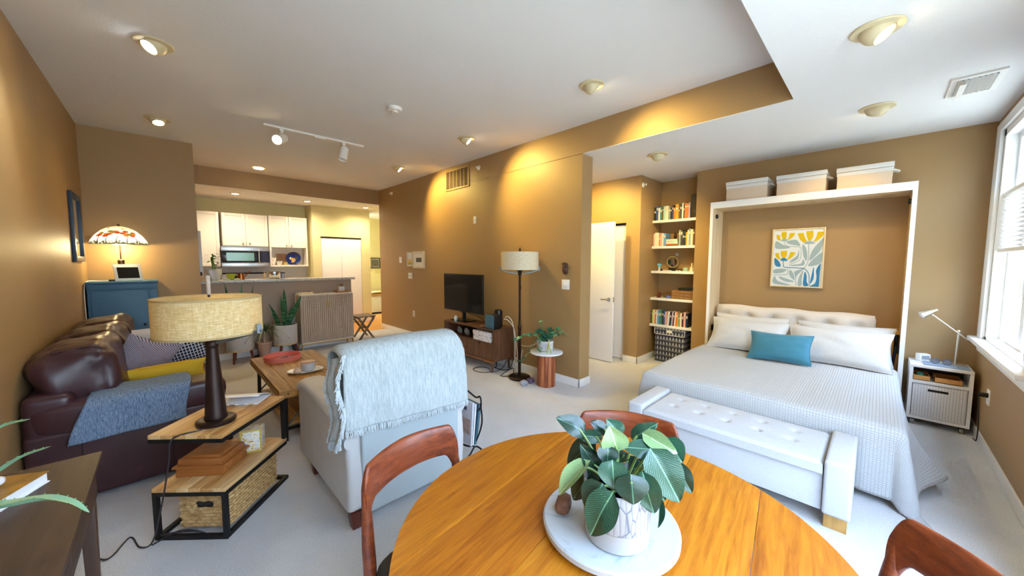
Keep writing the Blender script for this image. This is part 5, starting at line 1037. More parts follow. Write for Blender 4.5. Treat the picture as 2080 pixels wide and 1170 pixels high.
Bx(5.302, 5.58, 1.893, 2.337, .42, .515).build('lid', 'arrow_cloth', t, bevel=.012); pw = mat('piping_white', '#dcdad5', rough=.7)
MB().tube([(5.301, 2.335, .51), (5.300, 2.335, .422), (5.299, 2.30, .418), (5.299, 1.93, .418), (5.300, 1.897, .422), (5.301, 1.897, .51)], .005, 6).build('piping', pw, t); Bx(5.296, 5.301, 2.075, 2.155, .452, .49).build('tag', pw, t)
# ------------------------------------------------------------------ living room: sofa side
def leather(name, c, v=.25):
    m, nt, b = _base(name); vv = _coords(nt); f = _noise(nt, vv, 5, 4); c = lin(c)
    nt.links.new(_ramp(nt, f, [(.3, scale_col(c, 1 - v)), (.7, scale_col(c, 1 + v))]), b.inputs['Base Color']); b.inputs['Roughness'].default_value = .36
    vo = nt.nodes.new('ShaderNodeTexVoronoi'); vo.inputs['Scale'].default_value = 260; nt.links.new(vv, vo.inputs['Vector']); _bump(nt, b, vo.outputs['Distance'], .15, .001); MATS[name] = m; return m
lea = leather('brown_leather', '#42262a'); seamm = mat('leather_seam', '#2a1a1c', rough=.6)
x0, x1, y0, y1 = -.640, .28, 3.345, 5.52
t = thing('sofa', 'dark brown leather sofa along the left wall', 'sofa', (-.18, 4.4, 0))
Bx(x0 + .02, x1 - .06, y0 + .05, y1 - .05, .05, .30).build('base', lea, t, bevel=.02)
Bx(x0, x0 + .2, y0 + .02, y1 - .02, .10, .70).build('back_frame', lea, t, bevel=.05, seg=4)
def puff(mb, cx, cy, cz, rx, ry, rz, e=.45, nu=40, nv=20, amp=.012, fq=6):
    k = len(mb.v); mb.ball((0, 0, 0), (rx, ry, rz), nu, nv, e)
    for i in range(k, len(mb.v)):
        a = Vector(mb.v[i]); n_ = 1 + amp / max(rx, ry, rz) * 3 * noise.noise(a * fq + Vector((cx, cy, cz))); a *= n_ * (1 + amp / max(rx, ry, rz) * 1.2 * noise.noise(a * fq * 3.1)); mb.v[i] = (a.x + cx, a.y + cy, a.z + cz)
    return mb
for s, ya, yb in ((-1, y0, y0 + .27), (1, y1 - .27, y1)):
    a = Bx(x0, x1 - .02, ya + .015, yb - .015, .03, .47).build('arm_panel', lea, t, bevel=.025, seg=3)
    mb = MB(); puff(mb, (x0 + x1) / 2, (ya + yb) / 2, .545, (x1 - x0) / 2, (yb - ya) / 2 + .005, .098, .38, 48, 20, .006); mb.build('arm_pad', lea, a, smooth=True)
    yo = ya + .012 if s < 0 else yb - .012
    for xx in (-.42, -.02): MB().tube([(xx, yo, .05), (xx, yo, .46)], .003, 5).build('seam', seamm, a)
    Bx(x0 + .08, x0 + .14, (ya + yb) / 2 - .03, (ya + yb) / 2 + .03, 0, .032).build('foot', seamm, t); Bx(x1 - .14, x1 - .08, (ya + yb) / 2 - .03, (ya + yb) / 2 + .03, 0, .032).build('foot', seamm, t)
n = 3; w = (y1 - y0 - .54) / n
for k in range(n):
    c = y0 + .27 + w * (k + .5); mb = MB(); puff(mb, -.07, c, .375, .36, w / 2 + .002, .105, .36, 40, 18, .008); mb.build('seat_cushion', lea, t, smooth=True)
w = (y1 - y0 - .16) / n
for k in range(n):
    c = y0 + .13 + w * (k + .5) ; mb = MB(); puff(mb, 0, 0, 0, .19, w / 2 + .02, .205, .52, 56, 30, .016, 6)
    M = T(-.435, c, .755) @ R(-.18, 'Y'); mb.v = [tuple(M @ Vector(p)) for p in mb.v]; bc_ = mb.build('back_cushion', lea, t, smooth=True)
    for sg in (-1, 1):      # stitched line a little inside each end of the cushion
        pts = []
        for q in range(13):
            a = -.2 + (PI * .62) * q / 12; yy = sg * .80; ky = max(0, 1 - abs(.80) ** (2 / .52)) ** .26
            pts.append(M @ Vector((.19 * math.copysign(abs(math.cos(a)) ** .52, math.cos(a)) * ky * 1.02, yy * (w / 2 + .02), .205 * math.copysign(abs(math.sin(a)) ** .52, math.sin(a)) * ky * 1.02)))
        MB().tube(pts, .003, 5).build('seam', seamm, bc_)
# throw on the near arm
knit = cloth('knit_blue', '#34566b', '#93a3bd', (7, 1, 1), 38, 240, bump=.8); 
def throw(u, v):
    x = -.40 + u * .475 + .02 * math.sin(v * 5); s = v * .50
    L1 = .20
    if s < L1: yy = y0 + .255 - s * 1.0; z = .659 + .003 * math.sin(u * 9)
    else:
        q = s - L1; a = min(q / .09, 1) * PI / 2; yy = y0 + .055 - .085 * math.sin(a) - (.006 + .006 * math.sin(u * 11)) * min(1, q / .1); z = .659 - .05 * (1 - math.cos(a)) - max(0, q - .09) * .92
    x -= .05 * max(0, v - .5) * (1 - u) * 2; z -= .02 * (1 - u) * v
    return (x, yy, z)
o = MB().grid(throw, 40, 40).build('throw_blanket', knit, smooth=True, solid=.012); tag(o, 'blue-grey knitted throw hanging over the sofa arm', 'blanket')
def cushion(x, y, z, w, h, th, M, m, lab, pw=.45):
    t = thing('cushion', lab, 'cushion', (x, y, z - h / 2), 0, 'cushions on the sofa'); mb = MB(); MM = T(x, y, z) @ M; mb.pillow(w, h, th, MM, 18, pw); mb.build('cushion_body', m, t, smooth=True, merge=True)
    P = [MM @ Vector((a * w / 2 * .99, 0, b * h / 2 * .99)) for a, b in ((-1, -1), (0, -.96), (1, -1), (.96, 0), (1, 1), (0, .96), (-1, 1), (-.96, 0))]
    MB().tube(P, .004, 6, closed=True).build('piping', m, t, smooth=True)
def tweed():
    m, nt, b = _base('grey_tweed'); v = _coords(nt, (1, 1, 1), (.5, .3, .5)); wv = nt.nodes.new('ShaderNodeTexWave'); wv.inputs['Scale'].default_value = 40; wv.inputs['Distortion'].default_value = 1; nt.links.new(v, wv.inputs['Vector'])
    nz = _noise(nt, v, 160, 3); a = nt.nodes.new('ShaderNodeMath'); a.operation = 'MULTIPLY_ADD'; nt.links.new(nz, a.inputs[0]); a.inputs[1].default_value = .7; nt.links.new(wv.outputs['Fac'], a.inputs[2])
    nt.links.new(_ramp(nt, a.outputs[0], [(.4, lin('#454858')), (1.2, lin('#b3a9b8'))]), b.inputs['Base Color']); b.inputs['Roughness'].default_value = .95; _bump(nt, b, wv.outputs['Fac'], .4, .003); MATS['grey_tweed'] = m
tweed()
def dashes():
    m, nt, b = _base('navy_dashes'); v = _coords(nt, (1, 1, 1), (0, 0, 0)); br = nt.nodes.new('ShaderNodeTexBrick'); mp = nt.nodes.new('ShaderNodeMapping'); mp.inputs['Rotation'].default_value = (PI / 2, 0, .2); nt.links.new(v, mp.inputs['Vector']); nt.links.new(mp.outputs[0], br.inputs['Vector'])
    br.inputs['Scale'].default_value = 9; br.inputs['Color1'].default_value = lin('#1c2338'); br.inputs['Color2'].default_value = lin('#222a44'); br.inputs['Mortar'].default_value = lin('#e6e6ea'); br.inputs['Mortar Size'].default_value = .032; br.inputs['Brick Width'].default_value = .22; br.inputs['Row Height'].default_value = .28; br.offset = .0
    nt.links.new(br.outputs['Color'], b.inputs['Base Color']); b.inputs['Roughness'].default_value = .9; MATS['navy_dashes'] = m
dashes()
cushion(-.16, 4.07, .70, .36, .36, .15, R(.35, 'Z') @ R(.25, 'X') @ R(.45, 'Y'), 'grey_tweed', 'grey-lilac woven square cushion on the sofa')
cushion(.06, 4.66, .645, .42, .30, .14, R(.10, 'Z') @ R(.40, 'X') @ R(-.15, 'Y'), 'navy_dashes', 'navy cushion with white dash pattern on the sofa')
cushion(-.15, 4.98, .70, .42, .30, .14, R(.4, 'Z') @ R(.3, 'X'), mat('cushion_cream', '#dcd3c8', rough=.95), 'cream cushion behind the navy one on the sofa')
cushion(-.055, 3.80, .615, .50, .21, .13, R(.02, 'Z') @ R(.45, 'X') @ R(-.05, 'Y'), mat('mustard_cloth', '#d9ae2c', rough=.95, bump=.3, bs=300), 'mustard yellow lumbar cushion on the sofa seat')
# blue cabinet in the corner
blu = mat('cabinet_blue', '#3f6e8f', rough=.5, var=.06, vs=4); cx0, cx1, cy0, cy1, cz = -.632, -.082, 6.02, 6.45, 1.262
t = thing('blue_cabinet', 'tall blue painted cabinet in the left corner', 'cabinet', (-.36, 6.24, 0)); Bx(cx0, cx1, cy0 + .02, cy1, .06, cz - .022).build('body', blu, t, bevel=.004); Bx(cx0 - .008, cx1 + .012, cy0 - .012, cy1, cz - .022, cz).build('top_board', blu, t, bevel=.004)
dr = Bx(cx0 + .03, cx1 - .09, cy0 + .008, cy0 + .022, .12, cz - .10).build('door', blu, t, bevel=.003); MB().ball((cx1 - .12, cy0 - .005, .75), .014).build('knob', 'black_metal', dr, smooth=True); Bx(cx1 - .07, cx1 - .003, cy0 + .006, cy0 + .022, .06, cz - .092).build('stile', blu, t, bevel=.003); Bx(cx0, cx1, cy0 + .006, cy0 + .022, cz - .09, cz - .03).build('top_rail', blu, t, bevel=.002)
for x in (cx0 + .03, cx1 - .03):
    for y in (cy0 + .05, cy1 - .04): Bx(x - .025, x + .025, y - .02, y + .02, 0, .061).build('foot', blu, t)
# lamp with painted glass shade
qx, qy = -.37, 6.24
t = thing('table_lamp', 'bronze table lamp with lit shade painted with autumn trees', 'table lamp', (qx, qy, cz)); brz = mat('lamp_bronze', '#6a4a2c', rough=.35, metal=.7)
MB().lathe([(0, 0), (.075, 0), (.078, .012), (.05, .03), (.036, .10), (.028, .20), (.030, .24), (.02, .25), (0, .25)], (qx, qy, cz + .0005), 28).build('base', brz, t, smooth=True)
mb = MB(); mb.cyl((qx, qy, cz + .25), (qx, qy, cz + .645), .006); mb.lathe([(.0, .632), (.03, .632), (.02, .64), (.008, .645), (.012, .66), (0, .668)], (qx, qy, cz), 20); mb.build('finial_rod', brz, t, smooth=True)
def paint():
    m, nt, b = _base('painted_shade'); v = _coords(nt); sp = nt.nodes.new('ShaderNodeSeparateXYZ'); nt.links.new(v, sp.inputs[0])
    def ramp(f, st): return _ramp(nt, f, st)
    f = _noise(nt, v, 16, 5, .7, .6); g = _noise(nt, v, 34, 5, .7)
    base_ = ramp(sp.outputs[2], [(.40, lin('#e8d9a0')), (.50, lin('#f6efd6')), (.63, lin('#efe2a0'))])
    mx = nt.nodes.new('ShaderNodeMix'); mx.data_type = 'RGBA'
    # crowns of autumn trees in a band of the shade
    bd = nt.nodes.new('ShaderNodeMath'); bd.operation = 'MULTIPLY_ADD'; nt.links.new(sp.outputs[2], bd.inputs[0]); bd.inputs[1].default_value = 3.2; bd.inputs[2].default_value = -1.75
    ad = nt.nodes.new('ShaderNodeMath'); ad.operation = 'ADD'; nt.links.new(f, ad.inputs[0]); nt.links.new(bd.outputs[0], ad.inputs[1])
    rr = ramp(ad.outputs[0], [(.74, (0, 0, 0, 1)), (.82, (1, 1, 1, 1))]); nt.links.new(rr, mx.inputs['Factor']); nt.links.new(base_, mx.inputs['A'])
    nt.links.new(ramp(g, [(.35, lin('#a03a18')), (.5, lin('#d0762a')), (.65, lin('#5f6e3c'))]), mx.inputs['B'])
    # dark ground line near the rim
    mx2 = nt.nodes.new('ShaderNodeMix'); mx2.data_type = 'RGBA'; gd = nt.nodes.new('ShaderNodeMath'); gd.operation = 'MULTIPLY_ADD'; nt.links.new(sp.outputs[2], gd.inputs[0]); gd.inputs[1].default_value = -6; gd.inputs[2].default_value = 2.85
    ad2 = nt.nodes.new('ShaderNodeMath'); ad2.operation = 'ADD'; nt.links.new(g, ad2.inputs[0]); nt.links.new(gd.outputs[0], ad2.inputs[1])
    nt.links.new(ramp(ad2.outputs[0], [(.62, (0, 0, 0, 1)), (.70, (1, 1, 1, 1))]), mx2.inputs['Factor']); nt.links.new(mx.outputs['Result'], mx2.inputs['A']); mx2.inputs['B'].default_value = lin('#4a4a2e')
    nt.links.new(mx2.outputs['Result'], b.inputs['Base Color']); nt.links.new(mx2.outputs['Result'], b.inputs['Emission Color']); b.inputs['Emission Strength'].default_value = .75; b.inputs['Roughness'].default_value = .35; MATS['painted_shade'] = m
paint()
MB().lathe([(.238, .425), (.225, .47), (.19, .53), (.14, .585), (.09, .618), (.03, .635)], (qx, qy, cz), 48).build('shade', 'painted_shade', t, smooth=True, solid=.004)
for k in range(5):        # painted tree trunks
    a = -PI / 2 - .75 + k * .36; p = []
    for r_, z_ in ((.236, .438), (.226, .47), (.207, .505), (.19, .532)): p.append((qx + (r_ + .003) * math.cos(a + .03 * math.sin(z_ * 60 + k)), qy + (r_ + .003) * math.sin(a), cz + z_))
    MB().tube(p, [.004, .003, .002, .001], 5).build('painted_trunk', mat('trunk_paint', '#4b3324', rough=.5), t)
    for j in range(5):
        aa = a + random.uniform(-.12, .12); zz = random.uniform(.515, .57); r_ = (.19 - (zz - .53) * .91 if zz > .53 else .225 - (zz - .47) * .583) + .004
        mb = MB(); nrm = Vector((math.cos(aa), math.sin(aa), .9)).normalized(); mb.M = Matrix.LocRotScale(Vector((qx + (r_ + .001) * math.cos(aa), qy + (r_ + .001) * math.sin(aa), cz + zz)), nrm.to_track_quat('Z', 'Y'), None); mb.ball((0, 0, 0), (.026, .018, .003), 9, 5); mb.build('painted_crown', mat('crown_%d' % (j % 3), ['#b5431c', '#d0782c', '#8a7a34'][j % 3], rough=.5, emit=['#b5431c', '#d0782c', '#8a7a34'][j % 3], es=.5), t, smooth=True)
l = bpy.data.lights.new('lamp_bulb', 'POINT'); l.energy = 11; l.color = (1, .80, .42); l.shadow_soft_size = .05; o = bpy.data.objects.new('lamp_bulb', l); C.objects.link(o); o.parent = t; o.location = (0, 0, .40)
t = thing('digital_frame', 'white digital photo frame leaning in front of the lamp', 'photo frame', (-.30, 6.12, cz)); M = T(-.305, 6.11, cz + .003) @ R(.28, 'Z') @ R(-.38, 'X')
mb = MB(); mb.M = M; mb.box(-.115, .115, -.008, .008, 0, .205); mb.build('frame', 'white_trim', t, bevel=.004); mb = MB(); mb.M = M; mb.box(-.088, .088, -.0095, -.0075, .03, .165); mb.build('screen', 'gloss_black', t); mb = MB(); mb.tube([M @ Vector((0, .01, .12)), (-.31, 6.23, cz + .003)], .005, 6); mb.build('prop', 'white_trim', t)
o = Bx(-.47, -.41, 6.10, 6.14, cz + .0005, cz + .022).build('remote', 'black_plastic', bevel=.004); tag(o, 'small black adapter lying on the blue cabinet', 'adapter')
cable([(-.44, 6.14, cz + .008), (-.55, 6.2, cz + .006), (-.63, 6.12, cz + .006), (-.646, 6.04, cz - .06), (-.645, 6.0, 1.0), (-.642, 6.0, .6), (-.63, 6.02, .2)], .005, wc, 'white cord running down the left side of the blue cabinet')
# framed mirror on the left wall
fy0, fy1, fz0, fz1 = 5.575, 6.115, 1.488, 2.19
t = thing('wall_mirror', 'mirror in a dark blue frame on the left wall', 'mirror', (XL, 5.85, fz0)); fm = mat('frame_navy', '#1f3550', rough=.4); fw = .055
MB().box(XL, XL + .028, fy0, fy0 + fw, fz0, fz1).box(XL, XL + .028, fy1 - fw, fy1, fz0, fz1).box(XL, XL + .028, fy0 + fw, fy1 - fw, fz0, fz0 + fw).box(XL, XL + .028, fy0 + fw, fy1 - fw, fz1 - fw, fz1).build('frame', fm, t, bevel=.004); Bx(XL, XL + .012, fy0 + fw, fy1 - fw, fz0 + fw, fz1 - fw).build('glass', mat('mirror_clear', '#dfe3e4', rough=.03, metal=1), t)

# ------------------------------------------------------------------ end table with lamp
A0, B0, C0 = Vector((-.112, 2.632, 0)), Vector((.17, 2.374, 0)), Vector((.54, 2.783, 0)); D0 = A0 + C0 - B0
ea = (B0 - A0); eb = (C0 - B0); wa, wb = ea.length, eb.length; ang = math.atan2(ea.y, ea.x)
acw = wood('acacia_pale', '#dcb277', '#b9803f', axis=1, scale=1.0, rough=.42, c3='#8a5526'); acp = [acw, wood('acacia_pale2', '#e3bf88', '#c8945a', axis=1, rough=.42), wood('acacia_pale3', '#cf9f60', '#a66f34', axis=1, rough=.42)]
t = thing('end_table', 'staggered three-tier end table of pale wood on a black steel frame', 'end table', tuple(A0), ang)      # local x along the near edge, y away from the camera
tw = .022
def fr(x0, x1, y0, y1, z0, z1, n='frame_bar'): Bx(x0, x1, y0, y1, z0, z1).build(n, 'black_metal', t, W=False)
for z, nm in ((.583, 'top'), (.289, 'mid')):
    nb = 6
    for k in range(nb):
        a = wa * k / nb; b = wa * (k + 1) / nb; Bx(a + .0008, b - .0008, 0, wb, z - .022, z + .0).build('shelf_plank', acp[(k * 2 + (nm == 'top')) % 3], t, W=False, bevel=.0015)
    fr(0, wa, 0, tw, z - .044, z - .0225); fr(0, wa, wb - tw, wb, z - .044, z - .0225); fr(0, tw, tw, wb - tw, z - .044, z - .0225); fr(wa - tw, wa, tw, wb - tw, z - .044, z - .0225)
fr(0, wa, 0, tw, 0, tw); fr(0, wa, wb - tw, wb, 0, tw); fr(0, tw, tw, wb - tw, 0, tw); fr(wa - tw, wa, tw, wb - tw, 0, tw)
for x in (0, wa - tw): fr(x, x + tw, 0, tw, tw, .245, 'frame_post'); fr(x, x + tw, wb - tw, wb, .289, .539, 'frame_post')
ET = t; EM = T(*A0) @ R(ang, 'Z')
def elocal(x, y, z=0): return EM @ Vector((x, y, z))
zt = .5835
# lamp
lc = Vector((.166, 2.585, zt)); t = thing('table_lamp', 'bronze table lamp with wide linen drum shade on the end table', 'table lamp', tuple(lc)); bzd = mat('bronze_dark', '#352520', rough=.38, metal=.6, var=.2, vs=20)
MB().lathe([(0, .0005), (.088, .0005), (.092, .006), (.092, .020), (.086, .026), (.05, .030), (0, .030)], lc, 40).build('base', bzd, t, smooth=True)
MB().lathe([(.052, .028), (.054, .035), (.050, .05), (.028, .40), (.026, .43), (.030, .435), (.032, .46), (.026, .472), (0, .475)], lc, 32).build('column', bzd, t, smooth=True)
MB().cyl(lc + Vector((0, 0, .47)), lc + Vector((0, 0, .835)), .006).build('rod', bzd, t, smooth=True); MB().cyl(lc + Vector((0, 0, .73)), lc + Vector((0, 0, .835)), .010, .011, 12).build('finial', mat('finial_beige', '#b8a99a', rough=.5), t, smooth=True)
def shade_mat():
    m, nt, b = _base('raw_linen'); v = _coords(nt, (1, 1, 6)); f = _noise(nt, v, 26, 5, .7); v2 = _coords(nt, (6, 6, 1)); g = _noise(nt, v2, 22, 4, .7)
    a = nt.nodes.new('ShaderNodeMath'); a.operation = 'MULTIPLY_ADD'; nt.links.new(g, a.inputs[0]); a.inputs[1].default_value = .6; nt.links.new(f, a.inputs[2])
    nt.links.new(_ramp(nt, a.outputs[0], [(.5, lin('#b09560')), (.78, lin('#d6c391')), (1.05, lin('#eee4c4'))]), b.inputs['Base Color']); b.inputs['Roughness'].default_value = .9; _bump(nt, b, a.outputs[0], .3, .002)
    tr = nt.nodes.new('ShaderNodeBsdfTranslucent'); tr.inputs['Color'].default_value = lin('#ead9ae'); mx = nt.nodes.new('ShaderNodeMixShader'); mx.inputs[0].default_value = .30; nt.links.new(b.outputs[0], mx.inputs[1]); nt.links.new(tr.outputs[0], mx.inputs[2]); nt.links.new(mx.outputs[0], nt.nodes['Material Output'].inputs['Surface']); MATS['raw_linen'] = m
shade_mat()
def lining():
    m, nt, b = _base('lining_white'); b.inputs['Base Color'].default_value = lin('#f4f2ee'); b.inputs['Roughness'].default_value = .9
    tr = nt.nodes.new('ShaderNodeBsdfTranslucent'); tr.inputs['Color'].default_value = lin('#f4f0e6'); mx = nt.nodes.new('ShaderNodeMixShader'); mx.inputs[0].default_value = .5; nt.links.new(b.outputs[0], mx.inputs[1]); nt.links.new(tr.outputs[0], mx.inputs[2]); nt.links.new(mx.outputs[0], nt.nodes['Material Output'].inputs['Surface']); MATS['lining_white'] = m
lining()
MB().lathe([(.2375, .515), (.2375, .715)], lc, 56).build('shade', 'raw_linen', t, smooth=True, solid=.002); MB().lathe([(.2340, .518), (.2340, .712)], lc, 56).build('shade_lining', 'lining_white', t, smooth=True)
for zz in (.517, .713): MB().lathe([(.236, zz - .005), (.2402, zz - .005), (.2402, zz + .005), (.236, zz + .005)], lc, 56, closed=True).build('shade_binding', mat('binding', '#b79f70', rough=.8), t, smooth=True)
l = bpy.data.lights.new('shade_bulb', 'POINT'); l.energy = 5.5; l.color = (1, .93, .80); l.shadow_soft_size = .04; o = bpy.data.objects.new('shade_bulb', l); C.objects.link(o); o.parent = t; o.location = (.05, 0, .60); MB().ball(lc + Vector((.05, 0, .60)), .028).build('bulb', 'bulb_white', t, smooth=True); MB().cyl(lc + Vector((.05, 0, .56)), lc + Vector((.0, 0, .54)), .012).build('bulb_socket', bzd, t)
gm_ = mat('gunmetal', '#6f7378', rough=.4, metal=.5)
for s in (-1, 1):
    u = UR * s; MB().tube([lc + Vector((0, 0, .455)), lc + u * .10 + Vector((0, 0, .475)), lc + u * .20 + Vector((0, 0, .505)), lc + u * .285 + Vector((0, 0, .53))], .011, 4).build('arm', gm_, t); p = lc + u * .27; MB().cyl(p + Vector((0, 0, .515)), p + Vector((0, 0, .565)), .016, n=4).build('arm_tip', gm_, t)
for a in (1.0, 2.6, 4.2, 5.6): MB().tube([lc + Vector((0, 0, .46)), lc + Vector((.04 * math.cos(a), .04 * math.sin(a), .485)), lc + Vector((.05 * math.cos(a), .05 * math.sin(a), .53))], .005, 6).build('prong', gm_, t)
p1 = lc + Vector((-.06, -.05, .006)); cable([p1, p1 + Vector((-.02, -.03, .0)), elocal(.14, -.012, .57), elocal(.12, -.02, .45), elocal(.085, -.03, .25), elocal(.04, -.05, .04), elocal(-.03, -.05, .005), elocal(-.15, .02, .005), (-.28, 2.62, .005), (-.36, 2.75, .006)], .004, mat('cord_brown', '#2b2528', rough=.5), 'dark cord trailing from the table lamp down to the carpet')
cable([elocal(.02, -.04, .006), elocal(.10, .03, .03), elocal(.16, .06, .006), elocal(.24, .035, .006), elocal(.20, .025, .03), elocal(.10, .02, .03), elocal(.03, .0, .03)], .004, 'cord_brown', 'black cord looped over the lower bar of the end table')
# magazine and box and basket
def magazine(t, cen, rz, w, h, z, mats, names):
    pass
mc = Vector((.335, 2.865, zt)); t = thing('magazine', 'open white magazine lying behind the lamp on the end table', 'magazine', tuple(mc), ang + PI / 2 - 1.45)
pg = mat('magazine_page', '#efeeee', rough=.4)
MB().box(-.12, .12, -.085, .085, .0005, .008).build('lower_pages', pg, t, W=False, bevel=.002)
def pgf(u, v): a = u * 1.0; return (-.12 + .24 * v, .082 - .165 * u, .009 + .045 * math.sin(u * PI * .55) * (1))
MB().grid(pgf, 12, 6).build('raised_page', pg, t, W=False, smooth=True, solid=.004)
for k in range(4): Bx(-.10 + k * .055, -.07 + k * .055, -.086, -.0852, .001, .007).build('printed_edge', mat('print_%d' % k, ['#c98a9a', '#5a5a60', '#8fb0c4', '#c2b280'][k], rough=.5), t, W=False)
tb = elocal(.155, .215, .2895); t = thing('puzzle_box', 'stepped wooden box on the middle tier of the end table', 'box', tuple(tb), ang + .06); bwm = wood('teak_box', '#a8652f', '#7c461f', axis=0, rough=.4)
for k, (a, z0_, z1_) in enumerate(((.125, .0003, .05), (.138, .05, .062), (.118, .062, .095), (.095, .095, .108))): MB().hexa([(-a, -a * .85, z0_), (a, -a * .85, z0_), (a, a * .85, z0_), (-a, a * .85, z0_)], [(-a * .97, -a * .82, z1_), (a * .97, -a * .82, z1_), (a * .97, a * .82, z1_), (-a * .97, a * .82, z1_)]).build(['lower_box', 'rim', 'upper_box', 'lid'][k], bwm, t, W=False, bevel=.0015)
kc = elocal(.262, .40, .2895); t = thing('card_box', 'small box with bird and blossom pattern behind the wooden box', 'box', tuple(kc), ang + .35)
def card():
    m, nt, b = _base('bird_card'); v = _coords(nt); f = _noise(nt, v, 22, 4, .6, 1.5); nt.links.new(_ramp(nt, f, [(.36, lin('#3f9fc0')), (.42, lin('#e9e3cf')), (.55, lin('#efe6d2')), (.60, lin('#d9b23c')), (.66, lin('#b5653c'))]), b.inputs['Base Color']); b.inputs['Roughness'].default_value = .5; MATS['bird_card'] = m
card(); Bx(-.055, .055, -.045, .045, .0003, .145).build('box_body', 'bird_card', t, W=False, bevel=.002); MB().box(-.057, .057, -.0475, -.045, .0003, .012).box(-.057, .057, -.0475, -.045, .135, .147).box(-.057, -.048, -.0475, -.045, .012, .135).box(.048, .057, -.0475, -.045, .012, .135).build('border', mat('gold_paper', '#cdb25a', rough=.4), t, W=False)
def wick():
    m, nt, b = _base('wicker'); v = _coords(nt); br = nt.nodes.new('ShaderNodeTexBrick'); mp = nt.nodes.new('ShaderNodeMapping'); mp.inputs['Rotation'].default_value = (PI / 2, 0, 0); nt.links.new(v, mp.inputs['Vector'])
    nt.links.new(mp.outputs[0], br.inputs['Vector']); br.inputs['Scale'].default_value = 16; br.inputs['Mortar Size'].default_value = .03; br.inputs['Brick Width'].default_value = .5; br.inputs['Row Height'].default_value = .25
    nz = _noise(nt, v, 45, 4, .7); nt.links.new(_ramp(nt, nz, [(.3, lin('#8a6436')), (.5, lin('#c39a60')), (.75, lin('#dfc08a'))]), b.inputs['Base Color']); b.inputs['Roughness'].default_value = .75; _bump(nt, b, nz, .5, .003); MATS['wicker'] = m
wick()
bc0 = elocal(.215, .275, .0225); t = thing('wicker_basket', 'woven water-hyacinth basket on the lower tier of the end table', 'basket', tuple(bc0), ang)
bl, bd_, bhh = .125, .205, .185      # half sizes
def strand_row(z, ph):
    pts = []; per = [(-bl, -bd_), (bl, -bd_), (bl, bd_), (-bl, bd_)]
    for e in range(4):
        a = Vector(per[e] + (0,)); b = Vector(per[(e + 1) % 4] + (0,)); n_ = 10 if e % 2 == 0 else 16; d = (b - a); nn = Vector((d.y, -d.x, 0)).normalized()
        for k in range(n_): pts.append(a + d * (k / n_) + nn * (.004 * (1 if (k + ph) % 2 else -1)) + Vector((0, 0, z)))
    return pts
rows = 10
for k in range(rows):
    z = .010 + k * .0185
    if k in (6, 7):      # hand slot in the near side
        pts = strand_row(z, k); L_ = len(pts); mb = MB(); mb.tube(pts[7:] + pts[:4], .0105, 6); mb.build('woven_row', 'wicker', t, W=False, smooth=True)
    else: MB().tube(strand_row(z, k), .0105, 6, closed=True).build('woven_row', 'wicker', t, W=False, smooth=True)
Bx(-bl + .004, bl - .004, -bd_ + .004, bd_ - .004, .001, .008).build('bottom', 'wicker', t, W=False)
MB().box(-.045, .045, -bd_ + .006, -bd_ + .009, .112, .150).build('slot_shade_sheet', 'black_plastic', t, W=False)  # black sheet standing in for the shade inside the hand slot
def quat():
    m, nt, b = _base('quatrefoil'); v = _coords(nt); vo = nt.nodes.new('ShaderNodeTexVoronoi'); vo.inputs['Scale'].default_value = 26; vo.inputs['Randomness'].default_value = .15; nt.links.new(v, vo.inputs['Vector'])
    nt.links.new(_ramp(nt, vo.outputs['Distance'], [(.2, lin('#d98ba0')), (.4, lin('#d45a78')), (.47, lin('#e9e2df')), (.6, lin('#7fc0bb'))]), b.inputs['Base Color']); MATS['quatrefoil'] = m
quat()
def inbasket(name, cat_, lab, b, m, extra=None, rz=0):
    t2 = thing(name, lab, cat_, tuple(elocal(.215, .275, .03)), ang); mb = MB(); mb.box(*b); mb.build('body', m, t2, W=False, bevel=.004)
    x0_, x1_, y0_, y1_, z0_, z1_ = b; Bx(x0_ - .001, x1_ + .001, y0_ - .001, y1_ + .001, z1_ - .02, z1_ + .002).build('lid', m, t2, W=False, bevel=.003)
inbasket('patterned_box', 'box', 'pink and turquoise patterned box inside the basket', (-.02, .105, -.10, .09, .003, .205), 'quatrefoil')
inbasket('grey_folder', 'folder', 'grey-green folder at the front of the basket', (-.105, -.03, -.16, .02, .003, .185), mat('folder_grey', '#5d6660', rough=.7))
inbasket('navy_pouch', 'pouch', 'navy pouch with blue marks at the back of the basket', (-.02, .10, .11, .18, .003, .20), dots('pouch_marks', '#1d2438', '#4fa0b8', 40, .3))
for k in range(3): o = MB().cyl(elocal(.26 + .02 * k, .43, .12), elocal(.27 + .022 * k, .44, .225), .006, n=8).build('pen', mat('pen_%d' % k, ['#2f6f8f', '#1a1a1c', '#3f8f80'][k], rough=.3)); tag(o, ['blue', 'black', 'green'][k] + ' pen standing at the back of the basket', 'pen', 'pens in the basket')

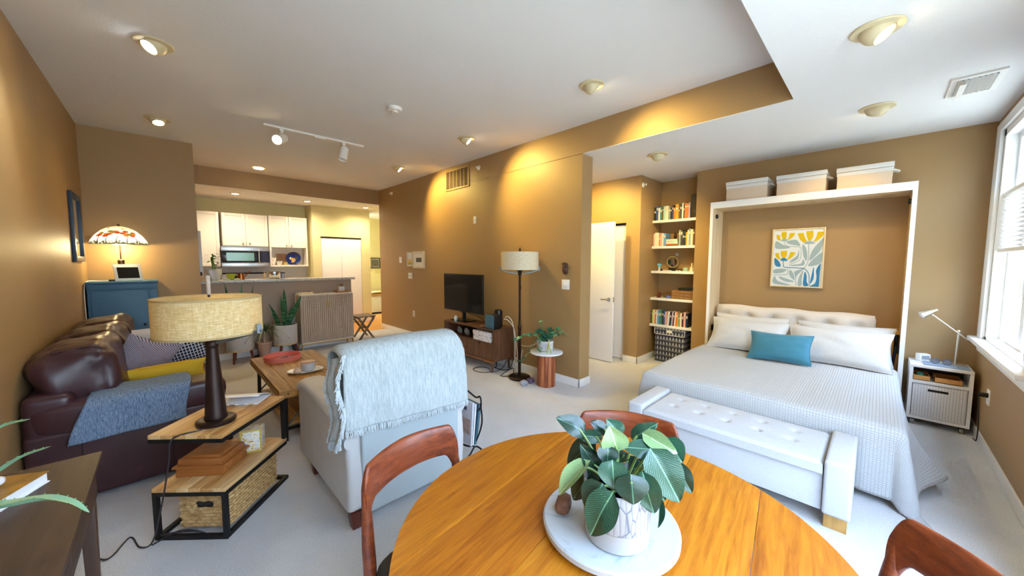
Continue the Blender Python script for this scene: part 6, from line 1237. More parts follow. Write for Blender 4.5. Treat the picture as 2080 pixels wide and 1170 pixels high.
# ------------------------------------------------------------------ coffee table
acy = [wood('mango_a', '#b8873f', '#7f5420', axis=1, rough=.45, c3='#5e3a14'), wood('mango_b', '#c4954d', '#916229', axis=1, rough=.45), wood('mango_c', '#a87735', '#76501f', axis=1, rough=.45)]
x0, x1, y0, y1, z1 = .605, 1.21, 3.285, 4.65, .455
t = thing('coffee_table', 'rustic plank coffee table with lower shelf on black crossed legs', 'coffee table', ((x0 + x1) / 2, (y0 + y1) / 2, 0)); nb = 6
for k in range(nb): a = x0 + (x1 - x0) * k / nb; Bx(a + .0012, a + (x1 - x0) / nb - .0012, y0 + .02, y1 - .02, z1 - .03, z1 - random.uniform(0, .0012)).build('plank', acy[(k * 2 + k // 3) % 3], t, bevel=.0015)
Bx(x0 - .002, x1 + .002, y0, y0 + .022, z1 - .062, z1).build('end_board', wood('mango_x', '#bd8c45', '#8a5c26', axis=0, rough=.45), t, bevel=.002); Bx(x0 - .002, x1 + .002, y1 - .022, y1, z1 - .062, z1).build('end_board', 'mango_x', t, bevel=.002)
Bx(x0 - .002, x0 + .02, y0 + .022, y1 - .022, z1 - .062, z1 - .030).build('side_board', acy[0], t); Bx(x1 - .02, x1 + .002, y0 + .022, y1 - .022, z1 - .062, z1 - .030).build('side_board', acy[0], t)
for x in (x0 + .06, x1 - .06): MB().cyl((x, y0 - .002, z1 - .03), (x, y0 + .004, z1 - .03), .006, n=10).build('bolt', 'black_metal', t)
nb = 4
for k in range(nb): a = x0 + .06 + (x1 - x0 - .12) * k / nb; Bx(a + .001, a + (x1 - x0 - .12) / nb - .001, y0 + .14, y1 - .14, .105, .13).build('lower_plank', acy[(k + 1) % 3], t, bevel=.0015)
for y in (y0 + .10, y1 - .10):
    for x, s in ((x0 + .05, 1), (x1 - .05, -1)): MB().hexa([(x - .014, y - .02, 0), (x + .014, y - .02, 0), (x + .014, y + .02, 0), (x - .014, y + .02, 0)], [(x - .014 + s * .01, y - .02, z1 - .06), (x + .014 + s * .01, y - .02, z1 - .06), (x + .014 + s * .01, y + .02, z1 - .06), (x - .014 + s * .01, y + .02, z1 - .06)]).build('leg', 'black_metal', t)
    Bx(x0 + .05, x1 - .05, y - .008, y + .008, z1 - .095, z1 - .062).build('cross_bar', 'gunmetal', t); Bx(x0 + .05, x1 - .05, y - .008, y + .008, .085, .106).build('cross_bar', 'black_metal', t)
    mb = MB(); mb.tube([(x0 + .06, y, .12), (x0 + .32, y, z1 - .08)], .009, 4); mb.build('brace', 'gunmetal', t); mb = MB(); mb.tube([(x1 - .06, y, .12), (x1 - .32, y, z1 - .08)], .009, 4); mb.build('brace', 'gunmetal', t)
tc = Vector((.85, 4.375, z1 + .0003)); t = thing('round_tray', 'coral leather tray with strap handle on the coffee table', 'tray', tuple(tc)); cor = mat('coral', '#db7360', rough=.5)
MB().lathe([(0, 0), (.165, 0), (.165, .004), (0, .004)], tc, 44).build('tray_floor', cor, t); MB().lathe([(.160, .003), (.165, .003), (.168, .052), (.163, .052)], tc, 44, closed=True).build('rim', cor, t, smooth=True)
for s in (-1, 1): a = -.9 + (PI if s > 0 else 0); p = tc + Vector((.170 * math.cos(a), .170 * math.sin(a), 0)); tt = Vector((-math.sin(a), math.cos(a), 0)); nn = Vector((math.cos(a), math.sin(a), 0)); MB().tube([p - tt * .045 + Vector((0, 0, .03)), p - tt * .03 + nn * .012 + Vector((0, 0, .035)), p + tt * .03 + nn * .012 + Vector((0, 0, .035)), p + tt * .045 + Vector((0, 0, .03))], .009, 6).build('strap_handle', cor, t, smooth=True)
for k, (dx, dy, a) in enumerate(((-.03, .0, .5), (.05, -.03, .9))):
    r_ = thing('remote_control', 'dark remote control %s in the coral tray' % ['on the left', 'on the right'][k], 'remote', tuple(tc + Vector((dx, dy, .004))), a, 'remotes in the coral tray'); Bx(-.09, .09, -.02, .02, .0004, .016).build('case', mat('remote_dark', '#3a2a2e', rough=.4), r_, W=False, bevel=.004); Bx(-.06, .02, -.012, .012, .016, .018).build('buttons', 'gunmetal', r_, W=False)
pc2 = Vector((.905, 3.735, z1 + .0003)); t = thing('oval_dish', 'oval white dish with berry pattern on the coffee table', 'dish', tuple(pc2)); 
mb = MB(); mb.M = R(-.25, 'Z'); mb.lathe([(0, 0), (.10, 0), (.145, .016), (.15, .02), (.143, .02), (.10, .006), (0, .005)], (0, 0, 0), 40, sy=.72); mb.build('dish_body', 'white_ceramic', t, W=False, smooth=True)
for k in range(9): a = k * .35 - .9; mb = MB(); mb.M = R(-.25, 'Z'); mb.ball((.125 * math.cos(a), .125 * .72 * math.sin(a), .0135), (.008, .008, .0025), 8, 5); mb.build('berry', mat('berry', '#7a3030', rough=.4), t, W=False, smooth=True)
qz = z1 + .0065; t = thing('candle_bowl', 'white bowl candle with wooden lid on the oval dish', 'candle', (.93, 3.75, qz)); MB().lathe([(0, 0), (.05, 0), (.06, .02), (.062, .075), (.056, .078), (.054, .065), (0, .064)], (.93, 3.75, qz), 32).build('bowl', 'white_ceramic', t, smooth=True); MB().lathe([(0, .0655), (.0585, .0655), (.061, .086), (.05, .09), (0, .09)], (.93, 3.75, qz), 32).build('lid', wood('lid_wood', '#d8b79a', '#b58a68', axis=0), t, smooth=True)
t = thing('garlic_ornament', 'small beige garlic-shaped ornament on the oval dish', 'ornament', (.83, 3.70, qz)); MB().lathe([(0, 0), (.02, 0), (.034, .018), (.03, .036), (.012, .052), (.006, .058)], (.83, 3.70, qz), 20).build('bulb', mat('garlic', '#d3b79f', rough=.6), t, smooth=True); MB().cyl((.83, 3.70, qz + .055), (.832, 3.70, qz + .085), .005, .003, 10).build('stalk', 'pale_wood', t, smooth=True)
o = MB().ball((.87, 3.665, qz + .009), (.018, .014, .009), 12, 8).build('pebble', 'white_ceramic', smooth=True); tag(o, 'white pebble between candle and garlic ornament', 'stone')

# ------------------------------------------------------------------ recliner
rl = leather('white_leather', '#c6c4c2', .06); MATS['white_leather'].node_tree.nodes['Principled BSDF'].inputs['Roughness'].default_value = .42
mah = wood('mahogany', '#5e2a1e', '#3a150f', axis=2, rough=.35)
x0, x1, y0, y1 = .655, 1.435, 1.945, 2.93
t = thing('recliner', 'white leather recliner armchair seen from behind', 'armchair', ((x0 + x1) / 2, 2.4, 0))
def arm(xa, xb):
    # side profile in (y, z): front high, dipping to the rear
    top = [(y0 + .02, .52), (y0 + .12, .555), (y0 + .35, .60), (y0 + .6, .625), (y1 - .12, .625), (y1 - .03, .60), (y1, .55)]
    pol = [(y1, .10), (y1 - .03, .095), (y0 + .05, .095), (y0 + .01, .11), (y0, .30)] + top
    return MB().prism_x(pol[::-1], xa, xb)
for xa, xb in ((x0, x0 + .15), (x1 - .15, x1)):
    ap = arm(xa, xb).build('arm', rl, t, bevel=.03, seg=4)
    pts = [(y0 + .015, .515), (y0 + .12, .553), (y0 + .35, .60), (y0 + .6, .627), (y1 - .12, .627), (y1 - .02, .59)]
    def pad(u, v, xa=xa, xb=xb):
        q = spline([(0, a, b) for a, b in pts], 4); p = q[min(len(q) - 1, int(round(u * (len(q) - 1))))]; a = -PI * .5 + 2 * PI * v; r_ = .62
        cx = (xa + xb) / 2; hw = (xb - xa) / 2 + .012; s = math.sin(a); c = math.cos(a)
        return (cx + hw * math.copysign(abs(c) ** .7, c), p.y, p.z - .005 + .045 * math.copysign(abs(s) ** .8, s))
    mb = MB().grid(pad, 20, 24, cv=True); n_ = 24; mb.f += [tuple(range(n_)), tuple(20 * n_ + k for k in range(n_ - 1, -1, -1))]; mb.build('arm_pad', rl, ap, smooth=True)
Bx(x0 + .15, x1 - .15, y0 + .22, y1 - .02, .12, .42).build('seat_base', rl, t, bevel=.03, seg=3); mb = MB(); puff(mb, (x0 + x1) / 2, y0 + .58, .43, (x1 - x0) / 2 - .155, .36, .075, .4); mb.build('seat_cushion', rl, t, smooth=True)
# back: thick padded slab, rear panel close to the vertical
def backrest(u, v):
    a = 2 * PI * v; c, s = math.cos(a), math.sin(a); z = .34 + u * .67; hw = .30 + .02 * math.sin(u * PI); k = 1 - max(0, (u - .86) / .14) ** 2.2 * .35; th = .105 * (1 - max(0, (u - .8) / .2) ** 2 * .55)
    return ((x0 + x1) / 2 + hw * k * math.copysign(abs(c) ** .45, c), y0 + .125 + .02 * u + th * math.copysign(abs(s) ** .55, s), z - (.02 * abs(c) ** 3 if u > .9 else 0))
mb = MB().grid(backrest, 24, 40, cv=True); mb.f += [tuple(range(40)), tuple(24 * 40 + k for k in range(39, -1, -1))]; mb.build('backrest', rl, t, smooth=True)
Bx(x0 + .075, x1 - .06, y0 - .008, y0 + .10, .075, .62).build('rear_panel', mat('rear_leather', '#a5afb1', rough=.45, var=.04, vs=4), t, bevel=.012, seg=3)
for x in (x0 + .05, x1 - .05):
    for y in (y0 + .045, y1 - .22): MB().hexa([(x - .025, y - .025, 0), (x + .025, y - .025, 0), (x + .025, y + .025, 0), (x - .025, y + .025, 0)], [(x - .035, y - .035, .10), (x + .035, y - .035, .10), (x + .035, y + .035, .10), (x - .035, y + .035, .10)]).build('foot', mah, t, bevel=.003)
# throw blanket over the recliner back with fringe
gz_ = cloth('gauze', '#959e9e', '#bfc5c4', (9, 2, 1.2), 14, 260, bump=.5)
YR = y0 - .022
def drape(u, v):
    """u across (0 left, 1 right), v from the hem behind the chair over the top to the front"""
    x = x0 + .005 + u * (x1 - x0 + .01); hem = .595 - .045 * u; zt_ = 1.025 + .012 * math.sin(u * 3.1) - .05 * max(0, (u - .93) / .07) ** 2 - .03 * max(0, (.06 - u) / .06) ** 2
    Lr = zt_ - .07 - hem; wav = .008 * math.sin(u * 23) * (1 - v) + .010 * noise.noise((u * 7, v * 5, 1)) + .006 * noise.noise((u * 19, v * 9, 4))
    s = v * 1.0
    if s < .55: z = hem + Lr * s / .55; y = YR - .004 - wav + (.055) * max(0, (z - .6) / .4)
    elif s < .75: a = (s - .55) / .20 * PI; z = zt_ - .07 + .07 * math.sin(a); y = YR + .05 + .12 * (1 - math.cos(a)) - wav
    else: z = zt_ - .07 - (s - .75) / .25 * .30; y = YR + .05 + .255
    bulge = .02 * math.sin(u * PI) * (1 if s < .55 else 0)
    return (x - (.02 * (1 - u)) * (1 - v), y - bulge * .3, z)
t = thing('throw_blanket', 'pale gauze throw with fringe draped over the recliner back', 'blanket', ((x0 + x1) / 2, y0, .55))
MB().grid(drape, 60, 56).build('cloth', gz_, t, smooth=True, solid=.006)
# folded left side of the throw, hanging beside the back
def fold(u, v):
    z = 1.005 - v * .47 - .05 * u; ph = u * 11; return (x0 - .005 - .012 * math.sin(ph) - .02 * v + .012 * math.cos(v * 9), YR + .02 + u * (.24 - .05 * v) + .02 * math.sin(v * 6), z - .025 * u * (1 - v))
MB().grid(fold, 30, 30).build('side_fold', gz_, t, smooth=True, solid=.006)
random.seed(4); mb = MB()
for k in range(420):
    u = random.random(); p = Vector(drape(u, 0)); q = p + Vector((random.uniform(-.008, .008), -.006 + random.uniform(-.006, .004), random.uniform(-.036, -.018))); m_ = (p + q) / 2 + Vector((random.uniform(-.004, .004), -.004, 0)); mb.tube([p + Vector((0, 0, .006)), m_, q], .0022, 3, caps=False)
for k in range(420):
    v = random.random(); e = random.choice((0, 1)); p = Vector(fold(e, v)); dy = -1 if e == 0 else 1; q = p + Vector((random.uniform(-.03, -.008), dy * random.uniform(.0, .02), random.uniform(-.04, -.012))); mb.tube([p, (p + q) / 2 + Vector((-.006, 0, .004)), q], .0025, 3, caps=False)
for k in range(160):
    u = random.random(); p = Vector(fold(u, 1)); q = p + Vector((random.uniform(-.012, .006), random.uniform(-.01, .01), random.uniform(-.05, -.02))); mb.tube([p, (p + q) / 2, q], .0025, 3, caps=False)
mb.build('fringe', mat('fringe_yarn', '#bcc3c4', rough=.95), t, kind='stuff', smooth=True)
# magazine rack
t = thing('magazine_rack', 'black wrought iron magazine rack beside the recliner', 'magazine rack', (1.68, 2.22, 0)); wi = .007
MB().tube(spline([(1.66, 2.40, .34), (1.66, 2.41, .455), (1.66, 2.37, .462), (1.665, 2.24, .485), (1.67, 2.12, .455), (1.675, 2.07, .47), (1.675, 2.06, .40), (1.66, 2.08, .36)], 5), wi, 6).build('top_loop', 'black_metal', t, smooth=True)
MB().tube(spline([(1.675, 2.065, .42), (1.69, 2.07, .25), (1.66, 2.13, .08), (1.62, 2.2, .06), (1.60, 2.32, .10), (1.62, 2.38, .25), (1.655, 2.40, .35)], 5), wi, 6).build('cradle_wire', 'black_metal', t, smooth=True)
for y in (2.10, 2.36): MB().tube(spline([(1.56, y, .007), (1.60, y, .03), (1.645, y, .075), (1.69, y, .05), (1.73, y, .010), (1.765, y, .02)], 5), wi, 6).build('foot', 'black_metal', t, smooth=True)
MB().tube([(1.645, 2.10, .073), (1.645, 2.36, .073)], wi, 6).build('spreader', 'black_metal', t)
def mag(name, xo, tilt, th, hgt, m, lab, cat_='magazine', ms=None, yc=2.23):
    tt = thing(name, lab, cat_, (1.655 + xo, yc, .082), 0, 'papers in the rack'); M = T(1.655 + xo, yc, .083) @ R(tilt, 'Y'); mb = MB(); mb.M = M; mb.box(-th / 2, th / 2, -.12, .12, 0, hgt); mb.build('body', m, tt, bevel=.001)
    if ms: 
        for (a, b, c, d, mm) in ms: mb = MB(); mb.M = M; mb.box(-th / 2 - .0012, -th / 2, a, b, c, d); mb.build('printed_panel', mm, tt)
npap = mat('newsprint', '#c9c7cc', rough=.8, var=.08, vs=40); ink = mat('ink_navy', '#3a4668', rough=.6); pho = mat('photo_pink', '#b39a92', rough=.6, var=.3, vs=25)
mag('newspaper', -.035, .06, .012, .34, npap, 'folded newspaper in the magazine rack', 'newspaper', [(-.05, .02, .26, .29, ink), (-.10, .02, .08, .2, pho)])
mag('magazine', -.018, .10, .010, .32, pg, 'white magazine between newspaper and book in the rack')
mag('book', .006, .16, .022, .31, mat('jacket_teal', '#3f6a78', rough=.35), 'teal hardback book in the magazine rack', 'book', [(-.119, .119, .005, .305, mat('jacket_blue', '#3a5878', rough=.35)), (-.09, .05, .22, .29, mat('jacket_green', '#4f7a68', rough=.4)), (-.1, -.06, .03, .07, pg)])
# ------------------------------------------------------------------ along the half wall
gw = wood('grey_oak', '#c4b29f', '#a8947f', axis=2, scale=1.0, rough=.55); gside = wood('grey_oak_side', '#c2b3a2', '#aa9884', axis=2, rough=.55)
x0, x1, y0, y1, z0, z1 = 1.55, 2.385, 6.545, 6.84, .125, .945
t = thing('console_cabinet', 'greige two-door cabinet with concentric grooves on gold legs', 'cabinet', ((x0 + x1) / 2, (y0 + y1) / 2, 0))
Bx(x0 + .004, x1 - .004, y0 + .02, y1, z0 + .012, z1 - .014).build('body', gside, t); Bx(x0, x1, y0, y1, z1 - .014, z1).build('top_board', 'cabinet_white', t, bevel=.002); Bx(x0, x1, y0, y1, z0, z0 + .014).build('bottom_board', 'cabinet_white', t, bevel=.002); Bx(x0, x0 + .012, y0, y1, z0 + .014, z1 - .014).build('side_board', gside, t); Bx(x1 - .012, x1, y0, y1, z0 + .014, z1 - .014).build('side_board', gside, t)
xm = (x0 + x1) / 2
for k, (a, b) in enumerate(((x0 + .014, xm - .0015), (xm + .0015, x1 - .014))):
    d = Bx(a, b, y0 + .014, y0 + .020, z0 + .016, z1 - .016).build('door', mat('groove_dark', '#75634f', rough=.7), t)
    n = 6; w = (b - a) / 2 / (n + .6); zc0, zc1 = z0 + .016, z1 - .016
    for i in range(n + 1):
        xa, xb, za, zb = a + w * i + .002, b - w * i - .002, zc0 + w * i * 1.02 + .002, zc1 - w * i * 1.02 - .002; q = w - .0065
        if i == n: Bx(xa, xb, y0 + .004, y0 + .012, za, zb).build('inlay_panel', gw, d, bevel=.0015); break
        MB().box(xa, xa + q, y0 + .004, y0 + .012, za, zb).box(xb - q, xb, y0 + .004, y0 + .012, za, zb).box(xa + q, xb - q, y0 + .004, y0 + .012, za, za + q).box(xa + q, xb - q, y0 + .004, y0 + .012, zb - q, zb).build('inlay_frame', gw, d)
    kx = b - .02 if k == 0 else a + .02; MB().box(kx - .004, kx + .004, y0 - .006, y0 + .004, .70, .82).build('handle', 'brass', d, bevel=.001)
lg = .016
for x in (x0 + .012, x1 - .012 - lg):
    for y in (y0 + .01, y1 - .012 - lg): Bx(x, x + lg, y, y + lg, 0, z0).build('leg', 'brass', t)
Bx(x0 + .012, x1 - .012, y0 + .01, y0 + .01 + lg, z0 - .016, z0).build('rail', 'brass', t); Bx(x0 + .012, x1 - .012, y1 - .012 - lg, y1 - .012, z0 - .016, z0).build('rail', 'brass', t); Bx(x0 + .012, x0 + .012 + lg, y0 + .03, y1 - .03, z0 - .016, z0).build('rail', 'brass', t); Bx(x1 - .012 - lg, x1 - .012, y0 + .03, y1 - .03, z0 - .016, z0).build('rail', 'brass', t)
t = thing('power_strip', 'cream power strip on the grooved cabinet', 'power strip', (1.66, 6.70, z1)); Bx(1.56, 1.78, 6.66, 6.72, z1 + .0005, z1 + .032).build('case', mat('cream_plastic', '#e3d3a8', rough=.4), t, bevel=.004); MB().cyl((1.585, 6.658, z1 + .018), (1.585, 6.662, z1 + .018), .006, n=12).build('switch', 'black_plastic', t)
o = MB().ball((1.72, 6.69, z1 + .045), (.035, .02, .014), 12, 8).build('charger', mat('mauve', '#8f7072', rough=.5), smooth=True); tag(o, 'small mauve gadget on the power strip', 'gadget')
cable([(1.57, 6.69, z1 + .02), (1.52, 6.68, z1 + .01), (1.515, 6.70, .75), (1.50, 6.74, .55), (1.44, 6.80, .42), (1.42, 6.83, .35)], .005, wc, 'white power cord hanging beside the grooved cabinet')
t = thing('tray', 'small wooden tray on the grooved cabinet', 'tray', (2.25, 6.70, z1)); pwd = wood('tray_wood', '#c08848', '#9a6228', axis=0); a, b, c, d = 2.15, 2.34, 6.62, 6.76; z = z1 + .0005
Bx(a, b, c, d, z, z + .006).build('floor', pwd, t); Bx(a, b, c, c + .006, z, z + .03).build('side', pwd, t); Bx(a, b, d - .006, d, z, z + .03).build('side', pwd, t); Bx(a, a + .006, c, d, z, z + .03).build('side', pwd, t); Bx(b - .006, b, c, d, z, z + .03).build('side', pwd, t)
t = thing('pen_cup', 'white square pot with small plant on the wooden tray', 'potted plant', (2.24, 6.69, z + .006)); Bx(2.195, 2.285, 6.645, 6.735, z + .0065, z + .105).build('pot', 'white_ceramic', t, bevel=.004)
for k in range(6): aa = k * 1.05; leaf(MB(), (2.24, 6.69, z + .10), (math.cos(aa) * .7, math.sin(aa) * .7, 1), .08 + .02 * (k % 2), .018, .2).build('leaf', mat('leaf_%d' % (k % 2), ['#8a8a3c', '#9a5a5a'][k % 2], rough=.5), t, smooth=True)
# luggage-rack stool
gr = wood('weathered', '#8a7563', '#66533f', axis=0, rough=.6); sx0, sx1, sy0, sy1, sz = 2.56, 2.905, 6.80, 7.20, .45
t = thing('folding_stool', 'weathered wooden stool with slatted top and crossed legs', 'stool', (2.73, 7.0, 0))
for k in range(6): y = sy0 + (sy1 - sy0) * k / 6; Bx(sx0, sx1, y + .006, y + (sy1 - sy0) / 6 - .006, sz - .022, sz).build('slat', gr, t, bevel=.002)
for x in (sx0 + .02, sx1 - .05): Bx(x, x + .03, sy0 + .01, sy1 - .01, sz - .05, sz - .023).build('rail', gr, t)
for y in (sy0 + .03, sy1 - .06):
    for s, dy in ((1, 0), (-1, .024)):
        xa, xb = (sx0 + .02, sx1 - .05) if s > 0 else (sx1 - .05, sx0 + .02); MB().hexa([(xa, y + dy, 0), (xa + .042, y + dy, 0), (xa + .042, y + dy + .022, 0), (xa, y + dy + .022, 0)], [(xb, y + dy, sz - .05), (xb + .042, y + dy, sz - .05), (xb + .042, y + dy + .022, sz - .05), (xb, y + dy + .022, sz - .05)]).build('leg', gr, t)
Bx(sx0 + .13, sx1 - .13, sy0 + .05, sy1 - .05, .21, .235).build('stretcher', gr, t)
# planters
geo = dots('geo_white', '#ecebea', '#35353a', 46, .20, rnd=.35)
def lattice():
    m, nt, b = _base('geo_lattice'); v = _coords(nt); sp = nt.nodes.new('ShaderNodeSeparateXYZ'); nt.links.new(v, sp.inputs[0])
    def mth(op, a, b_=None):
        n = nt.nodes.new('ShaderNodeMath'); n.operation = op
        for i, x in enumerate((a, b_)):
            if x is None: continue
            if isinstance(x, (int, float)): n.inputs[i].default_value = x
            else: nt.links.new(x, n.inputs[i])
        return n.outputs[0]
    an = mth('MULTIPLY', mth('ARCTAN2', sp.outputs[1], sp.outputs[0]), .165); u = mth('MULTIPLY', an, 40); w = mth('MULTIPLY', sp.outputs[2], 40)
    p = mth('ADD', u, w); q = mth('SUBTRACT', u, w); a = mth('PINGPONG', p, .5); b2 = mth('PINGPONG', q, .5); c = mth('MULTIPLY', mth('GREATER_THAN', a, .13), mth('GREATER_THAN', b2, .24)); 
    nt.links.new(_ramp(nt, c, [(.4, lin('#e9e7e4')), (.6, lin('#46464e'))]), b.inputs['Base Color']); b.inputs['Roughness'].default_value = .4; MATS['geo_lattice'] = m
lattice()
snk = None
def snake_mat():
    m, nt, b = _base('snake_leaf'); v = _coords(nt, (1, 1, 7)); f = _noise(nt, v, 9, 4, .6, .8); nt.links.new(_ramp(nt, f, [(.36, lin('#17412e')), (.52, lin('#2f6a4a')), (.68, lin('#6f9a7c'))]), b.inputs['Base Color']); b.inputs['Roughness'].default_value = .4; MATS['snake_leaf'] = m
snake_mat()
def planter(x, y, r, zb, zt, lab, leaves):
    t = thing('potted_snake_plant', lab, 'potted plant', (x, y, 0), 0, 'patterned planters on wooden legs')
    MB().lathe([(0, zb), (r * .95, zb), (r, zb + .01), (r, zt), (r * .94, zt), (r * .94, zt - .03), (0, zt - .03)], (x, y, 0), 40).build('pot', 'geo_lattice', t, smooth=True); MB().lathe([(0, zt - .029), (r * .93, zt - .029)][::-1], (x, y, 0), 28).build('soil', 'soil', t)
    MB().lathe([(0, zb - .016), (r * .97, zb - .016), (r * .97, zb - .001), (0, zb - .001)], (x, y, 0), 32).build('stand_ring', 'pale_wood', t, smooth=True)
    for k in range(3): a = k * 2 * PI / 3 - PI / 2 - .7; MB().cyl((x + r * .92 * math.cos(a), y + r * .92 * math.sin(a), 0), (x + r * .75 * math.cos(a), y + r * .75 * math.sin(a), zb - .016), .012, .020, 12).build('leg', wood('cherry_leg', '#6e2e1e', '#421509', axis=2, rough=.35), t, smooth=True)
    for (dx, dy, L, w, a, tl) in leaves:
        mb = MB(); d = Vector((math.cos(a) * tl, math.sin(a) * tl, 1)).normalized(); s = UR; n = 8; vs = []
        for i in range(n + 1):
            q = i / n; c = Vector((x + dx, y + dy, zt - .05)) + d * (L * q) + Vector((math.cos(a), math.sin(a), 0)) * (.05 * q * q * tl); ww = w * (min(1, .55 + q * 1.2)) * (1 - max(0, (q - .6) / .4) ** 1.7); sd = (s + Vector((0, .3 * math.sin(q * 3 + a), 0))).normalized(); vs += [c - sd * ww / 2, c + UF * .008, c + sd * ww / 2]
        mb._add(vs, sum([[(3 * i, 3 * i + 1, 3 * i + 4, 3 * i + 3), (3 * i + 1, 3 * i + 2, 3 * i + 5, 3 * i + 4)] for i in range(n)], [])); mb.build('leaf', 'snake_leaf', t, smooth=True)
planter(1.33, 6.57, .165, .195, .495, 'taller snake plant in a white lattice planter next to the grooved cabinet', [(.0, .0, .62, .075, 1.2, .05), (.05, .02, .53, .08, -.3, .35), (-.05, 0, .42, .06, 2.8, .35), (.03, -.05, .36, .085, -.9, .25), (-.02, -.05, .30, .075, -2, .2), (-.08, .03, .26, .05, 2.6, .3), (.0, .05, .5, .06, 2, .1)])
planter(.74, 6.54, .165, .195, .42, 'snake plant in a white lattice planter behind the linen lamp shade', [(-.04, 0, .80, .07, 2.8, .12), (.02, .03, .80, .05, .3, .05), (.08, 0, .78, .04, 0, .14), (.05, -.06, .18, .06, -.3, .6), (-.06, -.05, .16, .06, -2.5, .6), (.02, -.08, .15, .06, -1.3, .6)])
t = thing('potted_ponytail', 'grassy green plant in a blush pot on a dark saucer', 'potted plant', (1.05, 6.62, 0)); bp = mat('blush_pot', '#c39a84', rough=.6)
MB().lathe([(0, .03), (.07, .03), (.10, .225), (.105, .23), (.105, .245), (.095, .245), (.09, .22), (0, .22)], (1.05, 6.62, 0), 32).build('pot', bp, t, smooth=True); MB().lathe([(0, .0), (.15, .0), (.16, .012), (.15, .028), (.10, .030), (0, .030)], (1.04, 6.61, 0), 32).build('saucer', mat('saucer_dark', '#2c211e', rough=.4), t, smooth=True)
MB().cyl((1.05, 6.62, .2), (1.05, 6.62, .40), .02, .012, 10).build('stem', bp, t, smooth=True); random.seed(9)
gm1, gm2 = mat('grass_dark', '#4b6136', rough=.5), mat('grass_light', '#7d8a55', rough=.5)
for k in range(90):
    a = random.uniform(0, 6.28); el = random.uniform(.25, 1.45); L = random.uniform(.32, .50) * (.55 if math.sin(a) > .3 else 1); n = 6; d = Vector((math.cos(a) * math.cos(el), math.sin(a) * math.cos(el), math.sin(el))); sd = Vector((-math.sin(a), math.cos(a), 0)); vs = []
    for i in range(n + 1): q = i / n; c = Vector((1.05, 6.62, .40)) + d * (L * q) + Vector((0, 0, -.25 * L / .28 * q * q * .8)); ww = .013 * (1 - q * .9); vs += [c - sd * ww, c + sd * ww]
    mb = MB(); mb._add(vs, [(2 * i, 2 * i + 1, 2 * i + 3, 2 * i + 2) for i in range(n)]); mb.build('blade', random.choice((gm1, gm1, gm2)), t)
t = thing('folded_mat', 'navy folded board leaning beside the grooved cabinet', 'folded board', (1.47, 6.75, 0)); nvy = mat('navy_board', '#1f2c48', rough=.5)
for k in range(3): mb = MB(); mb.M = T(1.535 - k * .022, 6.735, .002) @ R(-.22, 'Y'); mb.box(-.007, .007, 0, .105, 0, .33); mb.build('panel', nvy, t, bevel=.002)

# ------------------------------------------------------------------ dining corner
tk = [wood('teak_%d' % k, c1, c2, axis=1, scale=2.0, rough=.36, coat=.0, c3=c3) for k, (c1, c2, c3) in enumerate((('#c47a18', '#a55c0a', '#834303'), ('#bc7114', '#9c5408', '#7a3d02'), ('#c8811e', '#ac640f', '#8a4a06')))]
tx, ty, tr, tz = .864, .495, .590, .740; grain = math.radians(-82)     # the boards run from the window towards the sofa
t = thing('dining_table', 'round teak dining table in the foreground', 'dining table', (tx, ty, 0), grain)
cuts = [-tr, -.36, -.13, .10, .33, tr]
for k in range(5):
    a, b = cuts[k], cuts[k + 1]; pol = []; n = 22
    for i in range(n + 1): x = a + (b - a) * i / n; x = min(max(x, -tr), tr); pol.append((x, -math.sqrt(max(0, tr * tr - x * x))))
    for i in range(n, -1, -1): x = a + (b - a) * i / n; pol.append((x, math.sqrt(max(0, tr * tr - x * x))))
    g = .0006
    pol = [(x + (g if abs(x - a) < 1e-6 else -g if abs(x - b) < 1e-6 else 0), y) for x, y in pol]
    P = [pol[0]]
    for q in pol[1:]:
        if math.hypot(q[0] - P[-1][0], q[1] - P[-1][1]) > 1e-4: P.append(q)
    if math.hypot(P[0][0] - P[-1][0], P[0][1] - P[-1][1]) < 1e-4: P.pop()
    MB().prism(P, tz - .022, tz).build('top_board', tk[k % 3], t, W=False, bevel=.0012)
MB().lathe([(tr - .10, -.10), (tr - .075, -.10), (tr - .075, -.022), (tr - .10, -.022)], (0, 0, tz), 48, closed=True).build('apron', tk[1], t, W=False, smooth=True)
for k in range(4): a = math.radians(63) - grain + k * PI / 2; r_ = tr - .13; MB().cyl((r_ * math.cos(a) * 1.06, r_ * math.sin(a) * 1.06, 0), (r_ * math.cos(a), r_ * math.sin(a), tz - .022), .016, .028, 16).build('leg', tk[0], t, W=False, smooth=True)
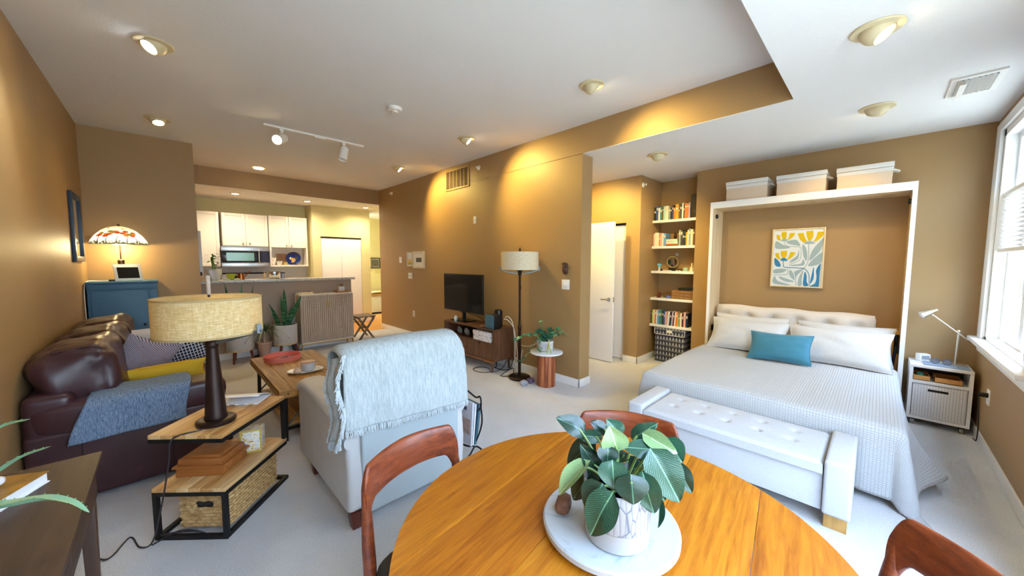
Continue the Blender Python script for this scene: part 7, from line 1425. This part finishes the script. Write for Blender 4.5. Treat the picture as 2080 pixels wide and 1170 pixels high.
# chairs
ck = wood('teak_chair', '#8f4620', '#6a2b12', axis=0, scale=1.4, rough=.36, coat=.0, c3='#52200c')
def chair(loc, ang, lab):
    """local: y points to the table, back at y = 0, width along x"""
    t = thing('dining_chair', lab, 'chair', loc, ang, 'teak dining chairs')
    hw = .215
    # one bent ribbon: rounded upper corners, arched lower edge that runs out into the posts
    def rail(u, v):
        a = 2 * u - 1; x = a * hw; q = abs(a); bow = -.055 * (1 - a * a)
        zt_ = .812 - .006 * a * a - .055 * max(0, (q - .86) / .14) ** 2.2
        zb_ = .676 + .020 * (1 - a * a) - .11 * max(0, (q - .74) / .26) ** 2.0
        zb_ = min(zb_, zt_ - .03); zc_ = (zt_ + zb_) / 2; hgt = (zt_ - zb_) / 2
        c = 2 * PI * v; s_, c_ = math.sin(c), math.cos(c); th = .0105 + .005 * q ** 3
        return (x, bow + th * math.copysign(abs(c_) ** .8, c_) - .016 * s_ * (1 - .7 * q), zc_ + hgt * math.copysign(abs(s_) ** .6, s_))
    mb = MB().grid(rail, 60, 24, cv=True); mb.f += [tuple(range(24)), tuple(60 * 24 + k for k in range(23, -1, -1))]; mb.build('back_rail', ck, t, W=False, smooth=True)
    for s in (-1, 1):
        P = spline([(s * .20, -.045, 0), (s * .205, -.02, .22), (s * .208, .012, .42), (s * .2105, .010, .56), (s * .2075, .002, .66), (s * .2055, -.006, .735)], 5); n = len(P)
        MB().tube(P, [.013 + .009 * math.sin(PI * min(1, i / (n - 1) * 1.1)) for i in range(n)], 12).build('rear_post', ck, t, W=False, smooth=True)
        MB().cyl((s * .225, .43, 0), (s * .225, .41, .42), .012, .019, 14).build('leg', ck, t, W=False, smooth=True); MB().tube([(s * .207, .01, .40), (s * .225, .41, .40)], .016, 8).build('side_rail', ck, t, W=False, smooth=True); MB().tube([(s * .205, -.005, .26), (s * .225, .415, .24)], .009, 8).build('stretcher', ck, t, W=False, smooth=True)
    MB().tube([(-.205, .01, .40), (.205, .01, .40)], .016, 8).build('cross_rail', ck, t, W=False); MB().tube([(-.225, .41, .40), (.225, .41, .40)], .016, 8).build('cross_rail', ck, t, W=False)
    mb = MB(); puff(mb, 0, .215, .438, .225, .215, .026, .35, 32, 12, .003); mb.build('seat_pad', mat('seat_cloth', '#3a3634', rough=.9), t, W=False, smooth=True)
    return t
c1 = chair((.650, 1.195, 0), PI + .17, 'teak dining chair in front of the white recliner')
dup(c1, (1.435, .745, 0), PI / 2 + .46, 'teak dining chair between the table and the bench')
dup(c1, (1.245, -.175, 0), .52, 'teak dining chair at the lower right corner, only its back rail showing')
# marble lazy susan and plant
px_, py_ = .835, .455
t = thing('lazy_susan', 'round white marble lazy susan on the dining table', 'lazy susan', (.872, .498, tz)); marble('marble_white', '#b6bbbd', '#8e9ba3', 7)
MB().lathe([(0, .012), (.18, .012), (.187, .017), (.187, .029), (.182, .034), (0, .034)], (.872, .498, tz), 56).build('disc', 'marble_white', t, smooth=True); MB().lathe([(0, .0005), (.09, .0005), (.09, .0115), (0, .0115)], (.872, .498, tz), 32).build('turntable', 'black_metal', t)
pz = tz + .0345
t = thing('potted_philodendron', 'dark variegated houseplant in a white carved pot on the marble disc', 'potted plant', (px_, py_, pz))
def carve():
    m, nt, b = _base('carved_pot'); v = _coords(nt); sp = nt.nodes.new('ShaderNodeSeparateXYZ'); nt.links.new(v, sp.inputs[0]); at = nt.nodes.new('ShaderNodeMath'); at.operation = 'ARCTAN2'; nt.links.new(sp.outputs[1], at.inputs[0]); nt.links.new(sp.outputs[0], at.inputs[1])
    cb = nt.nodes.new('ShaderNodeCombineXYZ'); k1 = nt.nodes.new('ShaderNodeMath'); k1.operation = 'MULTIPLY'; nt.links.new(at.outputs[0], k1.inputs[0]); k1.inputs[1].default_value = 6.4; nt.links.new(k1.outputs[0], cb.inputs[0])
    k2 = nt.nodes.new('ShaderNodeMath'); k2.operation = 'MULTIPLY'; nt.links.new(sp.outputs[2], k2.inputs[0]); k2.inputs[1].default_value = 15; nt.links.new(k2.outputs[0], cb.inputs[1])
    vo = nt.nodes.new('ShaderNodeTexVoronoi'); vo.feature = 'DISTANCE_TO_EDGE'; vo.inputs['Scale'].default_value = 1.0; vo.inputs['Randomness'].default_value = .6; nt.links.new(cb.outputs[0], vo.inputs['Vector'])
    nt.links.new(_ramp(nt, vo.outputs['Distance'], [(.0, lin('#5f6675')), (.06, lin('#a09d9b'))]), b.inputs['Base Color']); b.inputs['Roughness'].default_value = .45; _bump(nt, b, vo.outputs['Distance'], .5, .004); MATS['carved_pot'] = m
carve()
MB().lathe([(.0, .0), (.078, .0), (.083, .005), (.083, .05)], (px_, py_, pz), 44).build('pot_foot', mat('pot_white', '#a8a6a4', rough=.4), t, smooth=True); MB().lathe([(.083, .05), (.0865, .054), (.088, .15), (.083, .152), (.08, .13), (0, .13)], (px_, py_, pz), 44).build('pot', 'carved_pot', t, smooth=True); MB().lathe([(0, .1305), (.08, .1305)][::-1], (px_, py_, pz), 28).build('soil', 'soil', t)
def birkin(name, dark, light):
    m, nt, b = _base(name); v = _coords(nt); sp = nt.nodes.new('ShaderNodeSeparateXYZ'); nt.links.new(v, sp.inputs[0])
    def mth(op, a, b_=None, c_=None):
        n = nt.nodes.new('ShaderNodeMath'); n.operation = op
        for i, x in enumerate((a, b_, c_)):
            if x is None: continue
            if isinstance(x, (int, float)): n.inputs[i].default_value = x
            else: nt.links.new(x, n.inputs[i])
        return n.outputs[0]
    ax_ = mth('ABSOLUTE', sp.outputs[0]); nz = _noise(nt, v, 7, 3); ph = mth('ADD', mth('MULTIPLY', mth('SUBTRACT', sp.outputs[1], mth('MULTIPLY', mth('POWER', ax_, .8), .75)), 17), mth('MULTIPLY', nz, 1.6)); s = mth('PINGPONG', ph, .5)
    f = mth('MAXIMUM', mth('MULTIPLY', mth('LESS_THAN', s, mth('MULTIPLY', nz, .12)), .8), mth('LESS_THAN', ax_, .018)); nt.links.new(_ramp(nt, f, [(.1, lin(dark)), (.95, lin(light))]), b.inputs['Base Color']); b.inputs['Roughness'].default_value = .28; b.inputs['Specular IOR Level'].default_value = .6; MATS[name] = m
birkin('birkin_dark', '#0c261c', '#45755a'); birkin('birkin_mid', '#1b4736', '#6f9f80'); birkin('birkin_pale', '#7f9f6a', '#cfdcb0')
def leafmesh(curl, fold, seed):
    mb = MB(); n, m_ = 14, 8; vs = []; random.seed(seed)
    for i in range(n + 1):
        q = i / n; w = .5 * (math.sin(PI * q ** .62) ** .62) * (1 - .25 * q ** 3); y = q - .07 * (1 - q) ** 6
        for j in range(m_ + 1):
            a = 2 * j / m_ - 1; yy = y - .10 * abs(a) ** 1.5 * max(0, 1 - q * 5); vs.append((a * w, yy, fold * abs(a) * w * 2 - curl * q * q + .02 * math.sin(6 * q + 3 * a + seed)))
    mb._add(vs, [(i * (m_ + 1) + j, i * (m_ + 1) + j + 1, (i + 1) * (m_ + 1) + j + 1, (i + 1) * (m_ + 1) + j) for i in range(n) for j in range(m_)])
    me = bpy.data.meshes.new('leaf'); me.from_pydata(mb.v, [], mb.f); me.update()
    for p in me.polygons: p.use_smooth = True
    return me
LM = {}
for mn in ('birkin_dark', 'birkin_mid', 'birkin_pale'):
    for k, (c, f) in enumerate(((.22, .12), (.35, -.10), (.10, .30))):
        me = leafmesh(c, f, k); me.materials.append(MATS[mn]); LM[(mn, k)] = me
LV = [((.83, .568, 1.019), (.784, .611, 1.059), .048, 0, 0), ((.862, .531, 1.003), (.817, .572, 1.007), .03, 1, 0), ((.889, .523, 1.015), (.856, .541, 1.045), .03, 0, 1), ((.888, .483, 1.018), (.858, .496, 1.062), .042, 1, 0), ((.824, .454, 1.013), (.80, .457, 1.07), .055, 2, 0),
      ((.908, .447, 1.016), (.912, .397, 1.063), .036, 1, 1), ((.896, .406, 1.039), (.911, .336, 1.016), .036, 2, 2), ((.94, .366, 1.025), (.937, .331, .981), .046, 1, 0), ((.876, .38, 1.018), (.829, .424, 1.031), .040, 1, 1), ((.85, .364, 1.018), (.862, .301, .923), .070, 1, 0), ((.922, .337, .972), (.921, .297, .922), .038, 0, 0),
      ((.78, .389, .979), (.766, .372, .928), .062, 0, 1), ((.812, .372, .975), (.804, .345, .90), .054, 1, 0), ((.776, .437, .997), (.761, .423, .946), .056, 1, 0), ((.805, .468, 1.015), (.788, .457, .982), .043, 0, 0), ((.808, .505, .947), (.775, .524, 1.007), .040, 0, 0), ((.778, .518, .958), (.729, .567, .879), .036, 2, 2), ((.746, .452, .943), (.713, .47, .892), .058, 0, 1),
      ((.739, .422, .933), (.699, .455, .844), .064, 1, 0), ((.823, .52, .93), (.776, .563, .845), .060, 0, 0), ((.852, .55, .979), (.803, .598, .918), .050, 0, 0), ((.881, .371, .937), (.871, .347, .901), .036, 1, 0), ((.867, .355, .897), (.848, .347, .841), .012, 1, 2), ((.89, .418, .951), (.853, .443, .942), .05, 0, 0), ((.912, .398, .95), (.87, .433, .93), .045, 0, 0), ((.888, .463, .972), (.863, .467, .958), .03, 0, 0)]
stm = mat('petiole', '#8aa860', rough=.45); random.seed(2)
for k, (a, b, w, mi, ki) in enumerate(LV):
    a = Vector(a); b = Vector(b); d = b - a; L = d.length * 1.06; yv = d.normalized(); view = (Vector((0, 0, 1.5)) - a).normalized() + Vector((random.uniform(-.35, .35), random.uniform(-.35, .35), .15)); zv = (view - yv * view.dot(yv)).normalized(); xv = yv.cross(zv)
    w *= 1.32; M = Matrix(((xv.x * w, yv.x * L, zv.x * L * .9, a.x), (xv.y * w, yv.y * L, zv.y * L * .9, a.y), (xv.z * w, yv.z * L, zv.z * L * .9, a.z), (0, 0, 0, 1)))
    o = bpy.data.objects.new('leaf', LM[(('birkin_dark', 'birkin_mid', 'birkin_pale')[mi], ki)]); C.objects.link(o); o.parent = t; o.matrix_local = INV[t.name] @ M
    r0 = Vector((px_ + (a.x - px_) * .25, py_ + (a.y - py_) * .25, pz + .128)); mid = (r0 + a) / 2 + Vector((0, 0, .02)); MB().tube(bez([r0, mid, a, a + yv * .01], 6), .0032, 6).build('petiole', stm, t, smooth=True)
o = MB(); o.M = T(.80, .605, pz + .0) @ R(.4, 'Z'); random.seed(6); o.ball((0, 0, .022), (.035, .022, .0215), 9, 6, .7); o = o.build('mineral', mat('brown_mineral', '#6a4430', rough=.6, var=.5, vs=50, bump=.6, bs=60, bd=.004), smooth=False); tag(o, 'brown mineral lump on the marble disc behind the pot', 'stone')

# ------------------------------------------------------------------ sideboard in the left foreground
dw = wood('espresso', '#4a3226', '#332018', axis=1, scale=.9, rough=.5, coat=0); x0, x1, y0, y1, z1 = -.640, -.212, .95, 2.075, .76
t = thing('desk', 'dark brown wooden desk in the left foreground', 'desk', ((x0 + x1) / 2, (y0 + y1) / 2, 0)); Bx(x0, x1, y0, y1, z1 - .018, z1).build('top_board', dw, t, bevel=.003)
dwz = wood('espresso_z', '#4f3527', '#36231a', axis=2, scale=.7, rough=.35)
Bx(x0 + .02, x1 - .05, y1 - .05, y1 - .035, .60, z1 - .018).build('end_apron', dw, t); Bx(x0 + .02, x1 - .05, y0 + .035, y0 + .05, .60, z1 - .018).build('end_apron', dw, t); Bx(x0 + .02, x0 + .035, y0 + .05, y1 - .05, .60, z1 - .018).build('back_apron', dw, t)
Bx(x1 - .04, x1 - .02, y0 + .05, y1 - .05, .595, .615).build('front_rail', dw, t, bevel=.002)
ym = (y0 + y1) / 2
for k, (a, b) in enumerate(((y0 + .055, ym - .004), (ym + .004, y1 - .06))):
    n = 16; top = [(a + (b - a) * i / n, .735 - .022 * math.sin(PI * i / n) ** 2) for i in range(n + 1)]; poly = [(a, .618), (b, .618)] + top[::-1]
    dr = MB().prism_x(poly, x1 - .034, x1 - .014).build('drawer_front', dw, t, bevel=.002); MB().tube([(x1 - .024, p, q + .001) for p, q in top], .003, 5).build('finger_edge', mat('espresso_edge', '#8a6a52', rough=.3), dr, smooth=True)
for x in (x0 + .025, x1 - .045):
    for y in (y0 + .03, y1 - .05): MB().hexa([(x - .012, y - .012, 0), (x + .016, y - .012, 0), (x + .016, y + .016, 0), (x - .012, y + .016, 0)], [(x - .02, y - .022, z1 - .018), (x + .025, y - .022, z1 - .018), (x + .025, y + .025, z1 - .018), (x - .02, y + .025, z1 - .018)]).build('leg', dwz, t, bevel=.003)
# book, stone, aloe
t = thing('book', 'thick hardback with amber picture cover on the dark desk', 'book', (-.47, 1.87, z1), -.47); M = None
Bx(-.13, .125, -.085, .10, .0005, .004).build('back_cover', pg, t, W=False); Bx(-.13, .125, -.085, .10, .034, .037).build('front_cover', mat('amber_cover', '#a9772c', rough=.4, var=.5, vs=16), t, W=False); Bx(-.128, .121, -.082, .097, .004, .034).build('page_block', mat('page_white', '#f0efee', rough=.7), t, W=False)
o = MB(); o.M = T(-.425, 1.87, z1 + .0375) @ R(.4, 'Z'); o.ball((0, 0, .016), (.035, .022, .016), 10, 7, .8); o = o.build('stone', mat('white_quartz', '#e4dfe0', rough=.35, var=.1, vs=40), smooth=True); tag(o, 'white quartz lump lying on the amber book', 'stone')
t = thing('potted_aloe', 'aloe plant whose long leaves reach in from the left edge', 'potted plant', (-.47, 1.60, z1)); MB().lathe([(0, 0), (.06, 0), (.075, .12), (.078, .125), (.070, .125), (.066, .11), (0, .11)], (-.47, 1.60, z1 + .0005), 28).build('pot', 'white_ceramic', t, smooth=True); MB().lathe([(0, .111), (.066, .111)][::-1], (-.47, 1.60, z1), 24).build('soil', 'soil', t)
alo = mat('aloe_green', '#86b08a', rough=.4, var=.12, vs=12)
def aloe(pts, w):
    P = spline(pts, 6); n = len(P); mb = MB(); vs = []
    for i, p in enumerate(P):
        q = i / (n - 1); d = (P[min(i + 1, n - 1)] - P[max(i - 1, 0)]).normalized(); s = d.cross(Vector((0, 0, 1))).normalized(); up = s.cross(d); ww = w * (1 - q) ** .6 * .5 + .001
        vs += [p - s * ww + up * ww * .4, p - up * ww * .5, p + s * ww + up * ww * .4, p + up * ww * .12]
    mb._add(vs, [(4 * i + k, 4 * i + (k + 1) % 4, 4 * i + 4 + (k + 1) % 4, 4 * i + 4 + k) for i in range(n - 1) for k in range(4)]); l = mb.build('leaf', alo, t, smooth=True)
    for i in range(2, n - 2, 2):
        q = i / (n - 1); p = P[i]; d = (P[i + 1] - P[i - 1]).normalized(); s = d.cross(Vector((0, 0, 1))).normalized(); up = s.cross(d); ww = w * (1 - q) ** .6 * .5
        for sg in (-1, 1): a = p + s * sg * ww + up * ww * .4; MB().cyl(a, a + s * sg * .004 + up * .003, .0018, .0003, 5).build('thorn', 'petiole', l)
zb = z1 + .11
aloe([(-.46, 1.60, zb), (-.40, 1.57, .868), (-.33, 1.535, .873), (-.272, 1.56, .851), (-.22, 1.53, .83), (-.186, 1.497, .80)], .040)
aloe([(-.47, 1.61, zb), (-.43, 1.69, .885), (-.385, 1.76, .885), (-.33, 1.73, .925), (-.27, 1.684, .95)], .032)
aloe([(-.47, 1.61, zb), (-.43, 1.66, .97), (-.362, 1.70, 1.03), (-.297, 1.66, 1.05)], .030)
aloe([(-.47, 1.59, zb), (-.45, 1.45, .95), (-.42, 1.30, 1.0), (-.38, 1.2, .98)], .028); aloe([(-.48, 1.60, zb), (-.53, 1.55, .98), (-.58, 1.48, 1.05)], .028); aloe([(-.48, 1.61, zb), (-.52, 1.70, .96), (-.57, 1.80, .98)], .028); aloe([(-.47, 1.60, zb), (-.47, 1.58, 1.0), (-.46, 1.55, 1.12)], .026)
t = thing('outlet', 'white outlet with plug on the left wall behind the desk', 'outlet', (XL, 2.5, .62)); Bx(XL, XL + .007, 2.62, 2.70, .60, .72).build('plate', 'switch_white', t, bevel=.002); MB().cyl((XL + .005, 2.66, .64), (XL + .05, 2.66, .635), .014, n=12).build('plug', 'white_metal', t, smooth=True)
